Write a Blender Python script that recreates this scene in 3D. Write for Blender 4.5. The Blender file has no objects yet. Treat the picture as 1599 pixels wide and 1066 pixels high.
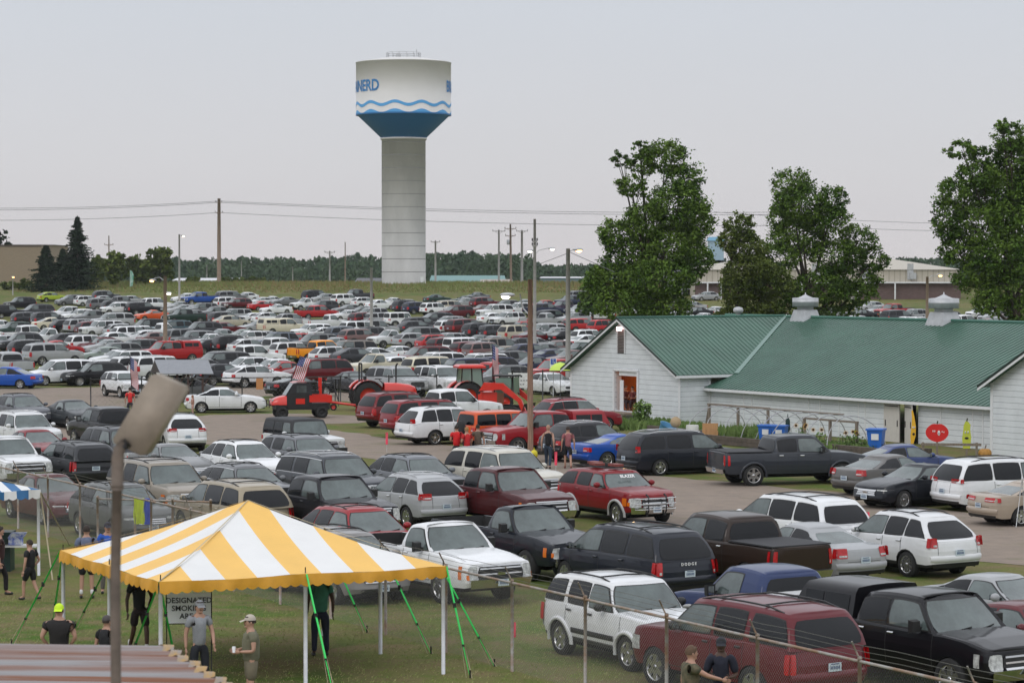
import bpy, bmesh, math, random
from mathutils import Vector, Matrix, Euler
random.seed(7)
R = math.radians
C = bpy.context.scene.collection
S = bpy.context.scene
# ------------------------------------------------------------------ camera, sky, light, exposure
FPX = 4100.0; CAMZ = 8.3; PITCH = math.atan(115/FPX)
cam = bpy.data.cameras.new('camera'); camo = bpy.data.objects.new('camera', cam); C.objects.link(camo)
camo.location = (0, 0, CAMZ); camo.rotation_euler = (math.pi/2-PITCH, 0, 0)
cam.sensor_width = 36; cam.lens = FPX/1599*36; cam.clip_start = .5; cam.clip_end = 6000
cam.dof.use_dof = True; cam.dof.focus_distance = 95; cam.dof.aperture_fstop = 4.5
S.camera = camo
S.view_settings.view_transform = 'Standard'; S.view_settings.look = 'None'
S.view_settings.gamma = 1; S.view_settings.exposure = 0.0
SUN_EL, SUN_AZ = 38, -35       # overcast: a broad, weak sun from behind the camera's left shoulder
w = bpy.data.worlds.new('World'); S.world = w; w.use_nodes = True
nt = w.node_tree; nt.nodes.clear()
def wn(t, **k):
    n = nt.nodes.new(t)
    for a, b in k.items(): setattr(n, a, b)
    return n
out = wn('ShaderNodeOutputWorld'); bg = wn('ShaderNodeBackground'); sky = wn('ShaderNodeTexSky', sky_type='NISHITA')
sky.sun_disc = False; sky.sun_elevation = R(SUN_EL); sky.sun_rotation = R(SUN_AZ+180); sky.air_density = 1.0; sky.dust_density = 4; sky.ozone_density = 1
hs = wn('ShaderNodeHueSaturation'); hs.inputs['Saturation'].default_value = .12
geo = wn('ShaderNodeTexCoord'); sep = wn('ShaderNodeSeparateXYZ'); rmp = wn('ShaderNodeValToRGB')
rmp.color_ramp.elements[0].position = 0.0; rmp.color_ramp.elements[0].color = (.745, .70, .705, 1)
rmp.color_ramp.elements[1].position = .9; rmp.color_ramp.elements[1].color = (1.18, 1.22, 1.30, 1)
for p, c in ((.04, (.715, .71, .73, 1)), (.105, (.655, .695, .755, 1)), (.28, (.86, .90, .97, 1)), (.55, (1.06, 1.10, 1.18, 1))):
    e = rmp.color_ramp.elements.new(p); e.color = c
nz = wn('ShaderNodeTexNoise'); nz.inputs['Scale'].default_value = 2.2; nz.inputs['Detail'].default_value = 4
mp = wn('ShaderNodeMapping'); mp.inputs['Scale'].default_value = (1, 1, 5)
mul = wn('ShaderNodeMix', data_type='RGBA', blend_type='MULTIPLY'); mul.inputs[0].default_value = 1
cl = wn('ShaderNodeMapRange'); cl.inputs[3].default_value = .95; cl.inputs[4].default_value = 1.04
mx = wn('ShaderNodeMix', data_type='RGBA'); mx.inputs[0].default_value = .93
sc10 = wn('ShaderNodeMix', data_type='RGBA', blend_type='MULTIPLY'); sc10.inputs[0].default_value = 1; sc10.inputs[7].default_value = (10, 10, 10, 1)
L_ = nt.links.new
L_(sky.outputs[0], hs.inputs['Color']); L_(geo.outputs['Generated'], sep.inputs[0]); L_(sep.outputs[2], rmp.inputs[0])
L_(geo.outputs['Generated'], mp.inputs[0]); L_(mp.outputs[0], nz.inputs[0]); L_(nz.outputs[0], cl.inputs[0])
L_(rmp.outputs[0], mul.inputs[6]); L_(cl.outputs[0], mul.inputs[7]); L_(mul.outputs[2], sc10.inputs[6])
L_(hs.outputs[0], mx.inputs[6]); L_(sc10.outputs[2], mx.inputs[7])   # sky overlaid by an even cloud deck
L_(mx.outputs[2], bg.inputs[0]); bg.inputs[1].default_value = .1; L_(bg.outputs[0], out.inputs[0])
sl = bpy.data.lights.new('sun', 'SUN'); sl.energy = .7; sl.angle = R(25); sl.color = (1, .95, .9)
so = bpy.data.objects.new('sun', sl); C.objects.link(so)
so.rotation_euler = Euler((R(90-SUN_EL), 0, R(SUN_AZ)), 'XYZ')

# ------------------------------------------------------------------ terrain height and pixel -> place
ZP = [(0, 0), (240, 0), (300, .8), (360, 1.7), (410, 2.6), (432, 3.3), (452, 4.4), (480, 5.45), (520, 5.5), (600, 3.4), (760, .6), (900, 0), (5000, 0)]
def zg(y):
    for (a, b), (c, d) in zip(ZP, ZP[1:]):
        if y <= c: return b + (d-b)*(y-a)/(c-a)
    return 0
def ray(px, py):
    v = Vector(((px-799.5)/FPX, 1, -(py-533)/FPX)); v.rotate(Euler((-PITCH, 0, 0))); return v / v.y
def at(px, py, h=0.0):
    """the place where a thing whose point at height h above the ground shows at photo pixel (px,py)"""
    v = ray(px, py); a, b = 15.0, 1500.0
    for _ in range(50):
        m = (a+b)/2
        if CAMZ + v.z*m - zg(m) - h > 0: a = m
        else: b = m
    return Vector((v.x*a, a, zg(a)))
def atD(px, py, D):
    v = ray(px, py); return Vector((v.x*D, D, CAMZ+v.z*D))

# ------------------------------------------------------------------ materials
MC = {}
def mat(name, col, rough=.6, metal=0, coat=0, noise=0, nscale=4, emis=0, bump=0, spec=None, objcol=False, col2=None, stretch=None):
    if name in MC: return MC[name]
    m = bpy.data.materials.new(name); m.use_nodes = True; n = m.node_tree; b = n.nodes['Principled BSDF']
    if isinstance(col, (int, float)): col = (col, col, col)
    b.inputs['Base Color'].default_value = (*col, 1); b.inputs['Roughness'].default_value = rough; b.inputs['Metallic'].default_value = metal
    if coat: b.inputs['Coat Weight'].default_value = coat; b.inputs['Coat Roughness'].default_value = .06
    if spec is not None: b.inputs['Specular IOR Level'].default_value = spec
    if emis: b.inputs['Emission Color'].default_value = (*col, 1); b.inputs['Emission Strength'].default_value = emis
    src = None
    if objcol:
        oi = n.nodes.new('ShaderNodeObjectInfo'); src = oi.outputs['Color']; n.links.new(src, b.inputs['Base Color'])
    if noise or bump or col2:
        tc = n.nodes.new('ShaderNodeTexCoord'); no = n.nodes.new('ShaderNodeTexNoise'); no.inputs['Scale'].default_value = nscale; no.inputs['Detail'].default_value = 6; no.inputs['Roughness'].default_value = .62
        if stretch:
            mpn = n.nodes.new('ShaderNodeMapping'); mpn.inputs['Scale'].default_value = stretch
            n.links.new(tc.outputs['Object'], mpn.inputs[0]); n.links.new(mpn.outputs[0], no.inputs[0])
        else: n.links.new(tc.outputs['Object'], no.inputs[0])
        if col2:
            mr = n.nodes.new('ShaderNodeMapRange'); mr.inputs[1].default_value = .38; mr.inputs[2].default_value = .62
            n.links.new(no.outputs[0], mr.inputs[0])
            mi = n.nodes.new('ShaderNodeMix'); mi.data_type = 'RGBA'; mi.inputs[6].default_value = (*col, 1); mi.inputs[7].default_value = (*col2, 1)
            n.links.new(mr.outputs[0], mi.inputs[0]); n.links.new(mi.outputs[2], b.inputs['Base Color'])
        elif noise:
            mr = n.nodes.new('ShaderNodeMapRange'); mr.inputs[1].default_value = .25; mr.inputs[2].default_value = .75; mr.inputs[3].default_value = 1-noise; mr.inputs[4].default_value = 1+noise
            n.links.new(no.outputs[0], mr.inputs[0])
            mi = n.nodes.new('ShaderNodeMix'); mi.data_type = 'RGBA'; mi.blend_type = 'MULTIPLY'; mi.inputs[0].default_value = 1; mi.inputs[6].default_value = (*col, 1)
            if src: n.links.new(src, mi.inputs[6])
            n.links.new(mr.outputs[0], mi.inputs[7]); n.links.new(mi.outputs[2], b.inputs['Base Color'])
        if bump:
            bp = n.nodes.new('ShaderNodeBump'); bp.inputs['Strength'].default_value = bump; bp.inputs['Distance'].default_value = .02
            n.links.new(no.outputs[0], bp.inputs['Height']); n.links.new(bp.outputs[0], b.inputs['Normal'])
    MC[name] = m; return m
def stripes_mat(name, c1, c2, axis, period, duty=.5, rough=.7, soft=.0, noise=.08, metal=0, offset=0.0):
    """bands across one object axis"""
    if name in MC: return MC[name]
    m = mat(name, c1, rough, metal=metal, noise=noise, nscale=1.5); n = m.node_tree; b = n.nodes['Principled BSDF']
    tc = n.nodes.new('ShaderNodeTexCoord'); sp = n.nodes.new('ShaderNodeSeparateXYZ'); n.links.new(tc.outputs['Object'], sp.inputs[0])
    ad = n.nodes.new('ShaderNodeMath'); ad.operation = 'ADD'; ad.inputs[1].default_value = 1000*period+offset; n.links.new(sp.outputs[axis], ad.inputs[0])
    dv = n.nodes.new('ShaderNodeMath'); dv.operation = 'DIVIDE'; dv.inputs[1].default_value = period; n.links.new(ad.outputs[0], dv.inputs[0])
    fr = n.nodes.new('ShaderNodeMath'); fr.operation = 'FRACT'; n.links.new(dv.outputs[0], fr.inputs[0])
    lt = n.nodes.new('ShaderNodeMath'); lt.operation = 'LESS_THAN'; lt.inputs[1].default_value = duty; n.links.new(fr.outputs[0], lt.inputs[0])
    mi = n.nodes.new('ShaderNodeMix'); mi.data_type = 'RGBA'; mi.inputs[6].default_value = (*c1, 1); mi.inputs[7].default_value = (*c2, 1); n.links.new(lt.outputs[0], mi.inputs[0])
    old = b.inputs['Base Color'].links[0].from_node if b.inputs['Base Color'].links else None
    if old: n.links.new(mi.outputs[2], old.inputs[6])
    else: n.links.new(mi.outputs[2], b.inputs['Base Color'])
    MC[name] = m; return m

# ------------------------------------------------------------------ mesh helpers
class MB:
    def __init__(s): s.v = []; s.f = []; s.m = []; s.sm = []
    def add(s, vs, fs, m=0, smooth=False):
        b = len(s.v); s.v += [tuple(v) for v in vs]; s.f += [tuple(b+i for i in f) for f in fs]; s.m += [m]*len(fs); s.sm += [smooth]*len(fs)
    def box(s, c, d, m=0, rot=None):
        x, y, z = d[0]/2, d[1]/2, d[2]/2
        vs = [Vector((i*x, j*y, k*z)) for i in (-1, 1) for j in (-1, 1) for k in (-1, 1)]
        if rot is not None: vs = [rot @ v for v in vs]
        c = Vector(c)
        s.add([v+c for v in vs], [(0, 1, 3, 2), (4, 6, 7, 5), (0, 4, 5, 1), (2, 3, 7, 6), (0, 2, 6, 4), (1, 5, 7, 3)], m)
    def tube(s, pts, r, n=6, m=0, cap=True, smooth=True):
        pts = [Vector(p) for p in pts]; rs = r if isinstance(r, (list, tuple)) else [r]*len(pts)
        vs = []; up0 = None
        for i, p in enumerate(pts):
            d = (pts[min(i+1, len(pts)-1)]-pts[max(i-1, 0)])
            d = d.normalized() if d.length > 1e-9 else Vector((0, 0, 1))
            if up0 is None: up0 = Vector((1, 0, 0)) if abs(d.z) > .9 else Vector((0, 0, 1))
            a = d.cross(up0); a = a.normalized() if a.length > 1e-6 else Vector((0, 1, 0)); b = d.cross(a)
            for k in range(n):
                t = 2*math.pi*k/n; vs.append(p+a*math.cos(t)*rs[i]+b*math.sin(t)*rs[i])
        fs = [(i*n+k, i*n+(k+1) % n, (i+1)*n+(k+1) % n, (i+1)*n+k) for i in range(len(pts)-1) for k in range(n)]
        s.add(vs, fs, m, smooth)
        if cap and n > 2:
            b = len(s.v)-len(vs)
            s.f += [tuple(b+k for k in range(n)), tuple(b+(len(pts)-1)*n+k for k in reversed(range(n)))]; s.m += [m]*2; s.sm += [False]*2
    def lathe(s, prof, n=24, m=0, ax='z', c=(0, 0, 0), smooth=True, cap=True):
        vs = []
        for r, h in prof:
            for k in range(n):
                t = 2*math.pi*k/n; a, b = r*math.cos(t), r*math.sin(t)
                vs.append({'z': (a, b, h), 'y': (a, h, b), 'x': (h, a, b)}[ax])
        vs = [Vector(v)+Vector(c) for v in vs]
        fs = [(i*n+k, i*n+(k+1) % n, (i+1)*n+(k+1) % n, (i+1)*n+k) for i in range(len(prof)-1) for k in range(n)]
        s.add(vs, fs, m, smooth)
        if cap:
            b = len(s.v)-len(vs)
            s.f += [tuple(b+k for k in range(n)), tuple(b+(len(prof)-1)*n+k for k in reversed(range(n)))]; s.m += [m]*2; s.sm += [False]*2
    def grid(s, rows, m=0, smooth=True, closed=False):
        nr, nc = len(rows), len(rows[0]); vs = [p for r in rows for p in r]
        fs = [(i*nc+j, i*nc+(j+1) % nc, (i+1)*nc+(j+1) % nc, (i+1)*nc+j) for i in range(nr-1) for j in range(nc if closed else nc-1)]
        s.add(vs, fs, m, smooth)
    def ell(s, c, r, m=0, nu=8, nv=6, rot=None):
        c = Vector(c); rr = r if isinstance(r, (tuple, list)) else (r, r, r); rows = []
        for i in range(nv+1):
            t = math.pi*i/nv; row = []
            for k in range(nu):
                a = 2*math.pi*k/nu; v = Vector((rr[0]*math.sin(t)*math.cos(a), rr[1]*math.sin(t)*math.sin(a), rr[2]*math.cos(t)))
                if rot is not None: v = rot @ v
                row.append(v+c)
            rows.append(row)
        s.grid(rows, m, True, True)
    def poly(s, pts, m=0): s.add(pts, [tuple(range(len(pts)))], m)
    def prism(s, pts, ext, m=0):
        """flat polygon pushed by vector ext"""
        n = len(pts); ext = Vector(ext); p2 = [Vector(p)+ext for p in pts]
        s.add(list(pts)+p2, [tuple(range(n))[::-1], tuple(range(n, 2*n))]+[(i, (i+1) % n, (i+1) % n+n, i+n) for i in range(n)], m)
    def mesh(s, name, mats):
        me = bpy.data.meshes.new(name); me.from_pydata(s.v, [], s.f)
        for x in (mats if isinstance(mats, (list, tuple)) else [mats]): me.materials.append(x)
        me.polygons.foreach_set('material_index', s.m); me.polygons.foreach_set('use_smooth', s.sm); me.update(); return me
    def build(s, name, mats, parent=None, loc=None):
        return obj(name, s.mesh(name, mats), parent, loc)
def fixn(me):
    bm = bmesh.new(); bm.from_mesh(me); bmesh.ops.recalc_face_normals(bm, faces=bm.faces); bm.to_mesh(me); bm.free(); return me
def obj(name, me, parent=None, loc=None):
    o = bpy.data.objects.new(name, me); C.objects.link(o)
    if parent is not None: o.parent = parent
    if loc is not None: o.location = loc
    return o
def tag(o, label=None, cat=None, group=None, kind=None):
    if label: o['label'] = label
    if cat: o['category'] = cat
    if group: o['group'] = group
    if kind: o['kind'] = kind
    return o
def empty(name, loc, rz=0, label=None, cat=None, group=None):
    o = bpy.data.objects.new(name, None); C.objects.link(o); o.location = loc; o.rotation_euler = (0, 0, rz); o.empty_display_size = .3
    return tag(o, label, cat, group)
def text_mesh(txt, size, mtl, name='lettering', ext=.004, bold=0.0, align='CENTER'):
    cu = bpy.data.curves.new(name, 'FONT'); cu.body = txt; cu.size = size; cu.extrude = ext; cu.offset = bold; cu.align_x = align; cu.align_y = 'CENTER'; cu.resolution_u = 3
    to = bpy.data.objects.new(name, cu); C.objects.link(to); dg = bpy.context.evaluated_depsgraph_get()
    me = bpy.data.meshes.new_from_object(to.evaluated_get(dg)); bpy.data.objects.remove(to); bpy.data.curves.remove(cu)
    me.materials.clear(); me.materials.append(mtl); return me
def place_text(me, name, parent, loc, right, up):
    r = Vector(right).normalized(); u = Vector(up).normalized(); n = r.cross(u)
    M = Matrix((r, u, n)).transposed().to_4x4(); M.translation = Vector(loc)
    me = me.copy(); me.transform(M); return obj(name, me, parent)
# ------------------------------------------------------------------ vehicles
COL = dict(white=(.72, .73, .74), silver=(.36, .37, .38), grey=(.15, .155, .16), darkgrey=(.038, .040, .046), black=(.006, .006, .008), navy=(.014, .02, .055), blue=(.012, .075, .36),
           red=(.42, .012, .014), maroon=(.11, .010, .014), beige=(.46, .42, .33), tan=(.25, .21, .165), green=(.02, .045, .035), lime=(.36, .46, .03), orange=(.80, .28, .008), rose=(.17, .10, .095),
           teal=(.10, .30, .38), brown=(.030, .018, .013), cream=(.62, .57, .44), burnt=(.62, .09, .02))
NICE = dict(darkgrey='charcoal', rose='faded maroon', burnt='orange', navy='dark blue', maroon='dark red', green='dark green')
paint = mat('car_paint', .5, .34, coat=.5, objcol=True, noise=.07, nscale=3, spec=.12)
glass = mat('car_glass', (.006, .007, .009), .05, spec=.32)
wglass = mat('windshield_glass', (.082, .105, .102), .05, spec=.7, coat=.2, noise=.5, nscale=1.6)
blackp = mat('black_plastic', .014, .55); under = mat('underbody', .004, .9); chrome = mat('chrome', .62, .13, metal=1)
rubber = mat('tyre_rubber', .016, .85); alloy = mat('alloy_rim', .5, .25, metal=.9); lampg = mat('lamp_glass', (.42, .43, .42), .12, coat=.6, noise=.65, nscale=11); ambl = mat('amber_lens', (.7, .16, .01), .15, coat=1)
redl = mat('red_lens', (.42, .006, .008), .25, coat=.2, noise=.35, nscale=12); plate = mat('plate', (.55, .63, .68), .4); plated = mat('plate_mark', (.06, .1, .2), .5); seam = mat('panel_seam', .004, .9)
softtop = mat('soft_top', (.035, .036, .04), .8); bedm = mat('bed_liner', .02, .8)
TY = dict(
 sedan=dict(L=4.85, W=1.84, H=1.46, wr=.33, xf=1.42, xr=-1.38, sill=.27, zt=[(-2.43, .93), (-2.2, 1.0), (-1.6, 1.01), (1.05, .97), (1.9, .86), (2.43, .72)], cowl=1.12, wt=.22, rt=-.92, rb=-1.78, yt=.56, win=[(.62, -.33), (-.40, -1.32)], slant=.14),
 coupe=dict(L=4.75, W=1.86, H=1.38, wr=.34, xf=1.40, xr=-1.34, sill=.26, zt=[(-2.38, .93), (-2.1, 1.0), (-1.6, .99), (1.0, .93), (1.9, .84), (2.38, .70)], cowl=.95, wt=.05, rt=-.75, rb=-1.85, yt=.54, win=[(.45, -.95)], slant=.13),
 cross=dict(L=4.65, W=1.87, H=1.67, wr=.35, xf=1.38, xr=-1.30, sill=.32, zt=[(-2.32, 1.02), (-1.9, 1.12), (1.1, 1.04), (1.9, .97), (2.32, .82)], cowl=1.22, wt=.42, rt=-1.62, rb=-2.20, yt=.60, win=[(.75, -.28), (-.34, -1.1), (-1.17, -1.75)], slant=.10, rails=1, clad=1),
 suv=dict(L=4.85, W=1.92, H=1.80, wr=.37, xf=1.45, xr=-1.40, sill=.38, zt=[(-2.42, 1.12), (-2.0, 1.16), (1.1, 1.13), (1.95, 1.08), (2.42, .96)], cowl=1.2, wt=.55, rt=-2.0, rb=-2.36, yt=.68, win=[(.82, -.20), (-.27, -1.05), (-1.22, -1.98)], slant=.07, rails=1, clad=1),
 bigsuv=dict(L=5.25, W=2.03, H=1.93, wr=.40, xf=1.60, xr=-1.42, sill=.42, zt=[(-2.62, 1.2), (-2.2, 1.25), (1.3, 1.22), (2.1, 1.18), (2.62, 1.06)], cowl=1.38, wt=.72, rt=-2.25, rb=-2.55, yt=.74, win=[(.98, -.12), (-.20, -1.1), (-1.28, -2.2)], slant=.05, rails=1),
 minivan=dict(L=5.15, W=1.98, H=1.76, wr=.34, xf=1.65, xr=-1.42, sill=.28, zt=[(-2.57, 1.02), (-2.2, 1.08), (1.5, 1.03), (2.1, .95), (2.57, .78)], cowl=1.72, wt=.78, rt=-2.1, rb=-2.5, yt=.70, win=[(1.12, .10), (.02, -1.05), (-1.15, -2.12)], slant=.13, rails=1),
 jeep=dict(L=4.6, W=1.86, H=1.86, wr=.41, xf=1.50, xr=-1.45, sill=.48, zt=[(-2.2, 1.16), (-1.9, 1.17), (.9, 1.15), (2.0, 1.10), (2.28, 1.06)], cowl=.80, wt=.52, rt=-2.08, rb=-2.16, yt=.76, win=[(.55, -.20), (-.27, -1.0), (-1.08, -1.98)], slant=.02, flat=1),
 crew=dict(L=5.85, W=2.02, H=1.93, wr=.42, xf=1.85, xr=-1.80, sill=.46, zt=[(-2.92, 1.28), (-.95, 1.28), (1.45, 1.25), (2.3, 1.19), (2.92, 1.07)], cowl=1.52, wt=.90, rt=-.78, rb=-.92, yt=.74, win=[(1.1, .08), (-.0, -.78)], slant=.05, bed=(-2.84, -1.02)),
 reg=dict(L=5.6, W=2.02, H=1.90, wr=.42, xf=1.80, xr=-1.72, sill=.46, zt=[(-2.8, 1.28), (-.2, 1.28), (1.35, 1.24), (2.2, 1.18), (2.8, 1.06)], cowl=1.45, wt=.82, rt=.0, rb=-.14, yt=.72, win=[(1.02, .10)], slant=.05, bed=(-2.72, -.25)),
)
def lerp(a, b, t): return a+(b-a)*t
def pw(pts, x):
    if x <= pts[0][0]: return pts[0][1]
    for (a, b), (c, d) in zip(pts, pts[1:]):
        if x <= c:
            t = (x-a)/(c-a); return b+(d-b)*t
    return pts[-1][1]
def ztop(t, x): return (pw(t['zt'], x-.12)+pw(t['zt'], x)*2+pw(t['zt'], x+.12))/4
def outline(t, n_extra):
    """half plan outline from front centre to rear centre (y>=0)"""
    L, W = t['L']/2, t['W']/2; fl = t.get('flat'); truck = 'bed' in t
    rf = .16 if (fl or truck) else .34; rr = .10 if (truck or fl) else .24; bow = .04 if (fl or truck) else .12; bowr = .02 if truck else .07
    pts = []
    for y in (0, .3, .55): pts.append((L-bow*(y/W)**2, y*W/.92*.92))
    cx, cy = L-bow*.7-rf, W*.97-rf*.8
    for k in range(6):
        a = math.pi/2*k/5; pts.append((cx+rf*math.cos(a), cy+rf*.8*math.sin(a)))
    xs = set()
    Ra = t['wr']+.065
    for xw in (t['xf'], t['xr']):
        for k in range(9): xs.add(round(xw+Ra*math.cos(math.pi*k/8), 4))
        xs.add(xw+Ra+.012); xs.add(xw-Ra-.012)
    for x in [t['cowl'], 0, .5, -.5, t['rb']]+n_extra: xs.add(x)
    if 'bed' in t: xs |= {t['bed'][0], t['bed'][0]+.02, t['bed'][1], t['bed'][1]-.02}
    lo, hi = -L+bowr+rr+.01, cx-.01
    side = sorted([x for x in xs if lo < x < hi], reverse=True); o = []
    for x in side:
        if not o or o[-1]-x > .008: o.append(x)
    for x in o:
        q = 1-.035*max(0, x/L)**3-.03*max(0, -x/L)**3; pts.append((x, W*q))
    cy = W*.97-rr*.8
    for k in range(5):
        a = math.pi/2*k/4; pts.append((lo-.01-rr*math.sin(a), cy+rr*.8*math.cos(a)))
    for y in (.55, .3, 0): pts.append((-L+bowr*(y/W)**2, y*W))
    return pts
def shell(t, x0, y0, h):
    """point of the lower body at nominal plan point (x0,y0), relative height h in 0..1"""
    L, W = t['L']/2, t['W']/2
    fy = .94+.06*math.sin(min(1, h/.5)*math.pi/2) if h < .5 else 1-.05*((h-.5)/.5)**2
    if t.get('flat'): fy = 1-.03*h
    k = max(0, (abs(x0)-(L-.55))/.55)**2
    if x0 > 0: dx = -.07*(1-min(1, h/.22)) - t['slant']*max(0, (h-.45)/.55)**1.6
    else: dx = (.07*(1-min(1, h/.25)) + (.05 if 'bed' in t else .09)*max(0, (h-.55)/.45)**1.5 * (0.3 if 'bed' in t else 1))
    if h > .18 and h < .42 and x0 > 0: dx += .03
    return x0+dx*k, y0*fy
def arch(t, x):
    Ra = t['wr']+.065
    for xw in (t['xf'], t['xr']):
        d = abs(x-xw)
        if d <= Ra: return t['wr']*.9+math.sqrt(max(0, Ra*Ra-d*d))
    return 0
def side_pt(t, x, z, off=0, sgn=1):
    W = t['W']/2; L = t['L']/2; h = max(0, min(1, (z-t['sill'])/(ztop(t, x)-t['sill'])))
    q = 1-.035*max(0, x/L)**3-.03*max(0, -x/L)**3
    return Vector((x, sgn*(shell(t, 0, W*q, h)[1]+off), z))
def end_pt(t, y, z, off=0, front=True):
    """front / rear face at lateral y; follows the corner"""
    L, W = t['L']/2, t['W']/2; pl = [p for p in t['_ol'] if (p[0] > L-.8 if front else p[0] < -L+.8)]
    if not front: pl = pl[::-1]
    a = abs(y)/W; x = None
    for (xa, ya), (xb, yb) in zip(pl, pl[1:]):
        if ya <= abs(y) <= yb: x = lerp(xa, xb, (abs(y)-ya)/max(1e-6, yb-ya)); break
    if x is None: x = pl[-1][0]
    h = max(0, min(1, (z-t['sill'])/(ztop(t, x)-t['sill'])))
    X, Y = shell(t, x, y, h); return Vector((X+(off if front else -off), Y, z))
def sheet(mb, fn, a0, a1, b0, b1, na=5, nb=3, m=0, rnd=0.0, skirt=None):
    rows = []
    for j in range(nb+1):
        row = []
        for i in range(na+1):
            a, b = 2*i/na-1, 2*j/nb-1
            if rnd: a, b = a*(1-rnd*b**4*abs(a)), b*(1-rnd*a**4*abs(b))
            u, v = (a+1)/2, (b+1)/2
            row.append(fn(a0+(a1-a0)*u, b0+(b1-b0)*v))
        rows.append(row)
    mb.grid(rows, m, True)
def cabin_rings(t):
    yb = t['W']/2*.945; yt = t['yt']; H = t['H']; levels = (0, .3, .6, .85, .95, 1.0)
    zbase = lambda x: ztop(t, x)-.03
    def xf(v): return lerp(t['cowl'], t['wt'], v**.92)
    def xr(v): return lerp(t['rb'], t['rt'], v**(1.1 if t['rt']-t['rb'] > .5 else 1.5))
    def yy(v): return lerp(yb, yt, v)+.035*math.sin(math.pi*min(v, 1))
    def zz(x, v):
        a, b = xr(1), xf(1); mid = (a+b)/2+.15; hw = max(mid-a, b-mid)
        top = H-.055-(.05 if t.get('flat') else .075)*min(1.2, abs((x-mid)/hw))**2.3*(1 if not t.get('flat') else .5)
        return lerp(zbase(x), top, v)
    return levels, xf, xr, yy, zz
def cab_side(t, x, v, off=0, sgn=1):
    lv, xf, xr, yy, zz = cabin_rings(t); return Vector((x, sgn*(yy(v)+off), zz(x, v)))
def cab_end(t, y, v, off, front=True):
    lv, xf, xr, yy, zz = cabin_rings(t); x = xf(v) if front else xr(v)
    b = .13 if front else .06
    if t.get('flat') or ('bed' in t and not front): b = .03
    x += (-b if front else b)*(abs(y)/yy(v))**2.2
    X = x+(off if front else -off); return Vector((X, y, zz(x, v)+off*.6))
def make_wheel_meshes(wr, hi, style=0):
    n = 28 if hi else 14; tw = .115 if wr < .38 else .14
    a = MB(); a.lathe([(wr*.68, -tw), (wr*.93, -tw), (wr, -tw*.7), (wr, tw*.7), (wr*.93, tw), (wr*.68, tw)], n, 0, 'y', cap=False)
    tyre = a.mesh('tyre', rubber)
    b = MB(); b.lathe([(wr*.69, tw*.2), (wr*.69, tw*.97), (wr*.63, tw*.93), (wr*.60, tw*.55)], n, 0, 'y', cap=False)
    b.lathe([(wr*.61, tw*.35), (.01, tw*.35)], n, 1, 'y', cap=False)
    b.lathe([(wr*.16, tw*.4), (wr*.15, tw*.85), (.01, tw*.87)], 10, 0, 'y', cap=False)
    ns = (5, 6, 10, 7)[style % 4]; w1, w2 = (.075, .05) if ns < 8 else (.04, .03)
    for k in range(ns):
        q = Matrix.Rotation(2*math.pi*k/ns, 3, 'Y')
        vs = [Vector((-w1*.8, tw*.84, 0.03)), Vector((w1*.8, tw*.84, .03)), Vector((w2, tw*.9, wr*.63)), Vector((-w2, tw*.9, wr*.63)), Vector((-w1, tw*.45, .03)), Vector((w1, tw*.45, .03)), Vector((w2*1.3, tw*.5, wr*.63)), Vector((-w2*1.3, tw*.5, wr*.63))]
        b.add([q @ v for v in vs], [(0, 1, 2, 3), (0, 4, 5, 1), (1, 5, 6, 2), (3, 2, 6, 7), (0, 3, 7, 4)], 0)
    rim = b.mesh('rim', [alloy, under]); return tyre, rim
WM = {}
def wheels(parent, t, hi, style):
    k = (t['wr'], hi, style)
    if k not in WM: WM[k] = make_wheel_meshes(*k)
    ty, ri = WM[k]
    for xw in (t['xf'], t['xr']):
        for s in (1, -1):
            o = obj('wheel', ty, parent, (xw, s*(t['W']/2-.135), t['wr'])) if not hi else None
            if hi:
                o = bpy.data.objects.new('wheel', ty); C.objects.link(o); o.parent = parent; o.location = (xw, s*(t['W']/2-.135), t['wr'])
            if s < 0: o.rotation_euler = (0, 0, math.pi)
            obj('rim', ri, o)
CARS = {}
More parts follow.
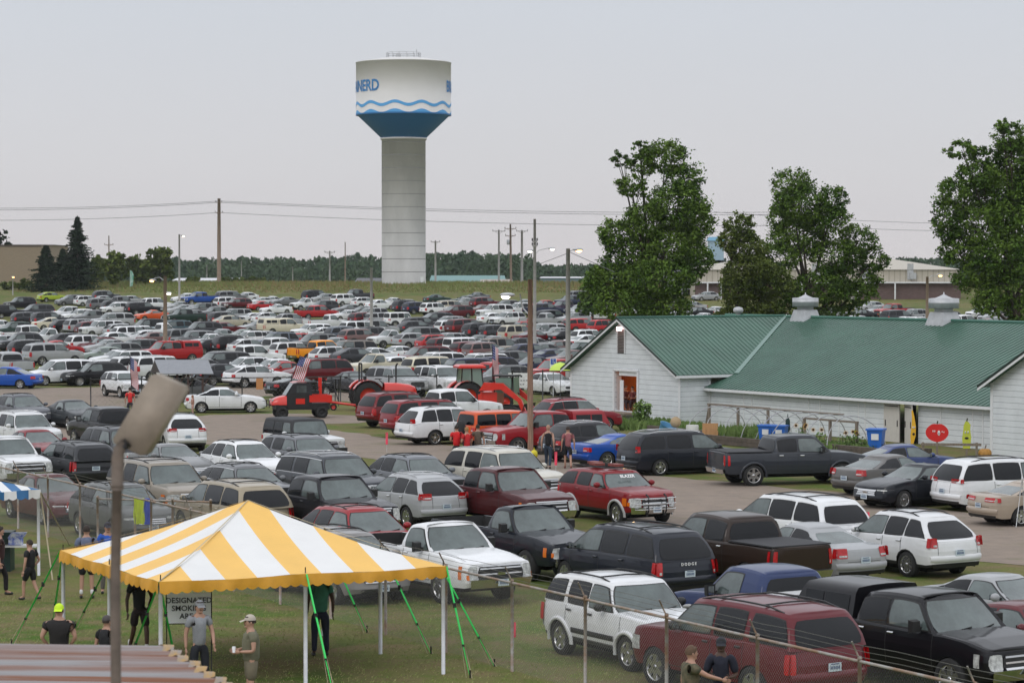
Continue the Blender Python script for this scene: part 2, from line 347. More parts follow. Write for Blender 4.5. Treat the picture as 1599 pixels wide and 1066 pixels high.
def car_meshes(kind, hi, o):
    """list of (part name, mesh) for a vehicle; o = option dict"""
    t = dict(TY[kind]); t.update({k: v for k, v in o.items() if k in ('L', 'W', 'H', 'wr', 'rt', 'rb', 'wt', 'cowl', 'yt', 'sill', 'win', 'bed', 'xf', 'xr', 'slant')})
    truck = 'bed' in t; ol = outline(t, []); t['_ol'] = ol; parts = []
    fulll = [(x, y) for x, y in ol]+[(x, -y) for x, y in ol[-2:0:-1]]; n = len(fulll); nh = len(ol)
    B = MB(); hs_ = (0, .10, .22, .4, .6, .8, .93, 1.0) if hi else (0, .15, .4, .7, .92, 1.0)
    rows = []
    for h in hs_:
        row = []
        for (x, y) in fulll:
            zt_ = ztop(t, x); a = arch(t, x); ar = abs(y) > t['W']/2*.8 and a > 0; zl = max(t['sill'], a) if ar else t['sill']
            if abs(x) > t['L']/2-.5 and not ar: zl = t['sill']-.04+.1*max(0, (abs(x)-t['L']/2+.5)/.5)
            z = lerp(zl, zt_, h)
            hh = (z-t['sill'])/(zt_-t['sill']); X, Y = shell(t, x, y, max(0, hh)); row.append(Vector((X, Y, z-(0.02 if h == 1 else 0))))
        rows.append(row)
    nlow = 1 if o.get('clad', t.get('clad')) else 0
    for i in range(len(rows)-1):
        B.grid([rows[i], rows[i+1]], 1 if (i < nlow) else 0, True, True)
    # arch liners and underside
    inner = [Vector((p.x*.985, p.y*(.70 if abs(p.y) > t['W']/2*.7 else 1), p.z)) for p in rows[0]]
    B.grid([rows[0], inner], 2, False, True)
    top = .80 if truck else .62
    for s in (1, -1): B.grid([[Vector((x, s*t['W']/2*.69, t['sill']-.03)) for x in (-t['L']/2+.12, t['L']/2-.12)], [Vector((x, s*t['W']/2*.69, t['wr']*2+.02)) for x in (-t['L']/2+.12, t['L']/2-.12)]], 2, False)
    B.poly([(-t['L']/2+.15, -t['W']/2*.8, t['sill']+.02), (t['L']/2-.15, -t['W']/2*.8, t['sill']+.02), (t['L']/2-.15, t['W']/2*.8, t['sill']+.02), (-t['L']/2+.15, t['W']/2*.8, t['sill']+.02)], 2)
    B.box((0, 0, t['sill']-.07), (t['L']*.74, t['W']*.62, .16), 2)  # dark frame and axle blocks, added to deepen the shade under the vehicle
    for xw in (t['xf'], t['xr']): B.box((xw, 0, t['wr']*.85), (.16, t['W']*.8, .14), 2)
    # deck rows
    topr = rows[-1]; bed = t.get('bed'); drow = []
    fr = (-1, -.985, -.93, -.90, -.55, 0, .55, .90, .93, .985, 1)
    for k in range(nh):
        p = topr[k]; q = topr[-k] if k > 0 else topr[0]
        if k in (0, nh-1): q = p
        row = []
        for f in fr:
            x = p.x; y = lerp(q.y, p.y, (f+1)/2); w_ = min(1, abs(p.y)/(t['W']/2))
            z = p.z+.022*(1 if abs(f) < 1 else 0)*w_+.045*(1-f*f)*w_*(1 if x > 0 else .5)
            if hi and x > t['cowl']-.1 and abs(f) > .5 and abs(f) < .95: z += .012
            if bed and bed[0] < ol[k][0] < bed[1]:
                z = p.z+.02 if abs(f) > .92 else .82
            row.append(Vector((x, y, z)))
        drow.append(row)
    for i in range(nh-1):
        mid = (ol[i][0]+ol[i+1][0])/2; inb = bed and bed[0] < mid < bed[1]
        a, b = drow[i], drow[i+1]
        for j in range(len(fr)-1):
            mm = 4 if (inb and 2 <= j <= 7) else 0
            B.add([a[j], a[j+1], b[j+1], b[j]], [(0, 1, 2, 3)], mm, not inb)
    # cabin
    lv, xf, xr, yy, zz = cabin_rings(t); crows = []
    for v in lv:
        half = []
        yv = yy(v); rc = .10 if v < .9 else .14
        for y in (0, .5*yv, .8*yv, yv-.05): half.append(cab_end(t, y, v, 0, True))
        a, b = xf(v)-.17, xr(v)+.11
        if t.get('flat') or truck: a, b = xf(v)-.06, xr(v)+.06
        for q in range(9):
            x = lerp(a, b, q/8); half.append(Vector((x, yv, zz(x, v))))
        for y in (yv-.05, .8*yv, .5*yv, 0): half.append(cab_end(t, y, v, 0, False))
        if v == 1.0:
            half = [Vector((p.x+(-.03 if i < 4 else (.03 if i > 12 else 0)), max(0, p.y-.035), p.z+.018)) for i, p in enumerate(half)]
        crows.append(half+[Vector((p.x, -p.y, p.z)) for p in half[-2:0:-1]])
    rm = 3 if o.get('roof') else 0
    for i in range(len(crows)-1): B.grid([crows[i], crows[i+1]], rm if (i >= 3) else (3 if o.get('roof') == 'full' else 0), True, True)
    tr = crows[-1]; m_ = len(half); rr = []
    for k in range(m_):
        p = tr[k]; q = tr[-k] if 0 < k < m_-1 else p
        rr.append([Vector((p.x, lerp(q.y, p.y, (f+1)/2), p.z+.035*(1-f**4)*min(1, abs(p.y)/.4))) for f in (-1, -.9, -.5, 0, .5, .9, 1)])
    B.grid(rr, rm, True)
    # black window surrounds
    H1 = .87
    if t['win']:
        wins = t['win']
        fa = lambda v: xf(v)-(.16 if not t.get('flat') else .14)
        sus = [(wins[0][0], wins[-1][1])]
    for s in (1, -1):
        for wi, (a, b) in enumerate(wins):
            first = wi == 0; last = wi == len(wins)-1 and not truck
            def fn(u, v, a=a, b=b, first=first, last=last, s=s, off=.004, g=.022):
                vv = lerp(.05, H1+.02, v) if off < .006 else lerp(.09, H1-.02, v)
                xa = min(a+.45 if first else a, fa(vv)+(.02 if off < .006 else -.02)) if first else a+g*0
                xb = b
                if last: xb = max(b-.35, xr(vv)+(.15 if t['rt']-t['rb'] > .3 else .13))
                if last and t['rt']-t['rb'] > .6: xb = max(xb, lerp(b-.28, b, v))
                if off < .006: xa += .02; xb -= .02
                return cab_side(t, lerp(xa, xb, u), vv, off, s)
            sheet(B, lambda u, v: fn(u, v), 0, 1, 0, 1, 5, 4, 1, .05)
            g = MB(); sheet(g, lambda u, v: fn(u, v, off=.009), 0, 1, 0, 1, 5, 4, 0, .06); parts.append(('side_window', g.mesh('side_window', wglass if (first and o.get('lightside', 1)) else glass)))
            if hi and o.get('cw'):
                for (va, vb) in ((.045, .085), (H1-.01, H1+.03)):
                    sheet(B, lambda u, v, va=va, vb=vb, a=a, b=b: cab_side(t, lerp(min(a+.35, fa(va)) if wi == 0 else a+.06, b-.1, u), lerp(va, vb, v), .011, s), 0, 1, 0, 1, 5, 1, 5)
    if not (o.get('noglass')):
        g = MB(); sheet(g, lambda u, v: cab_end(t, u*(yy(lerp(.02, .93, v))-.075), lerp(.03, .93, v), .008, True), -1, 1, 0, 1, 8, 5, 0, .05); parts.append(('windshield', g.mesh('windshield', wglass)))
        sheet(B, lambda u, v: cab_end(t, u*(yy(lerp(.0, .96, v))-.05), lerp(.0, .96, v), .003, True), -1, 1, 0, 1, 8, 5, 1, .05)
        lo_ = .10 if truck else .07
        g = MB(); sheet(g, lambda u, v: cab_end(t, u*(yy(lerp(lo_, .86, v))-.12), lerp(lo_, .88, v), .008, False), -1, 1, 0, 1, 8, 5, 0, .08)
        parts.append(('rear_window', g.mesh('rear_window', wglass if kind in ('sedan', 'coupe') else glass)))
    L, W = t['L']/2, t['W']/2; zb = ztop(t, L-.1); zr_ = ztop(t, -L+.1); sp = t['sill']
    # front: grille, lamps, lower intake, bumper bar
    big = truck or kind in ('bigsuv', 'suv', 'jeep')
    gz0, gz1 = (sp+.33*(zb-sp), sp+.86*(zb-sp)) if big else (sp+.48*(zb-sp), sp+.82*(zb-sp))
    gw = .52*W if not truck else .60*W
    if o.get('grille') == 'big': gw = .66*W; gz0 -= .04; gz1 += .05
    g = MB()
    sheet(g, lambda y, z: end_pt(t, y, z, .012), -gw, gw, gz0, gz1, 8, 3, 0, .08)
    if hi or o.get('cg'):
        nb = 3 if hi else 2
        for k in range(nb):
            z = lerp(gz0, gz1, (k+.5)/nb); g.grid([[end_pt(t, y*gw*.92, z-.018, .026) for y in (-1, -.5, 0, .5, 1)], [end_pt(t, y*gw*.92, z+.018, .026) for y in (-1, -.5, 0, .5, 1)]], 1, True)
    if o.get('cg'):
        for (za, zb_) in ((gz0-.02, gz0+.02), (gz1-.02, gz1+.02)):
            g.grid([[end_pt(t, y*gw, za, .03) for y in (-1, -.5, 0, .5, 1)], [end_pt(t, y*gw, zb_, .03) for y in (-1, -.5, 0, .5, 1)]], 1, True)
        zc = (gz0+gz1)/2; g.box(end_pt(t, 0, zc, .035), (.02, .22, .07), 1)
    parts.append(('grille', g.mesh('grille', [blackp, chrome if (hi or o.get('cg')) else blackp])))
    g0, g1 = (gz0+.10*(gz1-gz0), gz1) if truck or big else (gz0+.15, gz1+.03)
    for s in (1, -1):
        g = MB(); sheet(g, lambda y, z: end_pt(t, s*y, z, .014), gw+.02, W*.93, g0, g1, 6, 3, 0, .1)
        if o.get('amber'): sheet(g, lambda y, z: end_pt(t, s*y, z, .02), W*.90, W*.95, g0+.04, g0+.16, 3, 2, 1)
        for x0_ in (L-.30,):
            sheet(g, lambda x, z: side_pt(t, x, z, .008, s), L-.52 if not truck else L-.42, L-.27, g0+.03, g1-.01, 3, 2, 1 if o.get('amber') else 0)
        parts.append(('headlight', g.mesh('headlight', [lampg, ambl])))
    bz0, bz1 = sp+.02, sp+.26*(zb-sp)
    g = MB()
    sheet(g, lambda y, z: end_pt(t, y, z, .016), -.62*W, .62*W, bz0+.03, bz1, 8, 2, 1, .06)
    if truck or o.get('cb'):
        rows2 = [[end_pt(t, y*W*.9, z, .07) for y in (-1, -.8, -.4, 0, .4, .8, 1)] for z in (sp+.02, sp+.10, sp+.24)]
        g.grid(rows2, 2, True); g.grid([[end_pt(t, y*W*.9, sp+.24, .07) for y in (-1, -.8, -.4, 0, .4, .8, 1)], [end_pt(t, y*W*.9, sp+.25, 0) for y in (-1, -.8, -.4, 0, .4, .8, 1)]], 2, True)
    parts.append(('front_bumper', g.mesh('front_bumper', [paint, blackp, chrome])))
    # rear lamps
    tz0, tz1 = (sp+.42*(zr_-sp), sp+.90*(zr_-sp)) if (truck or kind in ('bigsuv', 'suv')) else ((sp+.50*(zr_-sp), sp+.95*(zr_-sp)) if kind == 'minivan' else (sp+.62*(zr_-sp), sp+.88*(zr_-sp)))
    if 'tz' in o: tz0, tz1 = o['tz']
    tw = o.get('tw', .82 if (truck or kind in ('bigsuv', 'minivan')) else (.62 if kind in ('sedan', 'coupe') else .72))
    for s in (1, -1):
        g = MB(); sheet(g, lambda y, z: end_pt(t, s*y, z, .014, False), tw*W, W*.94, tz0, tz1, 4, 3, 0, .06)
        sheet(g, lambda x, z: side_pt(t, x, z, .010, s), -L+.12, -L+(.22 if (truck) else .26), tz0, tz1, 3, 3, 0, .05)
        if hi: sheet(g, lambda y, z: end_pt(t, s*y, z, .018, False), tw*W+.02, W*.86, tz0+.03, tz0+.03+.2*(tz1-tz0), 3, 2, 1)
        parts.append(('taillight', g.mesh('taillight', [redl, lampg])))
    g = MB(); pz = sp+.55*(zr_-sp) if not truck else sp+.14
    if kind in ('sedan', 'coupe'): pz = sp+.58*(zr_-sp)
    if o.get('lowplate'): pz = sp+.30*(zr_-sp)
    def plt(g, front, z):
        sg = 1 if front else -1
        p = end_pt(t, 0, z, .03 if not (truck or (front and o.get('cb'))) else .09, front); g.box(p, (.012, .31, .16), 0); [g.box(p+Vector((sg*.008, (q_-2.5)*.041, -.008)), (.006, .024, .062), 1) for q_ in range(6)]; g.box(p+Vector((sg*.008, 0, .06)), (.006, .20, .018), 1)
    plt(g, False, pz); parts.append(('license_plate', g.mesh('license_plate', [plate, plated])))
    g = MB(); plt(g, True, sp+.16 if not (truck or big) else sp+.15); parts.append(('license_plate', g.mesh('license_plate', [plate, plated])))
    g = MB()
    rz = sp+.30*(zr_-sp)
    if truck or o.get('crb'):
        rows2 = [[end_pt(t, y*W*.92, z, .09, False) for y in (-1, -.8, -.4, 0, .4, .8, 1)] for z in (sp+.02, sp+.20)]
        g.grid(rows2, 2, True); g.grid([rows2[1], [end_pt(t, y*W*.92, sp+.22, 0, False) for y in (-1, -.8, -.4, 0, .4, .8, 1)]], 1, True)
    else:
        sheet(g, lambda y, z: end_pt(t, y, z, .02, False), -.88*W, .88*W, sp, rz*.75 if kind in ('suv', 'cross', 'jeep') else sp+.10, 8, 2, 1)
        rows2 = [[end_pt(t, y*W*.93, z, o_, False) for y in (-1, -.9, -.5, 0, .5, .9, 1)] for z, o_ in ((rz-.06, .01), (rz-.02, .05), (rz+.08, .05), (rz+.12, .0))]
        g.grid(rows2, 0, True)
    parts.append(('rear_bumper', g.mesh('rear_bumper', [paint, blackp, chrome])))
    # mirrors
    for s in (1, -1):
        g = MB(); mx_ = t['cowl']-.52; mz = ztop(t, mx_)+.10; my = W+.10; d = (.13, .20, .15) if not truck else (.09, .20, .24)
        (g.ell((mx_, s*my, mz), (d[0]*.75, d[1]*.62, d[2]*.62), 0, 10, 8) if not truck else g.add([(mx_-.06*q1, s*(my+.11*q2*(1-.15*(q1 < 0))), mz+.13*q3*(1-.2*(q1 < 0))) for q1 in (-1, 1) for q2 in (-1, 1) for q3 in (-1, 1)], [(0, 1, 3, 2), (4, 6, 7, 5), (0, 4, 5, 1), (2, 3, 7, 6), (0, 2, 6, 4), (1, 5, 7, 3)], 0)); g.box((mx_-.0, s*(my-.14), mz-.04), (.06, .16, .04), 1)
        g.box((mx_-d[0]*.62, s*my, mz), (.02, d[1]*.75, d[2]*.75), 2)
        parts.append(('side_mirror', g.mesh('side_mirror', [blackp if (truck or o.get('bm')) else paint, blackp, chrome])))
    if o.get('rails', t.get('rails')):
        for s in (1, -1):
            g = MB(); a, b = xr(1)+.25, xf(1)-.25; y = yy(1)-.06
            pts = [Vector((lerp(a, b, k/6), s*y, zz(lerp(a, b, k/6), 1)+(.015 if k in (0, 6) else .065))) for k in range(7)]
            g.tube(pts, .02, 5, 0)
            if s == 1 and (hi or o.get('xb')):
                for q_ in ((.25, .8) if not o.get('xb') else (.1, .45, .8)): xq = lerp(a, b, q_); g.tube([(xq, -y, zz(xq, 1)+.065), (xq, 0, zz(xq, 1)+.085), (xq, y, zz(xq, 1)+.065)], .018, 5)
            parts.append(('roof_rail', g.mesh('roof_rail', chrome if o.get('crail') else blackp)))
    if hi:
        # door seams and handles
        ws = t['win']; cuts = [ws[0][0]+.26] + [w_[1]-.035 for w_ in (ws if truck else ws[:2])]
        if kind in ('reg', 'coupe'): cuts = cuts[:2]
        for s in (1, -1):
            for ci, xc in enumerate(cuts):
                xc = max(xc, t['xr']+.22) if not truck else xc
                B.grid([[side_pt(t, xc-.009, lerp(max(sp+.08, 0), ztop(t, xc)-.03, k/5), .003, s) for k in range(6)], [side_pt(t, xc+.009, lerp(sp+.08, ztop(t, xc)-.03, k/5), .003, s) for k in range(6)]], 1, True)
            B.grid([[side_pt(t, lerp(cuts[-1], cuts[0], k/6), sp+.08+d, .003, s) for k in range(7)] for d in (0, .014)], 1, True)
            for xc in cuts[1:]:
                g = MB(); z = ztop(t, xc)-.13; g.grid([[side_pt(t, xc+.06+.17*u, z+dz, of, s) for u in (0, .5, 1)] for dz, of in ((-.022, .006), (-.005, .035), (.015, .035), (.028, .006))], 0, True)
                parts.append(('door_handle', g.mesh('door_handle', chrome if o.get('ch') else (blackp if o.get('bm') else paint))))
            if o.get('fl'):     # flared light arches
                for xw in (t['xf'], t['xr']):
                    r1, r2 = t['wr']+.07, t['wr']+.15; rws = []
                    for k in range(13):
                        a = math.pi*(k/12)*1.06-.09; rws.append([side_pt(t, xw+rr_*math.cos(a), t['wr']*.9+rr_*math.sin(a), of, s) for rr_, of in ((r1, .01), (r1, .055), (r2-.01, .045), (r2, .004))])
                    B.grid(rws, 6 if o['fl'] == 2 else 0, True)
        # wipers
        g = MB()
        for y0 in (-.55, .1):
            p = [cab_end(t, y0+.55*u, .05+.10*u, .022, True) for u in (0, .5, 1)]; g.tube(p, .012, 4, 0)
        parts.append(('wiper', g.mesh('wiper', blackp)))
        if not truck and not kind in ('sedan', 'coupe'):
            # tailgate outline
            for s in (1, -1): B.grid([[end_pt(t, s*(tw*W-.03+d), lerp(rz+.14, zr_-.02, k/4), .003, False) for k in range(5)] for d in (0, .014)], 1, True)
        elif truck:
            for s in (1, -1): B.grid([[end_pt(t, s*(tw*W-.03+d), lerp(sp+.25, zr_-.02, k/4), .003, False) for k in range(5)] for d in (0, .014)], 1, True)
        else:
            B.grid([[end_pt(t, y*W*.6, sp+.52*(zr_-sp)+d, .003, False) for y in (-1, -.5, 0, .5, 1)] for d in (0, .012)], 1, True)
        # hood edge seams
        for s in (1, -1):
            B.grid([[Vector((x, s*(W*.80+d), ztop(t, x)+.022+.045*(1-.64)+.006+.006)) for x in (t['cowl']+.05, (t['cowl']+L)/2, L-.35)] for d in (-.008, .008)], 1, True)
    if o.get('topper'):
        g = MB(); b0, b1 = t['bed'][0], t['bed'][1]+.02; zt_ = t['H']-.03; y1, y2 = W*.93, W*.80; z0 = ztop(t, -2)+.015
        prof = lambda x, yb_, yt_: [Vector((x, yb_, z0)), Vector((x, lerp(yb_, yt_, .75), lerp(z0, zt_, .8))), Vector((x, yt_-.04, zt_-.015)), Vector((x, yt_*.5, zt_+.02)), Vector((x, 0, zt_+.03)), Vector((x, -yt_*.5, zt_+.02)), Vector((x, -yt_+.04, zt_-.015)), Vector((x, -lerp(yb_, yt_, .75), lerp(z0, zt_, .8))), Vector((x, -yb_, z0))]
        sl_ = o.get('tslope', .22); rws = [prof(b0-.03+(0), y1, y2)]
        rws[0] = [Vector((p.x+sl_*(p.z-z0)/(zt_-z0), p.y, p.z)) for p in rws[0]]
        rws += [prof(x, y1, y2) for x in (b0+.4, (b0+b1)/2, b1)]
        g.grid(rws, 0, True); g.add(rws[0], [tuple(range(9))], 0); g.add(rws[-1], [tuple(range(9))[::-1]], 0)
        for s in (1, -1):
            for (xa, xb) in ((b0+.35, (b0+b1)/2-.03), ((b0+b1)/2+.03, b1-.15)):
                g.grid([[Vector((lerp(xa, xb, u), s*(lerp(y1, y2, .75*vv/.8)+.012), lerp(z0, zt_, vv))) for u in (0, 1)] for vv in (.2, .45, .72)], 1, False)
        sheet(g, lambda u, v: Vector((b0-.045+sl_*v, u*(lerp(y1, y2, v)-.15), lerp(z0, zt_, v))), -1, 1, .15, .8, 3, 2, 1, .05)
        parts.append(('truck_topper', g.mesh('truck_topper', [paint, glass])))
    if o.get('tonneau'):
        g = MB(); b0, b1 = t['bed']; g.box(((b0+b1)/2, 0, ztop(t, -2)+.03), (b1-b0+.04, W*1.84, .035)); parts.append(('bed_cover', g.mesh('bed_cover', softtop)))
    if o.get('toolbox'):
        g = MB(); b0, b1 = t['bed']; g.box((b1-.30, 0, 1.34), (.5, W*1.78, .18)); g.box((b1-.30, 0, 1.44), (.54, W*1.82, .03)); parts.append(('tool_box', g.mesh('tool_box', mat('diamond_plate', .6, .45, metal=.2, noise=.2, nscale=30))))
    if o.get('spare'):
        g = MB(); g.lathe([(.20, -L-.20), (.36, -L-.19), (.38, -L-.05), (.3, -L)], 20, 0, 'x', (0, 0, .98)); parts.append(('spare_wheel', g.mesh('spare_wheel', rubber)))
    if o.get('rack'):
        g = MB()
        zr2 = t['H']+.07
        for s in (1, -1): g.tube([(-1.75, s*.6, zr2), (.25, s*.6, zr2)], .022, 5)
        for x in (-1.7, -1.3, -.9, -.5, -.1, .2): g.tube([(x, -.6, zr2), (x, .6, zr2)], .018, 5)
        for x, y in ((-1.5, .1), (-.9, -.2), (-.2, .1)): g.box((x, y, zr2+.05), (.5, .3, .08), 1)
        parts.append(('roof_rack', g.mesh('roof_rack', [blackp, mat('rack_load', (.2, .05, .04), .6, noise=.5, nscale=6)])))
    if o.get('guard'):
        g = MB()
        for s in (1, -1): g.tube([(L+.02, s*.34, .35), (L+.12, s*.34, .5), (L+.12, s*.34, .95), (L-.02, s*.34, 1.02)], .03, 6)
        for z in (.55, .72, .9): g.tube([(L+.0, -.78, z), (L+.12, -.6, z), (L+.12, .6, z), (L+.0, .78, z)], .02, 6, 1)
        parts.append(('grille_guard', g.mesh('grille_guard', [blackp, chrome])))
    if kind == 'jeep':
        g = MB()
        for xw in (t['xf'], t['xr']):
            for s in (1, -1):
                rws = []
                for k in range(9):
                    a = math.pi*k/8; rws.append([Vector((xw+rr_*math.cos(a), s*yv_, .36+rr_*.98*math.sin(a))) for rr_, yv_ in ((t['wr']+.07, W-.05), (t['wr']+.07, W+.10), (t['wr']+.11, W+.10), (t['wr']+.13, W-.05))])
                g.grid(rws, 0, True)
        parts.append(('fender_flare', g.mesh('fender_flare', blackp)))
        g = MB(); g.box((L+.06, 0, .62), (.16, 1.7, .18)); parts.append(('front_bumper', g.mesh('front_bumper', blackp)))
    if o.get('cladside'):
        for s in (1, -1): B.grid([[side_pt(t, lerp(t['xr']+.5, t['xf']-.5, k/4), z, of, s) for k in range(5)] for z, of in ((sp+.17, .004), (sp+.19, .02), (sp+.27, .02), (sp+.29, .004))], 1, True)
    body = B.mesh('body', [paint, blackp, under, {'black': softtop, 'full': softtop, 'white': mat('white_roof', .7, .3, coat=.6)}.get(o.get('roof'), paint), bedm, chrome, mat('flare_silver', .4, .4)])
    return t, [('body', body)]+parts
def car(kind, color, loc, heading, label, cat=None, group=None, name=None, hi=True, style=0, **o):
    key = (kind, hi, tuple(sorted((k, str(v)) for k, v in o.items())))
    if key not in CARS: CARS[key] = car_meshes(kind, hi, o)
    t, parts = CARS[key]
    nm = name or {'sedan': 'sedan', 'coupe': 'coupe', 'cross': 'crossover', 'suv': 'suv', 'bigsuv': 'large_suv', 'minivan': 'minivan', 'jeep': 'off_roader', 'crew': 'pickup_truck', 'reg': 'pickup_truck'}[kind]
    y = loc[1]; root = empty(nm, (loc[0], loc[1], zg(y)-.01), 0, label, cat or {'crew': 'pickup truck', 'reg': 'pickup truck', 'suv': 'SUV', 'bigsuv': 'SUV', 'cross': 'SUV', 'jeep': 'SUV', 'sedan': 'car', 'coupe': 'car', 'minivan': 'minivan'}[kind], group)
    sl_ = (zg(y+2.5)-zg(y-2.5))/5; nrm = Vector((0, -sl_, 1)).normalized()
    root.rotation_euler = (Vector((0, 0, 1)).rotation_difference(nrm) @ Euler((0, 0, R(heading))).to_quaternion()).to_euler()
    c = COL[color] if isinstance(color, str) else color; j = random.uniform(.9, 1.1)
    for n_, me in parts:
        ob = obj(n_, me, root); ob.color = (c[0]*j, c[1]*j, c[2]*j, 1)
    wheels(root, t, hi, style); return root
# ------------------------------------------------------------------ vehicles that the photograph shows large
A_, N_ = -58, 32         # the two directions everything on the fairground is lined up with
FOOT = []                # footprints (centre, heading, half length, half width), to keep vehicles apart
def roofloc(kind, px, py, heading, o={}):
    t = dict(TY[kind]); t.update({k: v for k, v in o.items() if k in t})
    p = at(px, py, t['H']); mid = (t['wt']+t['rt'])/2; h = R(heading); return Vector((p.x-mid*math.cos(h), p.y-mid*math.sin(h), 0)), t
def near(kind, color, px, py, heading, label, cat=None, **o):
    p, t = roofloc(kind, px, py, heading, o); FOOT.append([p.x, p.y, heading, t['L']/2, t['W']/2, 0])
    return car(kind, color, p, heading, label, cat, **o)
F_, B_ = -58, 122
LIB = near('suv', 'white', 953, 893, -60, 'boxy white SUV with black roof rails nearest behind the chain-link fence', style=0, L=4.5, W=1.85, H=1.78, wt=.50, cowl=.98, rt=-1.95, rb=-2.12, xf=1.35, xr=-1.34, bm=1, ch=0, fl=1, cladside=1, amber=1)
near('bigsuv', (.12, .010, .016), 1203, 934, 124, 'dark red full-size SUV with tinted rear window, behind the fence at the bottom', style=1, bm=1, cw=0, tw=.84)
near('crew', 'black', 1442, 917, -56, 'black crew cab pickup with a bed topper and chrome bumper at the bottom right', style=1, topper=1, ch=1, cb=1, tslope=.35, lightside=1)
near('reg', (.022, .04, .12), 1207, 881, 122, 'dark blue extended cab pickup with a white toolbox behind its cab', style=0, toolbox=1, rt=-.55, rb=-.7, bed=(-2.72, -.8), fl=2, ch=0)
near('minivan', (.014, .017, .026), 1008, 818, 122, 'navy black minivan with red taillights behind the boxy white SUV', style=2, ch=0, tw=.78, crb=0)
near('crew', 'brown', 1144, 798, 122, 'dark brown crew cab pickup with a flat bed cover and red taillights', style=1, tonneau=1, ch=1, cg=1)
near('sedan', 'silver', 1270, 815, 122, 'silver sedan with large triangular red taillights, seen from behind', style=0, L=5.05, tw=.60, tz=(.72, .98))
near('minivan', 'white', 1262, 771, 122, 'white minivan with dark tinted rear window behind the silver sedan', style=0, H=1.74, bm=0)
near('cross', 'white', 1430, 796, 122, 'white crossover beside the lane with dark rear glass and a chrome ten-spoke wheel', style=2, L=4.75, W=1.93, H=1.70, crail=0, ch=1, tw=.74, tz=(.86, 1.12))
near('suv', (.21, .010, .014), 942, 729, -60, 'red SUV with a roof rack and a lettered windshield banner, alone on the lane edge', style=0, H=1.68, L=4.7, wt=.35, cowl=1.0, color2=0, rack=1, guard=1, fl=2, rails=0, amber=1, cb=1, bm=0)
near('sedan', 'silver', 1548, 893, -50, 'silver sedan beside the black topper pickup at the right edge', style=1, crail=0)
near('sedan', 'maroon', 1592, 936, -52, 'dark red sedan cut off by the right edge of the photo', style=1)
near('reg', (.012, .015, .022), 822, 786, -56, 'black regular cab pickup with chrome grille beside the white work pickup', style=1, cg=1, cb=1, amber=1, L=6.1, bed=(-3.0, -.25), xr=-1.9)
WORK = near('reg', 'white', 692, 812, -56, 'white regular cab work pickup with door lettering beside the yellow tent', style=3, cg=1, cb=1, amber=1, grille='big', L=6.1, bed=(-3.0, -.25), xr=-1.9)
near('minivan', (.25, .24, .235), 505, 822, -58, 'beige grey minivan with its hood hidden under the edge of the yellow tent', style=0, L=4.9, H=1.68)
near('cross', (.30, .02, .025), 548, 787, -58, 'red crossover between the black crew cab pickup and the tent edge', style=0, W=1.95, L=4.8)
near('cross', 'silver', 655, 738, 122, 'silver crossover with slanted red taillights, seen from behind beside the black pickup', style=3, crail=1, ch=1, tw=.55, tz=(.95, 1.15), lowplate=0)
near('crew', (.014, .014, .018), 512, 739, -57, 'black crew cab pickup with a chrome bar grille above the yellow tent', style=1, cg=1, cb=1, grille='big')
near('bigsuv', (.055, .06, .07), 503, 705, -57, 'charcoal full-size SUV with chrome window trim behind the black crew cab pickup', style=1, cw=1, crail=1, cg=1)
near('cross', (.17, .18, .20), 638, 708, -57, 'blue grey crossover with black roof rails in front of the lane', style=2)
near('bigsuv', (.50, .48, .42), 768, 697, -55, 'cream full-size SUV with a light roof in front of the lane', style=0, crail=1, cg=1)
near('crew', (.075, .012, .014), 785, 727, -57, 'dark red crew cab pickup with a chrome grille next to the silver crossover', style=1, cg=1, cb=1, amber=1)
near('cross', 'white', 372, 686, -57, 'white crossover with a black grille at the near side of the lane', style=2, L=4.75, W=1.9)
near('suv', (.16, .165, .18), 462, 677, -57, 'grey blue compact SUV in front of the white off-roader', style=0, L=4.5, H=1.72)
near('jeep', 'white', 460, 651, -58, 'white four-door off-roader with a dark soft top', style=1, roof='full', amber=1)
near('cross', (.16, .165, .175), 372, 722, -57, 'grey crossover with silver window line behind the tan minivan', style=2, cw=1, H=1.62)
near('minivan', (.34, .29, .21), 376, 749, 122, 'tan minivan with dark rear windows behind the peak of the yellow tent', style=0, L=4.95, H=1.75, tw=.80)
near('bigsuv', (.25, .22, .18), 238, 715, -58, 'tan brown full-size SUV with a chrome mirror beside the leaning floodlight', style=0, amber=1, cg=1)
near('sedan', (.22, .225, .23), 262, 691, -58, 'grey sedan with a chrome grille behind the tan brown SUV', style=1)
near('suv', (.035, .037, .042), 125, 688, 122, 'charcoal compact SUV seen from behind with one square red taillight', style=1, L=4.45, H=1.74, tw=.78)
near('sedan', (.09, .014, .016), 72, 738, -58, 'dark red sedan with chrome grille behind the far fence line', style=0, cg=1, L=5.0, H=1.52)
near('cross', (.12, .125, .125), 178, 751, -58, 'grey crossover with a round badge on its grille behind the fence gate', style=2, cg=0)
near('crew', 'white', 2, 679, -58, 'white crew cab pickup with a black grille at the left edge', style=1, grille='big')
near('sedan', (.22, .02, .025), 52, 669, -58, 'red sedan parked between the white pickup and the white SUV at the left edge', style=0, H=1.5)
near('suv', 'white', 30, 641, -58, 'white SUV with pale windshield at the left edge, front facing down', style=0, crail=1)
near('sedan', (.03, .035, .04), 110, 623, -58, 'black sedan with a pale windshield at the near edge of the gravel road', style=0)
near('crew', 'black', 170, 634, 122, 'black crew cab pickup with dark rear window left of the floodlight', style=1)
near('suv', (.06, .062, .07), 178, 664, -58, 'dark grey SUV mostly hidden behind the beige floodlight', style=1)
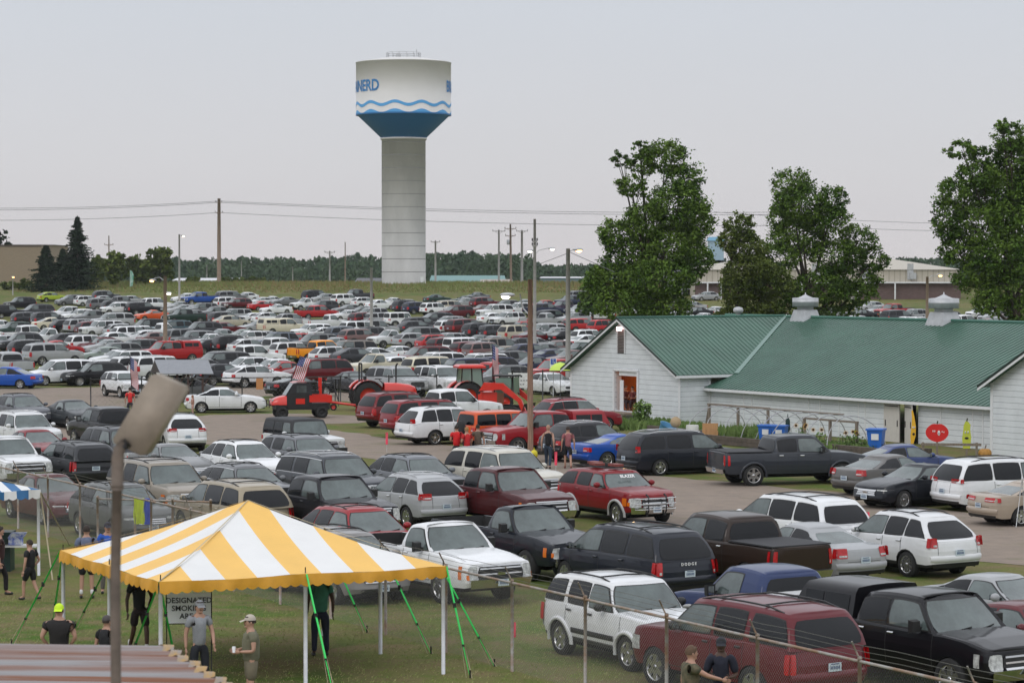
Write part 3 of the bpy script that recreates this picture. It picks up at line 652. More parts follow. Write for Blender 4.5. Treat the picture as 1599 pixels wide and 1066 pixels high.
near('cross', 'white', 282, 645, 108, 'white crossover seen squarely from behind at the end of the lane', style=2, L=4.8, W=1.88, tw=.55, tz=(.95, 1.10), crail=0)
near('cross', (.10, .105, .12), 28, 614, -58, 'dark grey crossover at the left edge just below the gravel road', style=0)
near('sedan', 'white', 343, 604, 6, 'white sedan in side view on the grass beside the floodlight', style=1, L=4.7, H=1.45, tw=.66)
near('cross', 'white', 681, 633, 30, 'white crossover with black lower trim and five-spoke wheel behind the grass strip', style=0, L=5.2, W=2.0, H=1.8, rt=-1.9, rb=-2.5, crail=0, ch=1, tz=(1.05, 1.25))
near('suv', (.15, .012, .016), 612, 611, 34, 'dark red SUV with a license plate on its tailgate left of the white pickup', style=1, L=5.0, H=1.85, tw=.8)
near('crew', 'white', 700, 606, 28, 'white crew cab pickup with a black tow hitch between two dark red SUVs', style=1, ch=0)
near('bigsuv', (.22, .014, .02), 655, 622, 30, 'dark red SUV with grey rear glass directly behind the white crossover', style=0, H=1.88)
near('jeep', 'burnt', 768, 640, 30, 'orange off-roader with a spare wheel on its back', style=0, spare=1, H=1.8, W=1.9, roof=0)
near('crew', (.28, .014, .02), 848, 640, 208, 'red crew cab pickup with a matching topper facing left behind the utility pole', style=1, topper=1, cg=1, cb=1, tslope=.3, bm=0)
near('cross', (.20, .012, .02), 882, 620, 30, 'dark red crossover with chrome window outline against the barn wall', style=2, cw=1, L=5.0, H=1.75)
near('cross', (.022, .022, .026), 907, 657, 32, 'black crossover with silver roof rails behind the two walking people', style=2, crail=1, L=4.8, H=1.7)
near('coupe', 'blue', 962, 676, 30, 'bright blue coupe with red taillights between two black vehicles', style=0, H=1.36)
near('minivan', (.012, .014, .02), 1040, 671, 25, 'black minivan with silver roof rails beside the dark crew cab pickup', style=0, crail=1, tw=.80, tz=(.95, 1.2))
near('crew', (.04, .045, .055), 1232, 676, 17, 'dark grey crew cab pickup in side view in front of the garden', style=1, tonneau=1, fl=1, ch=1, crb=1, L=5.95)
near('sedan', (.035, .055, .16), 1405, 692, 14, 'dark blue sedan parked beyond the brown grey sedan near the apple cutout', style=0, H=1.46)
near('sedan', (.11, .105, .10), 1383, 708, 36, 'brown grey sedan with red taillights between two dark cars', style=0, tw=.6, tz=(.78, 1.0))
near('sedan', (.012, .014, .02), 1444, 722, 214, 'black sedan with a wide chrome grille facing left', style=1, cg=1, H=1.47)
near('minivan', 'white', 1545, 713, 24, 'white minivan with slanted red taillights in side view at the right', style=2, tw=.45, tz=(1.0, 1.14), H=1.79, ch=0)
near('sedan', (.40, .33, .26), 1612, 748, 24, 'gold beige sedan with long red taillights at the right edge', style=0, tw=.3, tz=(.80, .94), H=1.42)
# ------------------------------------------------------------------ the packed far lot, one entry per vehicle: roof centre in the photo, kind, colour, facing
LOT = """22 446 p w L|56 449 p w R|75 455 c lime R|118 459 v g L|141 449 p r L|160 453 u d R|38 464 u k L|5 476 u k R|64 474 v d L|38 485 u d R|70 487 u d R|108 478 p w L|131 481 c w L|146 483 p g L|132 461 c w R|154 465 b g R|163 461 s s R|188 461 p g R|176 469 u d R|190 471 u w L|78 496 s cream R|100 498 c k R|122 498 u s R|142 500 u m R|168 499 b w L|184 488 b s L|28 502 c green L|42 508 p w R|78 512 q w L|104 518 c d R|130 522 u w R|186 503 c s R|200 509 u w R|180 517 s w R|40 521 c d L|42 529 u k R|90 531 s r R|166 525 c m L|170 529 s s L|192 531 u g L|75 534 b s R|160 541 s sage L|188 546 s w L|12 549 p s B|18 573 s blue 165|110 562 v w L|160 564 c k L|188 575 u w F|2 500 s w L|10 520 c w L|247 451 s w L|206 461 s s R|238 465 u w R|216 470 b k R|282 470 s s L|288 449 p brn L|240 484 k o L|292 458 s w L|312 456 p blue L|330 447 q teal L|355 453 b g R|352 462 b w R|385 456 s w L|376 464 u m L|288 475 s s L|302 477 s s L|322 473 u g L|340 477 p g L|287 482 p green L|305 484 s g L|345 486 u d R|358 493 s beige R|372 481 u s L|398 487 s w R|236 498 u k L|218 508 c w R|254 504 q w R|277 500 u teald L|322 502 u d L|350 503 s m R|282 515 u g R|244 517 s rose R|226 516 s w R|312 515 u g L|350 513 s s L|335 520 s w L|382 513 s sage L|328 529 s d R|358 523 u k R|382 527 c w R|394 516 c w L|222 530 u d L|262 533 t r L|222 535 s s L|355 546 b d L|395 556 c w L|385 567 c w R|240 553 b w R|208 555 u w R|205 547 u w L|318 560 s g L|338 565 c d R|285 590 s g L|390 538 p w R|408 469 s r R|410 463 s w L|426 462 s w L|448 463 s g L|478 464 q w L|434 475 k w L|488 452 b k R|512 457 c s L|535 458 b w R|556 452 p d L|566 463 c w R|510 469 u d L|590 468 s w R|495 476 p r R|547 474 s g L|568 478 s g L|585 479 u s L|414 486 c w R|450 489 c s R|515 490 q w R|545 483 s w L|566 486 u m R|590 486 u s R|442 496 t cream R|405 500 s s L|460 502 s g R|495 503 u w L|555 500 b w R|582 501 u s R|506 508 c w R|533 510 u slate R|554 511 u rose R|580 510 u d L|412 516 s s L|440 518 u slate L|466 519 s r L|500 520 u g L|430 527 p w R|450 533 u w R|500 531 p orange R|556 530 b taupe L|525 527 s s L|514 541 c w R|548 542 c d R|506 560 v m L|428 560 s w L|448 563 s r L|398 569 s w R|586 552 q cream L|462 586 k k R|550 578 s d F|610 571 b s F|680 571 b w F|585 542 s w L|616 464 s w L|636 466 s s L|630 469 u d R|648 470 u navy R|674 472 u w R|698 468 b beige R|680 459 s green R|718 476 v m L|746 456 s g L|728 461 s green L|730 465 s s L|752 463 u maroon R|780 475 b w L|755 475 s rose L|795 468 c g L|686 486 v d L|620 487 j w R|768 488 s w R|800 486 u w L|650 494 u d R|645 499 c d R|702 498 u w R|706 494 c s L|722 497 b m R|746 504 u d R|768 504 u d R|802 508 u beige R|660 509 v g L|610 513 q w L|642 519 c s R|676 521 c r R|694 524 u m R|706 518 c s L|716 527 j w R|748 521 s g L|730 531 u m R|776 529 u taupe R|750 532 u rose R|772 524 s s L|622 539 s w L|672 540 v m L|668 556 b cream R|692 549 v w L|756 548 v w L|730 559 v navy L|690 560 s blue L|765 563 q r R|775 556 c navy L|606 554 s s R|622 555 s w R|794 570 c g L|792 539 s tan L|796 548 c g R|905 453 b g R|895 460 u navy L|882 469 p purple L|850 472 p navy R|850 468 s r L|822 468 s s L|815 473 c w L|852 487 q s R|856 483 u d R|905 475 s s L|918 477 s s L|898 488 s s L|900 495 u r R|818 501 s r L|860 503 b s L|916 515 c w R|868 510 s s L|832 516 s m R|884 516 s k R|912 522 s w R|812 525 c d R|836 527 s s L|872 532 s rose L|908 534 s green L|822 536 c navy R|852 535 s g L|858 544 s navy R|896 547 s rose L|802 547 c rose R|838 557 s navy L|872 559 p r L|800 570 s g R|858 581 s w F|790 530 s d L|1418 492 c w L|1434 494 c w L|1396 484 v d R|1430 483 c s L|1503 491 p w R|1395 474 p r L|1362 471 s s L|1374 477 s s L|1556 485 s s L|1560 495 s s L|1568 490 s rose L|1480 485 u d L|1062 470 u taupe R|1090 479 s k L|1058 486 s w L|1100 488 s w L|1083 471 s s L|1105 455 s s L|940 480 u w L|936 465 u k L|1345 482 s k L|940 500 c r R|1340 490 c w L|1120 478 s w L|1000 478 s w L|1030 474 u k R|1460 488 s k L|1540 478 u w L|1300 480 c s R|1250 482 s w L|1210 478 u k L"""
KN = dict(s='sedan', k='coupe', c='cross', u='suv', b='bigsuv', v='minivan', p='crew', q='reg', t='crew', j='jeep')
CN = dict(w='white', s='silver', g='grey', d='darkgrey', k='black', r='red', m='maroon', o='burnt')
COL.update(brn=(.16, .06, .035), teald=(.045, .09, .11), slate=(.10, .12, .15), taupe=(.20, .175, .155), purple=(.05, .028, .06), sage=(.26, .31, .28))
HD = dict(L=212, R=32, F=-58, B=122)
lotcars = []
for e in LOT.split('|'):
    x, y, k, c, h = e.split(); kind = KN[k]; col = CN.get(c, c); hd = HD[h] if h in HD else int(h)
    x, y = float(x), float(y)
    p, t = roofloc(kind, x, y, hd)
    lotcars.append(dict(px=x, py=y, k=k, kind=kind, col=col, hd=hd, x=p.x, y=p.y, hl=t['L']/2+.10, hw=t['W']/2+.10))
# parked cars do not touch: nudge neighbours apart, mostly in depth
def ax(hd): a = R(hd); return (math.cos(a), math.sin(a))
fixed = [dict(x=f[0], y=f[1], hd=f[2], hl=f[3]+.05, hw=f[4]+.05, fx=1) for f in FOOT]
allc = lotcars+fixed
for c in allc: c['ax'] = ax(c['hd'])
for it in range(140):
    moved = 0
    allc.sort(key=lambda c: c['y'])
    for i, a in enumerate(allc):
        for b in allc[i+1:]:
            if b['y']-a['y'] > 5.6: break
            if abs(b['x']-a['x']) > 5.6: continue
            dx, dy = b['x']-a['x'], b['y']-a['y']; best = None
            for u in (a['ax'], (-a['ax'][1], a['ax'][0]), b['ax'], (-b['ax'][1], b['ax'][0])):
                def ext(c): return c['hl']*abs(c['ax'][0]*u[0]+c['ax'][1]*u[1])+c['hw']*abs(-c['ax'][1]*u[0]+c['ax'][0]*u[1])
                d = dx*u[0]+dy*u[1]; ov = ext(a)+ext(b)-abs(d)
                if ov <= 0: best = None; break
                cost = ov*(.35+abs(u[0]))
                if best is None or cost < best[0]: best = (cost, ov, u, 1 if d > 0 else -1)
            else:
                _, ov, u, sg = best; fa, fb = a.get('fx'), b.get('fx')
                if fa and fb: continue
                w_ = .5 if not (fa or fb) else 1
                # push along y so that the separation along u is reached
                if abs(u[1]) > .3: px_, py_ = ov*u[0]*.25*sg, (ov*(1-.25*u[0]*u[0])/u[1])*sg
                else: px_, py_ = ov*u[0]*sg, ov*u[1]*sg
                k_ = .6
                if not fa: a['x'] -= px_*w_*k_; a['y'] -= py_*w_*k_
                if not fb: b['x'] += px_*w_*k_; b['y'] += py_*w_*k_
                moved += 1
    if not moved: break
print('lot separation passes', it, 'still', moved)
def proj(x, y, z):
    dy = y; d = Vector((x, y, z-CAMZ)); d.rotate(Euler((PITCH, 0, 0))); return 799.5+FPX*d.x/d.y, 533-FPX*d.z/d.y
KW = dict(s='sedan', k='coupe', c='crossover', u='SUV', b='large SUV', v='minivan', p='pickup', q='pickup', t='topper pickup', j='boxy off-roader')
CW = dict(NICE, brn='rust brown', teald='dark teal', slate='slate blue', taupe='taupe', purple='dark purple', sage='pale green', lime='lime green', cream='cream', beige='beige', tan='tan', orange='bright orange')
for c in lotcars:
    c['word'] = CW.get(c['col'], c['col'])+' '+KW[c['k']]; c['sx'], c['sy'] = proj(c['x'], c['y'], zg(c['y'])+1)
def region(c):
    x, y = c['sx'], c['sy']
    d = 'back' if y < 472 else ('rear half' if y < 497 else ('middle' if y < 528 else 'front'))
    l = 'far left' if x < 130 else ('left' if x < 330 else ('centre left' if x < 560 else ('tower' if x < 720 else ('right' if x < 1000 else 'behind-barn'))))
    return d, l
def facing(c): return {212: 'facing left', 32: 'facing right', -58: 'facing the camera', 122: 'seen from behind'}.get(c['hd'], 'facing left')
def neigh(c, side):
    best = None
    for o_ in lotcars:
        if o_ is c: continue
        dx, dy = (o_['sx']-c['sx'])*side, o_['sy']-c['sy']
        if 8 < dx < 60:
            s_ = dx+abs(dy)*4
            if best is None or s_ < best[0]: best = (s_, o_)
    return best[1]['word'] if best else None
LN = {'far left': 'at the far left', 'left': 'near the lamp pole', 'centre left': 'left of the water tower', 'tower': 'below the water tower', 'right': 'left of the barn', 'behind-barn': 'beyond the barn roof'}
seen = {}
for c in sorted(lotcars, key=lambda c: c['sy']):
    d, l = region(c); lw, rw = neigh(c, -1), neigh(c, 1)
    cands = []
    base = f"{c['word']} {facing(c)}"
    if lw and rw: cands.append(f"{base} between a {lw} and a {rw}")
    cands.append(f"{base} in the {d} of the lot {LN[l]}")
    if rw: cands.append(f"{base} with a {rw} on its right, {LN[l]}")
    if lw: cands.append(f"{base} with a {lw} on its left, {LN[l]}")
    if lw and rw: cands.append(f"{base} between a {lw} and a {rw}, lot {d}")
    for q in cands:
        q = q.replace('a orange', 'an orange')
        if q not in seen and len(q.split()) <= 16: break
    else: q = f"{base} in the {d} of the lot {LN[l]}, further right"
    seen[q] = 1; c['label'] = q
for i, c in enumerate(lotcars):
    o = {}
    if c['k'] == 't': o['topper'] = 1
    if c['k'] == 'j': o['roof'] = 0
    if c['kind'] in ('crew', 'reg'): o['cb'] = 1
    VAR = dict(cross=[{}, dict(H=1.58, rt=-1.25, rb=-2.2, cw=1), dict(H=1.72, rt=-1.8, clad=0), dict(H=1.62, rails=0, yt=.63)], sedan=[{}, dict(H=1.42, rt=-1.15, yt=.58), dict(H=1.50, wt=.35, rt=-.8), dict(H=1.48, rt=-1.35, rb=-2.1)], suv=[{}, dict(H=1.72, L=4.65, rails=0), dict(H=1.86, wt=.45, clad=0), dict(H=1.76, crail=1)], bigsuv=[{}, dict(H=1.88, crail=1)], minivan=[{}, dict(H=1.70, wt=.6), dict(rails=0)], crew=[{}, dict(tonneau=1), dict(H=1.86)], reg=[{}, dict(H=1.82)], coupe=[{}], jeep=[{}])
    if c['k'] != 't': o.update(VAR[c['kind']][(i*7+int(c['px'])) % len(VAR[c['kind']])])
    rc = car(c['kind'], c['col'], (c['x'], c['y']), c['hd']+random.uniform(-3, 3), c['label'], group='cars parked in the far lot', hi=False, style=i % 4, **o)
    rc.scale = (random.uniform(.95, 1.04), random.uniform(.97, 1.02), random.uniform(.96, 1.05))
# ------------------------------------------------------------------ ground, roads
def ground_mat():
    m = bpy.data.materials.new('grass_ground'); m.use_nodes = True; n = m.node_tree; b = n.nodes['Principled BSDF']; b.inputs['Roughness'].default_value = .95; b.inputs['Specular IOR Level'].default_value = .1
    tc = n.nodes.new('ShaderNodeTexCoord')
    def noise(sc, det=6, st=None, rough=.6):
        q = n.nodes.new('ShaderNodeTexNoise'); q.inputs['Scale'].default_value = sc; q.inputs['Detail'].default_value = det; q.inputs['Roughness'].default_value = rough
        if st:
            mp = n.nodes.new('ShaderNodeMapping'); mp.inputs['Scale'].default_value = st; n.links.new(tc.outputs['Object'], mp.inputs[0]); n.links.new(mp.outputs[0], q.inputs[0])
        else: n.links.new(tc.outputs['Object'], q.inputs[0])
        return q.outputs[0]
    def rng(s, a, b_, c=0, d=1):
        r = n.nodes.new('ShaderNodeMapRange'); r.inputs[1].default_value = a; r.inputs[2].default_value = b_; r.inputs[3].default_value = c; r.inputs[4].default_value = d; n.links.new(s, r.inputs[0]); return r.outputs[0]
    def mix(f, a, b_, mode='MIX'):
        x = n.nodes.new('ShaderNodeMix'); x.data_type = 'RGBA'; x.blend_type = mode
        if isinstance(f, float): x.inputs[0].default_value = f
        else: n.links.new(f, x.inputs[0])
        for k, v in ((6, a), (7, b_)):
            if isinstance(v, tuple): x.inputs[k].default_value = (*v, 1)
            else: n.links.new(v, x.inputs[k])
        return x.outputs[2]
    base = mix(rng(noise(.12), .40, .60), (.068, .122, .020), (.135, .148, .042))
    base = mix(rng(noise(.9, 8), .40, .66), base, (.175, .135, .070))
    base = mix(rng(noise(.35, 8), .56, .70), base, (.070, .105, .024))
    fine = rng(noise(14, 4, (1, .5, 1)), .25, .75, .78, 1.22)
    base = mix(1.0, base, fine, 'MULTIPLY'); fine2 = rng(noise(60, 2), .3, .7, .7, 1.3); base = mix(1.0, base, fine2, 'MULTIPLY')
    n.links.new(base, b.inputs['Base Color'])
    bp = n.nodes.new('ShaderNodeBump'); bp.inputs['Strength'].default_value = .35; bp.inputs['Distance'].default_value = .03; n.links.new(noise(22, 5), bp.inputs['Height']); n.links.new(bp.outputs[0], b.inputs['Normal'])
    return m
ys = [10, 30, 45, 60, 75, 90, 110, 130, 160, 200, 240]+[240+6*i for i in range(1, 50)]+[560, 600, 650, 700, 760, 830, 900, 1100, 1400, 2000, 3000, 5000]
xsn = [-1]+[-.5+.05*i for i in range(0, 21)]+[1]
rows = [[Vector((x*max(120, y*1.2), y, zg(y))) for x in xsn] for y in ys]
g = MB(); g.grid(rows, 0, True); tag(g.build('ground', ground_mat()), kind='structure')
gravel = mat('gravel_road', (.265, .215, .175), .95, nscale=1.2, bump=.25, col2=(.215, .178, .148), spec=.1)
def worn(m):
    n = m.node_tree; b = n.nodes['Principled BSDF']; src = b.inputs['Base Color'].links[0].from_socket; tc = n.nodes.new('ShaderNodeTexCoord')
    for sc, lo, hi, col in ((.22, .56, .68, (.125, .130, .055)), (1.6, .60, .72, (.15, .115, .085)), (9, .35, .75, (.30, .25, .21))):
        no = n.nodes.new('ShaderNodeTexNoise'); no.inputs['Scale'].default_value = sc; no.inputs['Detail'].default_value = 8; no.inputs['Roughness'].default_value = .7; n.links.new(tc.outputs['Object'], no.inputs[0])
        r = n.nodes.new('ShaderNodeMapRange'); r.inputs[1].default_value = lo; r.inputs[2].default_value = hi; r.inputs[4].default_value = .75 if sc < 5 else .45; n.links.new(no.outputs[0], r.inputs[0])
        x = n.nodes.new('ShaderNodeMix'); x.data_type = 'RGBA'; n.links.new(r.outputs[0], x.inputs[0]); n.links.new(src, x.inputs[6]); x.inputs[7].default_value = (*col, 1); src = x.outputs[2]
    n.links.new(src, b.inputs['Base Color'])
worn(gravel)
def road(name, pix, h=.006, m=gravel, seed=1):
    """road sheet from its outline, with a ragged edge"""
    rnd = random.Random(seed); P = [at(x, y) for x, y in pix]; pts = []
    for i, p in enumerate(P):
        q = P[(i+1) % len(P)]; d = (q-p).length; k = max(1, int(d/1.2))
        nn = Vector((-(q-p).y, (q-p).x, 0)).normalized()
        for j in range(k):
            v = p.lerp(q, j/k)+nn*rnd.uniform(-.28, .28); pts.append((v.x, v.y, zg(v.y)+h))
    me = bpy.data.meshes.new(name); bm = bmesh.new(); vs = [bm.verts.new(p) for p in pts]; f = bm.faces.new(vs)
    bmesh.ops.triangulate(bm, faces=[f]); bm.normal_update()
    for f in bm.faces:
        if f.normal.z < 0: f.normal_flip()
    bm.to_mesh(me); bm.free(); me.materials.append(m); return tag(obj(name, me), kind='structure')
road('gravel_road', [(-60, 606), (0, 606), (120, 605), (250, 602), (420, 604), (560, 612), (700, 622), (700, 636), (560, 628), (420, 618), (300, 622), (150, 640), (0, 644), (-60, 646)], seed=2)
road('dirt_lane', [(-60, 655), (120, 655), (240, 656), (330, 648), (440, 645), (560, 649), (600, 655), (560, 661), (430, 662), (520, 672), (640, 688), (760, 702), (860, 712), (905, 726), (1010, 742), (1180, 756), (1330, 772), (1500, 800), (1700, 835), (1700, 900), (1599, 882), (1400, 870), (1250, 862), (1080, 835), (1000, 815), (900, 790), (860, 762), (760, 740), (600, 720), (480, 705), (360, 695), (200, 690), (0, 700), (-60, 700)], .010, seed=3)
# ------------------------------------------------------------------ barn with green metal roof (local x runs along its length towards the camera, y away)
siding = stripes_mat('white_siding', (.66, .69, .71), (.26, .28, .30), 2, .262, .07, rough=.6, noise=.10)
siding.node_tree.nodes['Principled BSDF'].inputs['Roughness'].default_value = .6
groof = mat('green_metal_roof', (.050, .120, .085), .5, metal=.1, noise=.22, nscale=.5, coat=.15)
whitet = mat('white_trim', (.70, .71, .72), .5, noise=.08); dgreen = mat('dark_green_trim', (.008, .022, .015), .5); galv = mat('galvanised', (.46, .47, .48), .5, metal=.35, noise=.2, nscale=2.5)
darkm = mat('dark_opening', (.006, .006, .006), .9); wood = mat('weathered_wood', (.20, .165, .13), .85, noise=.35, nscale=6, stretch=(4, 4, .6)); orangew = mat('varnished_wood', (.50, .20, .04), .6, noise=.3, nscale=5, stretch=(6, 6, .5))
E0 = Vector((8.73, 136.7, 0)); BA = math.atan2(-.8508, .5255)
barn = empty('barn', E0, BA, 'long white barn with green metal roof, gable door and two large roof ventilators', 'barn')
# walls
def wallp(name, pts, t, m=siding):
    g = MB(); g.prism(pts, t, 0); me = fixn(g.mesh(name, m)); return obj(name, me, barn)
g = MB(); W1 = -10.35; dx0, dx1, dz0, dz1 = -6.0, -3.85, .62, 2.75; zap = 2.8+5.175*.523
def gab(x): return 2.8+(5.175-abs(x+5.175))*.523
for a, b in ((W1, dx0), (dx1, 0)):
    if a < -5.2 < b: pass
    g.prism([(a, 0, 0), (b, 0, 0), (b, 0, gab(b)), (a, 0, gab(a))], (0, .12, 0))
g.prism([(dx0, 0, dz1), (dx1, 0, dz1), (dx1, 0, gab(dx1)), (-5.175, 0, zap), (dx0, 0, gab(dx0))], (0, .12, 0))
g.prism([(dx0, 0, 0), (dx1, 0, 0), (dx1, 0, dz0), (dx0, 0, dz0)], (0, .12, 0))
g.prism([(0, .12, 0), (0, 2.0, 0), (0, 2.0, 2.8), (0, .12, 2.8)], (-.12, 0, 0))
g.prism([(W1, .12, 0), (W1, 10.7, 0), (W1, 10.7, 2.8), (W1, .12, 2.8)], (.12, 0, 0))
WY = 2.0; DX0, DX1 = 14.15, 16.6
for a, b in ((.003, DX0), (DX1, 23.9)): g.prism([(a, WY, 0), (b, WY, 0), (b, WY, 1.98), (a, WY, 1.98)], (0, .12, 0))
# right wing gable
X2, XR2 = 23.9, 29.6; z2 = lambda x: 3.2+(5.7-abs(x-XR2))*.54
g.prism([(X2, 0, 0), (35.3, 0, 0), (35.3, 0, z2(35.3)), (XR2, 0, z2(XR2)), (X2, 0, z2(X2))], (0, .12, 0))
g.prism([(X2, .12, 0), (X2, 2, 0), (X2, 2, 3.2), (X2, .12, 3.2)], (.12, 0, 0))
obj('wall', fixn(g.mesh('wall', siding)), barn)
# roofs: planes with standing ribs
YR = 10.85; H1_, ZE = 5.50, 1.98
def rplane(name, corners, ribdir, nribs, t=.06):
    """corners: polygon; ribs interpolated between edge pairs"""
    g = MB(); n = sum(((Vector(corners[i])-Vector(corners[0])).cross(Vector(corners[i+1])-Vector(corners[0])) for i in range(1, len(corners)-1)), Vector()).normalized()
    if n.z < 0: n = -n
    g.prism(corners, -n*t, 0)
    for (a, b) in nribs:
        a, b = Vector(a), Vector(b); d = (b-a).normalized(); s = d.cross(n)*.020
        q = [a-s, a+s, b+s, b-s]; g.add([p+n*.002 for p in q]+[p+n*.027 for p in q], [(4, 5, 6, 7), (0, 1, 5, 4), (1, 2, 6, 5), (2, 3, 7, 6), (3, 0, 4, 7)], 0)
    return g
sl1 = .523; slm = (H1_-ZE)/(YR-1.55)
zr1 = 2.8+.05+5.175*sl1
# front wing, right slope (towards the main roof): from ridge x=-5.175 to eave x=.35
def w1z(x): return zr1-abs(x+5.175)*sl1+.06
def mz(y): return ZE+.06+(y-1.55)*slm
ye = -.45
def valley_y(x): return 1.55+(w1z(x)-ZE-.06)/slm
ribs = []; k = 0
y = ye+.2
while y < YR:
    xa = .35
    if y > valley_y(.35): xa = -5.175-(0)+ (5.175+.35)*0
    # intersection with valley at this y: mz(y)=w1z(x)
    xe = min(.35, -5.175+(zr1+.06-mz(y))/sl1) if y > valley_y(.35) else .35
    if xe > -5.1: ribs.append(((-5.175, y, w1z(-5.175)), (xe, y, w1z(xe))))
    y += .30
g = rplane('roof', [(-5.175, ye, w1z(-5.175)), (.35, ye, w1z(.35)), (.35, valley_y(.35), w1z(.35)), (-5.175, YR, w1z(-5.175))], None, ribs)
ribs = [((-5.175, ye+.2+.3*i, w1z(-5.175)), (-10.75, ye+.2+.3*i, w1z(-10.75))) for i in range(38)]
g2 = rplane('roof', [(-5.175, ye, w1z(-5.175)), (-5.175, YR, w1z(-5.175)), (-10.75, YR, w1z(-10.75)), (-10.75, ye, w1z(-10.75))], None, ribs)
g.add(g2.v, g2.f, 0)
# main slope
x = -4.9; ribs = []
vy = valley_y(.35)
while x < 36:
    if x < .35: y0 = 1.55+(w1z(x)-ZE-.06)/slm
    else: y0 = 1.55
    ribs.append(((x, y0, mz(y0)), (x, YR, mz(YR)))); x += .33
g2 = rplane('roof', [(.02, 1.55, mz(1.55)), (23.45, 1.55, mz(1.55)), (36, 1.55, mz(1.55)), (36, YR, mz(YR)), (-5.175, YR, mz(YR)), (.02, vy, mz(vy))], None, ribs)
g.add(g2.v, g2.f, 0)
g2 = rplane('roof', [(-10.75, YR, H1_+.05), (36, YR, H1_+.05), (36, 20, 2.0), (-10.75, 20, 2.0)], None, [((-10.5+.5*i, YR, H1_+.05), (-10.5+.5*i, 20, 2.0)) for i in range(92)])
g.add(g2.v, g2.f, 0)
# right wing roof
def w2z(x): return z2(XR2)+.08-abs(x-XR2)*.54
g2 = rplane('roof', [(23.45, ye, w2z(23.45)), (XR2, ye, w2z(XR2)), (XR2, 6, w2z(XR2)), (23.45, 6, w2z(23.45))], None, [((23.45, ye+.2+.3*i, w2z(23.45)), (XR2, ye+.2+.3*i, w2z(XR2))) for i in range(20)])
g.add(g2.v, g2.f, 0)
g2 = rplane('roof', [(35.8, ye, w2z(35.8)), (XR2, ye, w2z(XR2)), (XR2, 6, w2z(XR2)), (35.8, 6, w2z(35.8))], None, [])
g.add(g2.v, g2.f, 0)
roof = obj('roof', fixn(g.mesh('roof', groof)), barn)
g = MB()   # ridge caps and valley flashing
g.tube([(-5.175, ye, w1z(-5.175)+.02), (-5.175, YR, w1z(-5.175)+.02)], .07, 6); g.tube([(-10.7, YR, H1_+.09), (36, YR, H1_+.09)], .09, 6)
g.build('ridge_cap', mat('ridge_green', (.05, .15, .11), .35, metal=.2), roof)
g = MB(); n_ = 12
g.prism([(.35, vy-.10, mz(vy)+.035), (-5.175, YR-.10, mz(YR)+.035), (-5.175+.25, YR-.03, mz(YR)+.03), (.55, vy+.05, mz(vy)+.035)], (0, 0, .015)); g.build('valley_flashing', mat('flashing', (.16, .26, .22), .35, metal=.5), roof)
# trims
g = MB()
for (x0, x1, fz) in ((-10.75, -5.175, w1z), (-5.175, .35, w1z)):
    a, b = Vector((x0, ye-.02, fz(x0)-.08)), Vector((x1, ye-.02, fz(x1)-.08)); g.prism([a-Vector((0, 0, .11)), b-Vector((0, 0, .11)), b, a], (0, .03, 0), 0)
    a, b = a+Vector((0, -.012, .0)), b+Vector((0, -.012, .0)); g.prism([a+Vector((0, 0, .0)), b+Vector((0, 0, .0)), b+Vector((0, 0, .11)), a+Vector((0, 0, .11))], (0, .05, 0), 1)
for (x0, x1, fz) in ((23.45, XR2, w2z), (XR2, 35.8, w2z)):
    a, b = Vector((x0, ye-.02, fz(x0)-.08)), Vector((x1, ye-.02, fz(x1)-.08)); g.prism([a-Vector((0, 0, .12)), b-Vector((0, 0, .12)), b, a], (0, .03, 0), 0)
    a, b = a+Vector((0, -.012, .0)), b+Vector((0, -.012, .0)); g.prism([a, b, b+Vector((0, 0, .13)), a+Vector((0, 0, .13))], (0, .05, 0), 1)
g.prism([(.37, ye, w1z(.35)-.17), (.37, vy, w1z(.35)-.17), (.37, vy, w1z(.35)-.03), (.37, ye, w1z(.35)-.03)], (-.03, 0, 0), 0)
g.prism([(.02, 1.50, mz(1.55)-.17), (23.9, 1.50, mz(1.55)-.17), (23.9, 1.50, mz(1.55)-.03), (.02, 1.50, mz(1.55)-.03)], (0, .03, 0), 0)
for x, z in ((0, 2.8), (W1, 2.8), (X2, 3.2)): g.box((x, -.012, z/2), (.16, .03, z), 0)
g.box((.012, 1.93, 1.2), (.03, .12, 2.4), 0)
obj('trim', fixn(g.mesh('trim', [whitet, dgreen])), barn)
# gable door opening with lit varnished interior
fr = MB()
for x in (dx0-.09, dx1+.06): fr.box((x, -.02, (dz0+dz1)/2), (.14, .10, dz1-dz0+.1))
fr.box(((dx0+dx1)/2, -.02, dz1+.05), (dx1-dx0+.3, .10, .12)); fr.box((dx0-.02, .25, (dz0+dz1)/2), (.03, .32, dz1-dz0), 0); fr.box(((dx0+dx1)/2+.15, .08, dz1-.12), (dx1-dx0-.3, .06, .26))
fr.build('door_frame', whitet, barn)
g = MB(); g.box((dx0+.42, .15, (dz0+dz1)/2-.25), (.34, .05, dz1-dz0-.5)); g.build('door', whitet, barn)
g = MB(); cx = (dx0+dx1)/2
g.box((cx-1.4, 2.6, 1.6), (6.2, .05, 2.2)); g.box((dx0-3.4, 1.4, 1.6), (.05, 2.4, 2.2)); g.box((dx1+.5, 1.4, 1.6), (.05, 2.4, 2.2)); g.box((cx-1.4, 1.4, .58), (6.2, 2.5, .06)); g.box((cx-1.4, 1.4, 2.72), (6.2, 2.5, .05))
g.build('interior_lining', orangew, barn)
g = MB(); g.box((cx, -.55, .52), (2.6, 1.0, .1)); g.box((cx-1.1, -.9, .25), (.12, .12, .5)); g.box((cx+1.1, -.9, .25), (.12, .12, .5)); g.build('loading_step', wood, barn)
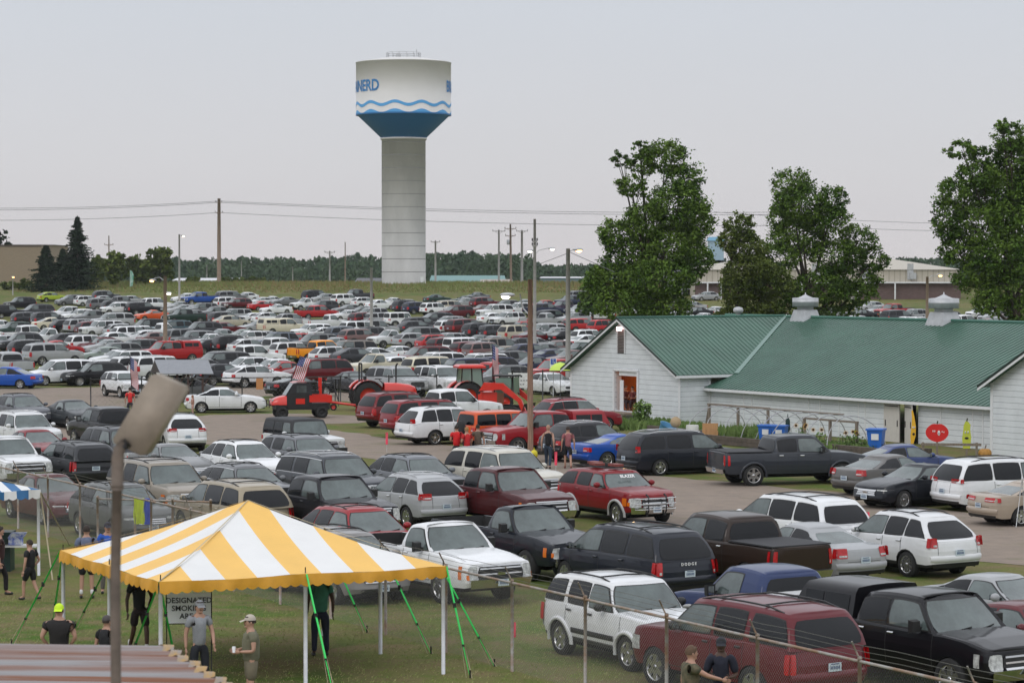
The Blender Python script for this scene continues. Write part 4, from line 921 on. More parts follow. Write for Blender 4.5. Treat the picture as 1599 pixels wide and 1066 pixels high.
pl = bpy.data.lights.new('indoor_lamp', 'POINT'); pl.energy = 45; pl.color = (1, .62, .3); pl.shadow_soft_size = .15
po = bpy.data.objects.new('indoor_lamp', pl); C.objects.link(po); po.parent = barn; po.location = (cx-1.2, 1.3, 2.4)
g = MB(); lx = -5.35
g.box((lx, -.02, 4.35), (.74, .04, 1.28), 0)
for i in range(15): g.box((lx, -.06, 3.78+i*.082), (.62, .05, .045), 1, Matrix.Rotation(.5, 3, 'X'))
for s in (-1, 1): g.box((lx+s*.35, -.05, 4.35), (.05, .08, 1.3), 2)
g.build('louver_vent', [darkm, mat('louver_brown', (.20, .17, .16), .7), whitet], barn)
g = MB(); g.box((-5.3, -.22, 5.02), (.28, .16, .20), 0); f_ = g.build('gable_floodlight', mat('lit_flood', (1, .68, .66), emis=5), barn)
# wall panels and sliding doors in the long wall
for x in (2.9, 3.6, 8.3, 9.2, 10.7, 12.2, 12.7, 18.2, 20.4, 21.1): g = MB(); g.box((x, WY-.012, 1.0), (.06, .025, 1.9)); g.build('wall_batten', whitet, barn)
for a, b in ((2.9, 3.6), (12.2, 12.7), (20.4, 21.1)): g = MB(); g.box(((a+b)/2, WY-.015, 1.62), (b-a, .03, .05)); g.build('wall_batten', whitet, barn)
for x, wd, dy, rz in ((14.75, 1.15, -.06, 0), (16.2, .95, -.25, -.35)):
    g = MB(); g.box((0, 0, .93), (wd, .05, 1.85), 0); d_ = g.build('door', mat('cream_door', (.55, .52, .48), .45, noise=.08), barn, (x, WY+dy, 0)); d_.rotation_euler = (0, 0, rz)
    g = MB()
    for s in (-.38, .38): g.box((s*wd, -.04, .9), (.04, .03, .3))
    g.box((0, -.04, 1.72), (wd*.8, .03, .04)); g.build('handle', blackp, d_)
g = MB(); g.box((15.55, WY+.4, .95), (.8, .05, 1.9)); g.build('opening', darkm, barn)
g = MB(); g.box((1.0, -.0, 0), (.01, .01, .01))
# big ventilators
def ventil(x, s=1):
    g = MB(); z0 = H1_+.02
    g.add([(x-.95*s, YR-.85*s, z0-.32), (x+.95*s, YR-.85*s, z0-.32), (x+.95*s, YR+.85*s, z0-.32), (x-.95*s, YR+.85*s, z0-.32), (x-.62*s, YR-.62*s, z0+.62*s), (x+.62*s, YR-.62*s, z0+.62*s), (x+.62*s, YR+.62*s, z0+.62*s), (x-.62*s, YR+.62*s, z0+.62*s)], [(0, 1, 5, 4), (1, 2, 6, 5), (2, 3, 7, 6), (3, 0, 4, 7), (4, 5, 6, 7)])
    g.lathe([(.60*s, z0+.5*s), (.60*s, z0+1.05*s)], 20, 0, 'z', (x, YR, 0))
    v = obj('ventilator', fixn(g.mesh('ventilator', galv)), barn)
    g = MB(); g.lathe([(.70*s, z0+.86*s), (.98*s, z0+.86*s), (.98*s, z0+1.18*s), (1.0*s, z0+1.2*s), (1.0*s, z0+1.24*s), (.98*s, z0+1.26*s), (.98*s, z0+1.50*s), (.55*s, z0+1.53*s), (.28*s, z0+1.64*s), (.05*s, z0+1.76*s), (.03*s, z0+1.9*s), (.0, z0+1.92*s)], 24, 0, 'z', (x, YR, 0), cap=False); g.build('ventilator_cap', galv, v)
ventil(-3.3, .74); ventil(8.2, .80)
g = MB(); g.lathe([(.12, H1_), (.14, H1_+.2), (.26, H1_+.25), (.30, H1_+.38), (.24, H1_+.52), (.05, H1_+.58)], 12, 0, 'z', (-9.1, YR-.3, 0)); g.build('turbine_vent', galv, barn)

# ------------------------------------------------------------------ water tower
TD = 480; tp = atD(630.5, 442, TD); tz = tp.z-.3
conc = mat('tower_concrete', (.44, .435, .42), .85, noise=.16, nscale=.35, bump=.1, stretch=(1, 1, .35)); concd = mat('tower_joint', (.22, .22, .215), .9)
tankw = mat('tank_white', (.62, .61, .59), .5, noise=.04, nscale=.3); tankb = mat('tank_blue', (.012, .15, .40), .5); wave_b = mat('wave_blue', (.085, .36, .72), .5)
tower = empty('water_tower', (tp.x, TD, tz), 0, 'tall concrete water tower with white and blue tank and wave stripes', 'water tower')
px = TD/FPX; zz_ = lambda yp: CAMZ+(418-yp)*px-tz
RC = 34.3*px; RT = 74*px
g = MB(); zb = zz_(219)
g.lathe([(RC, -2), (RC, zb)], 64, 0)
for k in range(1, 12):
    z = zb*k/11.2; g.lathe([(RC+.012, z-.05), (RC+.012, z+.05)], 64, 1, cap=False)
g.build('column', [conc, concd], tower)
g = MB(); g.lathe([(RC*.9, zz_(219)), (RC*1.05, zz_(219)), (RC*1.06, zz_(216)), (RC*.9, zz_(216))], 64, 0); g.build('collar', tankw, tower)
g = MB(); g.lathe([(RC*.98, zz_(216)), (RC*1.06, zz_(215)), (RT*.995, zz_(179.5))], 72, 0, cap=False); g.build('tank_base', tankb, tower)
g = MB(); zt0, zt1 = zz_(179.5), zz_(100.5)
g.lathe([(RT, zt0), (RT, zt1), (RT*1.008, zt1+.02), (RT*1.008, zt1+.16), (RT*.98, zt1+.2), (RT*.5, zt1+.9), (.1, zt1+1.15)], 72, 0)
tank = g.build('tank', tankw, tower)
g = MB(); nseg = 288
def wave(a): return .31*math.cos(a*11)
def band(z0, z1, r, m, lower_flat=None):
    lo, hi = [], []
    for i in range(nseg+1):
        a = 2*math.pi*i/nseg; lo.append(Vector((r*math.cos(a), r*math.sin(a), lower_flat if lower_flat is not None else z0+wave(a)))); hi.append(Vector((r*math.cos(a), r*math.sin(a), z1+wave(a))))
    g.grid([lo, hi], m, True)
band(zz_(168.0), zz_(163.4), RT+.03, 0); band(0, zz_(177), RT+.03, 0, zz_(180.5)); g.build('wave_stripe', wave_b, tank)
g = MB()
lo, hi = [], []
for i in range(nseg+1):
    a = 2*math.pi*i/nseg; lo.append(Vector(((RT+.05)*math.cos(a), (RT+.05)*math.sin(a), zz_(181.5)))); hi.append(Vector(((RT+.05)*math.cos(a), (RT+.05)*math.sin(a), zz_(179.3))))
g.grid([lo, hi], 0, True); g.build('tank_rim', tankb, tank)
def wrap_text(txt, size, ang_end=None, ang_start=None, z=0, squeeze=.92):
    me = text_mesh(txt, size, wave_b, 'tower_lettering', ext=.01, bold=.07, align='LEFT')
    bm = bmesh.new(); bm.from_mesh(me); bmesh.ops.subdivide_edges(bm, edges=[e for e in bm.edges if e.calc_length() > .5], cuts=3); bmesh.ops.triangulate(bm, faces=bm.faces)
    xs = [v.co.x for v in bm.verts]; wid = (max(xs)-min(xs))*squeeze; x0 = min(xs); r = RT+.06
    a0 = ang_start if ang_start is not None else ang_end-wid/r
    for v in bm.verts:
        a = a0+(v.co.x-x0)*squeeze/r; y = v.co.y; v.co = Vector((r*math.sin(a), -r*math.cos(a), z+y))
    bm.to_mesh(me); bm.free(); obj('lettering', me, tank)
zl = zz_(138.5)
wrap_text('BRAINERD', 2.85, ang_end=R(-28), z=zl, squeeze=.84); wrap_text('BRAINERD', 2.85, ang_start=R(66), z=zl, squeeze=.84)
g = MB()
rr0 = 3.1; zt2 = zt1+.9
for k in range(14):
    a = 2*math.pi*k/14; g.tube([(rr0*math.cos(a), rr0*math.sin(a), zt2-.3), (rr0*math.cos(a), rr0*math.sin(a), zt2+1.05)], .045, 4)
for h in (.35, .7, 1.05): g.tube([(rr0*math.cos(2*math.pi*k/28), rr0*math.sin(2*math.pi*k/28), zt2+h) for k in range(29)], .035, 4)
g.box((-1.0, 0, zt2+.55), (.8, .8, .7)); g.tube([(2.4, 0, zt2), (2.4, 0, zt2+1.7)], .05, 4); g.build('roof_railing', galv, tank)
# ------------------------------------------------------------------ trees and far country
bark = mat('bark', (.07, .055, .04), .95, noise=.4, nscale=5, bump=.4)
def leafmat(name, c1, c2, sc=.5):
    m = mat(name, c1, .75, col2=c2, nscale=sc, spec=.15); b = m.node_tree.nodes['Principled BSDF']
    return m
leaf_a = leafmat('leaf_green', (.044, .098, .013), (.135, .215, .036), .55); leaf_b = leafmat('leaf_olive', (.070, .110, .018), (.145, .18, .044), .6); leaf_c = leafmat('needle_dark', (.012, .028, .012), (.025, .045, .018), .8)
leaf_far = leafmat('leaf_far', (.045, .080, .045), (.075, .115, .060), .05)
def leaves(blobs, n, size, seed, flat=.6, core=.0, elong=1.6):
    rnd = random.Random(seed); g = MB(); tot = sum((b[1][0]*b[1][1]*b[1][2])**.75 for b in blobs)
    for c, r in blobs:
        k = int(n*(r[0]*r[1]*r[2])**.75/tot); clumps = max(4, k//26)
        for _ in range(clumps):
            while True:
                v = Vector((rnd.uniform(-1, 1), rnd.uniform(-1, 1), rnd.uniform(-1, 1)))
                if .25 < v.length < 1: break
            v = v.normalized()*(v.length**.5)*(1.0 if rnd.random() < .86 else rnd.uniform(1.05, 1.28)); cc = Vector((c[0]+v.x*r[0], c[1]+v.y*r[1], c[2]+v.z*r[2])); cr = min(r)*rnd.uniform(.13, .27)
            for _ in range(26):
                p = cc+Vector((rnd.gauss(0, 1), rnd.gauss(0, 1), rnd.gauss(0, .8)))*cr*.7; s = size*rnd.uniform(.6, 1.3)
                q = Euler((rnd.gauss(0, flat), rnd.gauss(0, flat), rnd.uniform(0, 6.28))).to_matrix(); a = q @ Vector((s*elong/2, 0, 0)); b = q @ Vector((0, s/2, 0))
                g.add([p-a, p+b*.9-a*.1, p+a, p-b*.9-a*.1], [(0, 1, 2, 3)], 0)
    return g
def bigtree(name, base, h, blobs, n, size, seed, label, lm, cat='tree', group=None, tr=.28):
    root = empty(name, base, 0, label, cat, group); rnd = random.Random(seed); g = MB()
    zt_ = h*.72; top = Vector((rnd.uniform(-.3, .3), 0, zt_)); trunk = [Vector((0, 0, -.3)), Vector((.05, 0, h*.12)), Vector((-.05, .1, h*.3)), Vector((.1, 0, h*.5)), top]
    g.tube(trunk, [tr*1.25, tr, tr*.8, tr*.5, tr*.18], 8)
    for c, r in blobs:
        c = Vector(c); z0 = max(h*.10, min(zt_*.85, c.z*.55)); a = Vector((0, 0, z0))
        i = min(3, int(z0/(zt_/4))); a = trunk[i].lerp(trunk[i+1], .5); a.z = z0
        m1 = a.lerp(c, .5)+Vector((0, 0, -.25*(c-a).length*.4)); g.tube([a, m1, c], [tr*.45, tr*.28, tr*.08], 5)
        for _ in range(4):
            e = c+Vector((rnd.uniform(-.8, .8)*r[0], rnd.uniform(-.8, .8)*r[1], rnd.uniform(-.5, .9)*r[2])); g.tube([m1.lerp(c, .6), e], [tr*.12, tr*.03], 4, cap=False)
    g.build('trunk', bark, root); leaves(blobs, n, size, seed).build('crown', lm, root); return root
def blobs_px(specs, D, base):
    """crown masses: centre pixel and radii in pixels -> metres at depth D, relative to the tree's base"""
    rnd = random.Random(int(D)); o = []; k = D/FPX
    for x, y, rx, ry in specs:
        p = atD(x, y, D); o.append(((p.x-base.x, rnd.uniform(-.5, .5)*rx*k, p.z-base.z), (rx*k, (rx+ry)/2*k, ry*k)))
    return o
D1 = 168; b1 = Vector((atD(1020, 500, D1).x, D1, 0))
bl = blobs_px([(1040, 245, 32, 26), (1000, 255, 22, 18), (1070, 280, 26, 26), (985, 290, 24, 16), (1055, 320, 45, 34), (1085, 345, 28, 34), (1010, 345, 34, 28), (965, 365, 30, 22), (1050, 385, 48, 32), (985, 400, 42, 30), (1085, 405, 26, 28), (1030, 435, 52, 30), (960, 440, 44, 26), (935, 425, 16, 12), (975, 475, 46, 26), (1035, 480, 44, 28), (985, 510, 32, 20), (1000, 230, 12, 10), (968, 250, 12, 12)], D1, b1)
bigtree('broadleaf_tree', b1, 12.2, bl, 66000, .13, 1, 'tall deciduous tree behind the gable end of the barn, nearest the water tower', leaf_a, group=None)
D2 = 182; b2 = Vector((atD(1258, 500, D2).x, D2, 0))
bl = blobs_px([(1235, 290, 30, 26), (1250, 320, 40, 34), (1220, 335, 20, 24), (1300, 315, 24, 24), (1290, 345, 36, 26), (1245, 370, 44, 26), (1340, 375, 30, 24), (1365, 405, 24, 18), (1300, 400, 40, 28), (1335, 430, 44, 24), (1215, 400, 34, 24), (1270, 450, 50, 24), (1330, 460, 40, 20), (1225, 470, 36, 18), (1285, 490, 50, 14)], D2, b2)
bigtree('broadleaf_tree', b2, 10.5, bl, 46000, .135, 2, 'spreading deciduous tree with visible limbs right behind the left roof ventilator', leaf_a)
D3 = 178; b3 = Vector((atD(1155, 500, D3).x, D3, 0))
bl = blobs_px([(1155, 352, 24, 16), (1165, 385, 30, 24), (1140, 375, 18, 18), (1170, 425, 40, 28), (1200, 440, 40, 26), (1150, 450, 26, 24), (1175, 480, 46, 18), (1225, 495, 30, 10), (1130, 492, 20, 10)], D3, b3)
bigtree('broadleaf_tree', b3, 7, bl, 28000, .13, 3, 'shorter olive green tree between the two taller deciduous trees', leaf_b)
D4 = 165; b4 = Vector((atD(1590, 510, D4).x, D4, 0))
bl = blobs_px([(1575, 215, 26, 22), (1600, 250, 40, 34), (1540, 245, 22, 16), (1500, 235, 24, 14), (1525, 275, 34, 24), (1490, 300, 24, 24), (1560, 300, 44, 34), (1480, 340, 24, 30), (1530, 350, 40, 34), (1590, 350, 44, 40), (1495, 390, 30, 24), (1560, 400, 46, 34), (1520, 430, 30, 24), (1580, 450, 44, 30), (1545, 470, 24, 24), (1600, 490, 30, 20), (1620, 300, 40, 60), (1565, 195, 12, 12)], D4, b4)
bigtree('broadleaf_tree', b4, 12.5, bl, 60000, .14, 4, 'large deciduous tree with drooping branches at the right edge', leaf_a)
def conifer(name, base, h, w_, seed, label, n=5200, size=.3, lm=None):
    rnd = random.Random(seed); root = empty(name, base, 0, label, 'tree'); g = MB(); g.tube([(0, 0, -.3), (0, 0, h*.96)], [h*.018, .03], 6); g.build('trunk', bark, root)
    g = MB(); nl = int(h/.42)
    for i in range(nl):
        z = h*.06+(h*.94)*i/nl; rr_ = w_*.80*(1-(i/nl)**1.05)*rnd.uniform(.65, 1.2)+.15; nb = int(7+rr_*4)
        for k in range(nb):
            a = rnd.uniform(0, 6.28); L = rr_*rnd.uniform(.6, 1.08); m_ = int(n/(nl*nb))+1
            for j in range(m_):
                t = rnd.uniform(.15, 1); p = Vector((math.cos(a)*L*t, math.sin(a)*L*t, z-.22*L*t+.12*L*t*t+rnd.gauss(0, .08))); s = size*rnd.uniform(.6, 1.2)*(1.1-.5*t)
                q = Euler((rnd.gauss(0, .5), rnd.gauss(.2, .4), a+rnd.gauss(0, .5))).to_matrix(); u = q @ Vector((s, 0, 0)); v = q @ Vector((0, s*.35, 0)); g.add([p-u, p+v, p+u, p-v], [(0, 1, 2, 3)], 0)
    g.build('crown', lm or leaf_c, root)
def gp(x, D): v = atD(x, 440, D); return Vector((v.x, D, zg(D)-.2))
def conpx(x, ytop, wpx, D, seed, label, **k):
    b = gp(x, D); h = CAMZ+(418-ytop)*D/FPX-b.z; conifer('conifer_tree', b, h, wpx*D/FPX, seed, label, **k)
conpx(121, 338, 66, 455, 11, 'tallest pointed spruce beside the beige building on the left', n=9000, size=.5)
conpx(72, 382, 50, 450, 12, 'shorter dark spruce directly beside the wall of the beige building', n=7000, size=.5)
conpx(98, 388, 44, 460, 13, 'dark spruce between the tallest spruce and the shorter one', n=5000, size=.5)
def bushpx(x, ytop, wpx, D, seed, label, lm=leaf_b, n=2600, size=.5, name='broadleaf_tree'):
    b = gp(x, D); k = D/FPX; h = max(1.2, CAMZ+(418-ytop)*k-b.z); w_ = wpx*k/2; rnd = random.Random(seed); bl = [((0, 0, h*.6), (w_*.7, w_*.7, h*.38))]
    for _ in range(6): bl.append(((rnd.uniform(-.6, .6)*w_, rnd.uniform(-.4, .4)*w_, h*rnd.uniform(.3, .78)), (w_*rnd.uniform(.3, .5), w_*.4, h*rnd.uniform(.16, .26))))
    bigtree(name, b, h, bl, n, size, seed, label, lm, tr=max(.1, h*.022))
for i, (x, yt_, w_, lb) in enumerate([(178, 393, 44, 'bushy tree right of the spruces, behind the white feather banner'), (212, 398, 40, 'bushy tree behind the lime green SUV row, left of the street lamp'), (250, 383, 52, 'rounded tree directly behind the lit street lamp pole'), (232, 405, 36, 'low bushy tree between two rounded trees on the left'), (152, 400, 30, 'low bushy tree at the foot of the tallest spruce')]):
    bushpx(x, yt_, w_, 470+i*4, 30+i, lb, n=3200)
bushpx(4, 357, 34, 520, 40, 'dark tree rising behind the beige building at the left edge', leaf_c)
bushpx(925, 418, 50, 330, 41, 'low leafy tree left of the tall deciduous tree, behind the lot', leaf_a, n=3600, size=.35)
# hedge at far left, roadside shrubs
for i, (x, yt_, w_) in enumerate([(10, 440, 40), (38, 436, 34), (300, 447, 26), (375, 436, 40), (400, 433, 40), (350, 446, 30)]):
    bushpx(x, yt_, w_, 455 if i < 2 else 500, 50+i, ['light green shrub at the left edge below the beige building', 'light green shrub in front of the beige building wall', 'small shrub right of the lit street lamp', 'reddish green shrub right of the tall utility pole', 'broad shrub on the grassy bank left of the water tower', 'low shrub at the foot of the tall utility pole'][i], leaf_b, n=1400, size=.4, name='shrub')
# far wood: one mass
rnd = random.Random(5); g = MB()
def ftree(x, D, ytop, wpx, con):
    z0 = zg(D); k = D/FPX; h = CAMZ+(418-ytop)*k-z0; X = (x-799.5)*k; w_ = wpx*k/2
    for _ in range(70):
        t = rnd.uniform(.05, 1); rr_ = w_*(1-t)**.8*1.15 if con else w_*math.sqrt(max(0, 1-(2*t-1)**2))*.9+.2
        a = rnd.uniform(0, 6.28); d = rr_*rnd.uniform(.3, 1); p = Vector((X+math.cos(a)*d, D+math.sin(a)*d, z0+h*t)); s = k*rnd.uniform(2.0, 4.2)*(1-.5*t if con else 1)
        q = Euler((rnd.uniform(0, 3), rnd.uniform(0, 3), rnd.uniform(0, 3))).to_matrix(); u = q @ Vector((s, 0, 0)); v = q @ Vector((0, s*.7, 0)); g.add([p-u, p+v, p+u, p-v], [(0, 1, 2, 3)], 0)
def skyl(x):   # skyline of the wood, read off the photograph
    return 1.6*math.sin(x*.11)+1.1*math.sin(x*.31+1)+pw([(-100, 404), (250, 405), (330, 404), (420, 403), (470, 406), (520, 402), (560, 399), (600, 401), (660, 398), (690, 396), (740, 395), (800, 398), (830, 404), (845, 414), (930, 413), (1000, 408), (1599, 402), (1700, 402)], x)
x = -60
while x < 1660:
    D = rnd.uniform(880, 1150)
    ftree(x, D, skyl(x)+rnd.uniform(-1.2, 3.5), rnd.uniform(9, 16), rnd.random() < .35); x += rnd.uniform(1.0, 2.0)
x = -60
while x < 1660:
    ftree(x, rnd.uniform(800, 870), skyl(x)+rnd.uniform(6, 16), rnd.uniform(14, 26), rnd.random() < .2); x += rnd.uniform(2.5, 4)
for i in range(60): ftree(rnd.uniform(690, 835), rnd.uniform(760, 800), rnd.uniform(394, 412) if i % 3 else rnd.uniform(400, 420), rnd.uniform(12, 22), rnd.random() < .3)
tag(g.build('far_wood', leaf_far), kind='stuff', label='dark wood along the horizon')
g = MB(); g.grid([[Vector((x, 1180+8*math.sin(x*.02), z)) for x in range(-400, 401, 20)] for z in (-1, 6.5)], 0); g.grid([[Vector((x, 1200, 6.5)) for x in range(-400, 401, 20)], [Vector((x, 1180+8*math.sin(x*.02), 6.5)) for x in range(-400, 401, 20)]]); tag(g.build('wooded_ridge', leaf_far), kind='structure')
# weeds on the bank
g = MB(); rnd = random.Random(9)
for _ in range(26000):
    D = rnd.uniform(446, 488); x = rnd.uniform(-85, 100); h = rnd.uniform(.2, .7)*(1 if D > 462 else .5); z = zg(D); s = .09; l = rnd.gauss(0, .15)
    g.add([(x-s, D, z), (x+s, D, z), (x+l, D+l, z+h)], [(0, 1, 2)], 0 if rnd.random() < .35+.25*math.sin(x*.13) else 1)
tag(g.build('tall_weeds', [mat('weed_brown', (.22, .165, .070), .9), mat('weed_green', (.16, .19, .055), .9)]), kind='stuff', label='brown green weeds along the bank')
# grass tufts near the camera
g = MB(); rnd = random.Random(19)
for _ in range(22000):
    D = 45+rnd.random()*22; x = rnd.uniform(-.2, .2)*D; h = rnd.uniform(.02, .05); s = .008; l = rnd.gauss(0, .03); a = rnd.uniform(-1, 1)*s
    g.add([(x-s, D-a, 0), (x+s, D+a, 0), (x+l, D+l, h)], [(0, 1, 2)], 0 if rnd.random() < .55 else 1)
tag(g.build('grass_blades', [mat('blade_green', (.22, .29, .07), .9), mat('blade_straw', (.34, .31, .14), .9)]), kind='stuff', label='short mown grass under the tents')

# ------------------------------------------------------------------ far buildings
def house(name, x0, x1, ye_, yr, yb_, D, depth, wallm, roofm, label, cat, hip=0, rd=None, feats=None):
    """long side facing the camera: x0..x1 px, eave/ridge/base rows in px"""
    k = D/FPX; X0, X1 = (x0-799.5)*k, (x1-799.5)*k; z = lambda y, d=D: CAMZ+(418-y)*d/FPX; zb_ = z(yb_)-1.5; ze = z(ye_); zr = CAMZ+(418-yr)*(D+depth/2)/FPX
    root = empty(name, ((X0+X1)/2, D+depth/2, zb_), 0, label, cat); w_ = (X1-X0)/2; d_ = depth/2; he, hr = ze-zb_, zr-zb_
    g = MB(); g.prism([(-w_, -d_, 0), (w_, -d_, 0), (w_, -d_, he), (-w_, -d_, he)], (0, depth, 0)); 
    for s in (-1, 1):
        if not hip and hr > he+.05: g.prism([(s*w_, -d_, he), (s*w_, d_, he), (s*w_, 0, hr)], (-s*.1, 0, 0))
    obj('wall', fixn(g.mesh('wall', wallm)), root)
    g = MB(); o = .3
    if hr > he+.05:
        g.add([(-w_-o, -d_-o, he), (w_+o, -d_-o, he), (w_-hip, 0, hr), (-w_+hip, 0, hr), (w_+o, d_+o, he), (-w_-o, d_+o, he)], [(0, 1, 2, 3), (4, 5, 3, 2), (1, 4, 2), (5, 0, 3)], 0)
    else: g.box((0, 0, he+.12), (2*w_+.3, depth+.3, .24))
    g.build('roof', roofm, root)
    if feats: feats(root, w_, d_, he, k)
    return root
ribw = stripes_mat('beige_ribbed_metal', (.42, .38, .31), (.30, .27, .22), 0, .9, .18, rough=.6)
def arena(root, w_, d_, he, k):
    br = mat('dark_brick', (.13, .085, .078), .8, noise=.2, nscale=2); hb = 4.4
    g = MB(); g.box((0, -d_-.06, hb/2), (2*w_, .1, hb)); g.build('brick_base', br, root)
    g = MB(); g.box((0, -d_-.5, hb+.12), (2*w_+.2, 1.1, .22)); g.build('canopy', whitet, root)
    for x in (-w_+2, -w_+4.2, -w_*.2, w_*.06, w_*.14, w_*.22, w_*.5):
        g = MB(); g.box((x, -d_-.95, hb/2), (.22, .22, hb)); g.build('post', whitet, root)
    for x in (w_*.1, w_*.18):
        g = MB(); g.box((x, -d_-.13, 1.1), (.9, .06, 2.2)); g.build('door', mat('arena_door', (.5, .5, .48), .5), root)
    for x in (-w_*.1, w_*.28, w_*.62):
        g = MB(); g.box((x, -d_-.13, hb+1.9), (1.0, .12, 2.6)); g.box((x+.4, -d_-.35, hb+1.2), (1.0, .5, 1.0)); g.build('air_unit', galv, root)
house('arena', 1085, 1500, 421, 403, 470, 428, 30, ribw, mat('beige_roof', (.44, .40, .33), .5, metal=.1), 'long beige metal hall with dark brick base behind the trees', 'building', hip=10, feats=arena)
def plain(root, w_, d_, he, k):
    g = MB(); g.box((0, -d_-.03, he-.25), (2*w_+.05, .08, .3)); g.build('coping', mat('coping_brown', (.12, .09, .07), .6), root)
house('brick_building', -60, 65, 382, 382, 450, 500, 30, mat('tan_brick', (.27, .215, .15), .85, noise=.12, nscale=3), mat('flat_roof', (.10, .09, .08), .9), 'flat-roofed tan brick building at the left edge', 'building', feats=plain)
def winf(root, w_, d_, he, k):
    for x in (-.5, .1, .6):
        g = MB(); g.box((x*w_, -d_-.03, he*.55), (1.2, .06, 1.0)); g.build('window', glass, root)
house('white_house', 1040, 1098, 441, 420, 461, 440, 12, mat('pale_siding', (.40, .42, .45), .7), mat('grey_shingle', (.12, .12, .13), .8), 'small pale house seen through the trees beyond the barn', 'house', feats=winf)
house('blue_roof_tower', 1108, 1130, 376, 370, 440, 465, 5, mat('pale_blue_panel', (.30, .42, .50), .5), mat('blue_panel', (.08, .25, .38), .5), 'narrow pale blue building top showing between two trees', 'building', feats=winf)
house('green_roof_shed', 672, 788, 440, 430, 445, 620, 14, mat('shed_wall', (.40, .36, .32), .8), mat('pale_green_roof', (.14, .26, .25), .6), 'long pale green roof beyond the grass right of the water tower', 'shed', feats=winf)
house('tan_roof_shed', 750, 800, 442, 436, 446, 600, 10, mat('shed_wall', .4), mat('tan_roof', (.36, .31, .27), .7), 'low tan roofed shed in front of the long pale green roof', 'shed', feats=winf)
house('small_shed', 556, 594, 440, 434, 445, 600, 9, mat('shed_wall', .4), mat('grey_shingle', .1), 'small shed roof just left of the water tower column', 'shed', feats=winf)
house('white_shed', 270, 372, 438, 434, 447, 620, 16, mat('white_metal_wall', (.62, .60, .60), .6), mat('white_metal_roof', (.6, .6, .62), .5), 'long low white building beyond the utility pole', 'shed', feats=winf)
house('long_roof_shed', 845, 1010, 434, 432, 446, 640, 10, mat('teal_wall', (.13, .2, .22), .7), mat('white_metal_roof', .6), 'long low building with a pale roof line left of the tall tree', 'shed', feats=winf)

# ------------------------------------------------------------------ poles, lamps, wires
polew = mat('pole_wood', (.23, .17, .125), .9, noise=.35, nscale=4, stretch=(3, 3, .4)); poleg = mat('pole_grey', (.30, .29, .275), .85, noise=.2, nscale=3); insul = mat('insulator', (.03, .03, .035), .4)
TOPS = {}
def pole(px, ytop, ybase, D, rpx, label, m=polew, arms=(), key=None, trans=False, name='utility_pole', tilt=0):
    b = atD(px, ybase, D); z0 = zg(D)-.3; top = atD(px+tilt, ytop, D); h = top.z-z0; k = D/FPX
    root = empty(name, (b.x, D, z0), 0, label, 'utility pole' if name == 'utility_pole' else 'pole'); g = MB(); g.tube([(0, 0, 0), ((top.x-b.x)*.5, 0, h*.5), (top.x-b.x, 0, h)], [rpx*k*1.1, rpx*k, rpx*k*.8], 10); g.build('post', m, root)
    for (dy, half, n_) in arms:
        g = MB(); z = h-dy*k; g.box((top.x-b.x, -rpx*k, z), (2*half*k, .1, .12)); g.tube([(top.x-b.x-half*k*.6, -rpx*k, z), (top.x-b.x, -rpx*k, z-half*k*.5), (top.x-b.x+half*k*.6, -rpx*k, z)], .03, 4); a_ = g.build('crossarm', m, root)
        for i in range(n_):
            g = MB(); x = top.x-b.x+(-half+2*half*i/max(1, n_-1))*k*.95; g.lathe([(.05, z+.06), (.07, z+.16), (.05, z+.3)], 6, 0, 'z', (x, -rpx*k, 0)); g.build('insulator', insul, a_)
    if trans:
        g = MB(); g.lathe([(.25, h-62*k*.4-.9), (.28, h-62*k*.4-.85), (.28, h-62*k*.4), (.1, h-62*k*.4+.1)], 10, 0, 'z', (-.55, 0, 0)); g.build('transformer', galv, root)
    if key: TOPS[key] = top
    return root, h, k
pole(342, 310, 441, 490, 3.0, 'tall wooden utility pole with stubby crossarms left of the water tower', arms=[(6, 5, 2), (22, 6, 2)], key='A')
pole(779, 359, 441, 510, 1.6, 'utility pole with one crossarm and pale lower half, left of the trio', arms=[(2, 10, 3)], m=poleg)
pole(798, 350, 441, 505, 1.8, 'middle utility pole of the trio, with two crossarms and a transformer', arms=[(7, 9, 3), (18, 8, 2)], m=polew, trans=True, tilt=-1)
pole(815, 360, 443, 508, 2.0, 'pale utility pole at the right of the trio, V-shaped top', arms=[(1, 9, 3)], m=poleg)
pole(680, 376, 440, 520, 1.6, 'pale utility pole just right of the water tower column', arms=[(2, 7, 3)], m=poleg)
pole(515, 392, 441, 530, 1.3, 'thin utility pole with a wide crossarm left of the water tower', arms=[(2, 8, 3)], m=poleg)
pole(539, 378, 441, 540, .9, 'very thin dark bare pole just left of the water tower', m=polew, name='thin_pole')
pole(170, 368, 441, 560, 1.0, 'thin cross-topped pole above the bushy trees on the left', arms=[(14, 7, 2)])
pole(457, 416, 441, 640, .9, 'short pale pole in the far field left of the water tower', m=poleg, name='thin_pole')
pole(323, 413, 441, 640, .8, 'short pale pole in front of the long low white building', m=poleg, name='thin_pole')
pole(377, 407, 441, 640, .8, 'short pale pole above the bank right of the tall utility pole', m=poleg, name='thin_pole')
pole(580, 418, 548, 285, 2.4, 'bare grey metal pole standing among the cars left of centre', m=poleg, name='metal_pole')
lampw = mat('lit_lamp_warm', (1, .50, .16), emis=9); lampy = mat('lit_lamp_yellow', (1, .82, .42), emis=9); lampc = mat('lit_lamp_white', (1, .95, .8), emis=7)
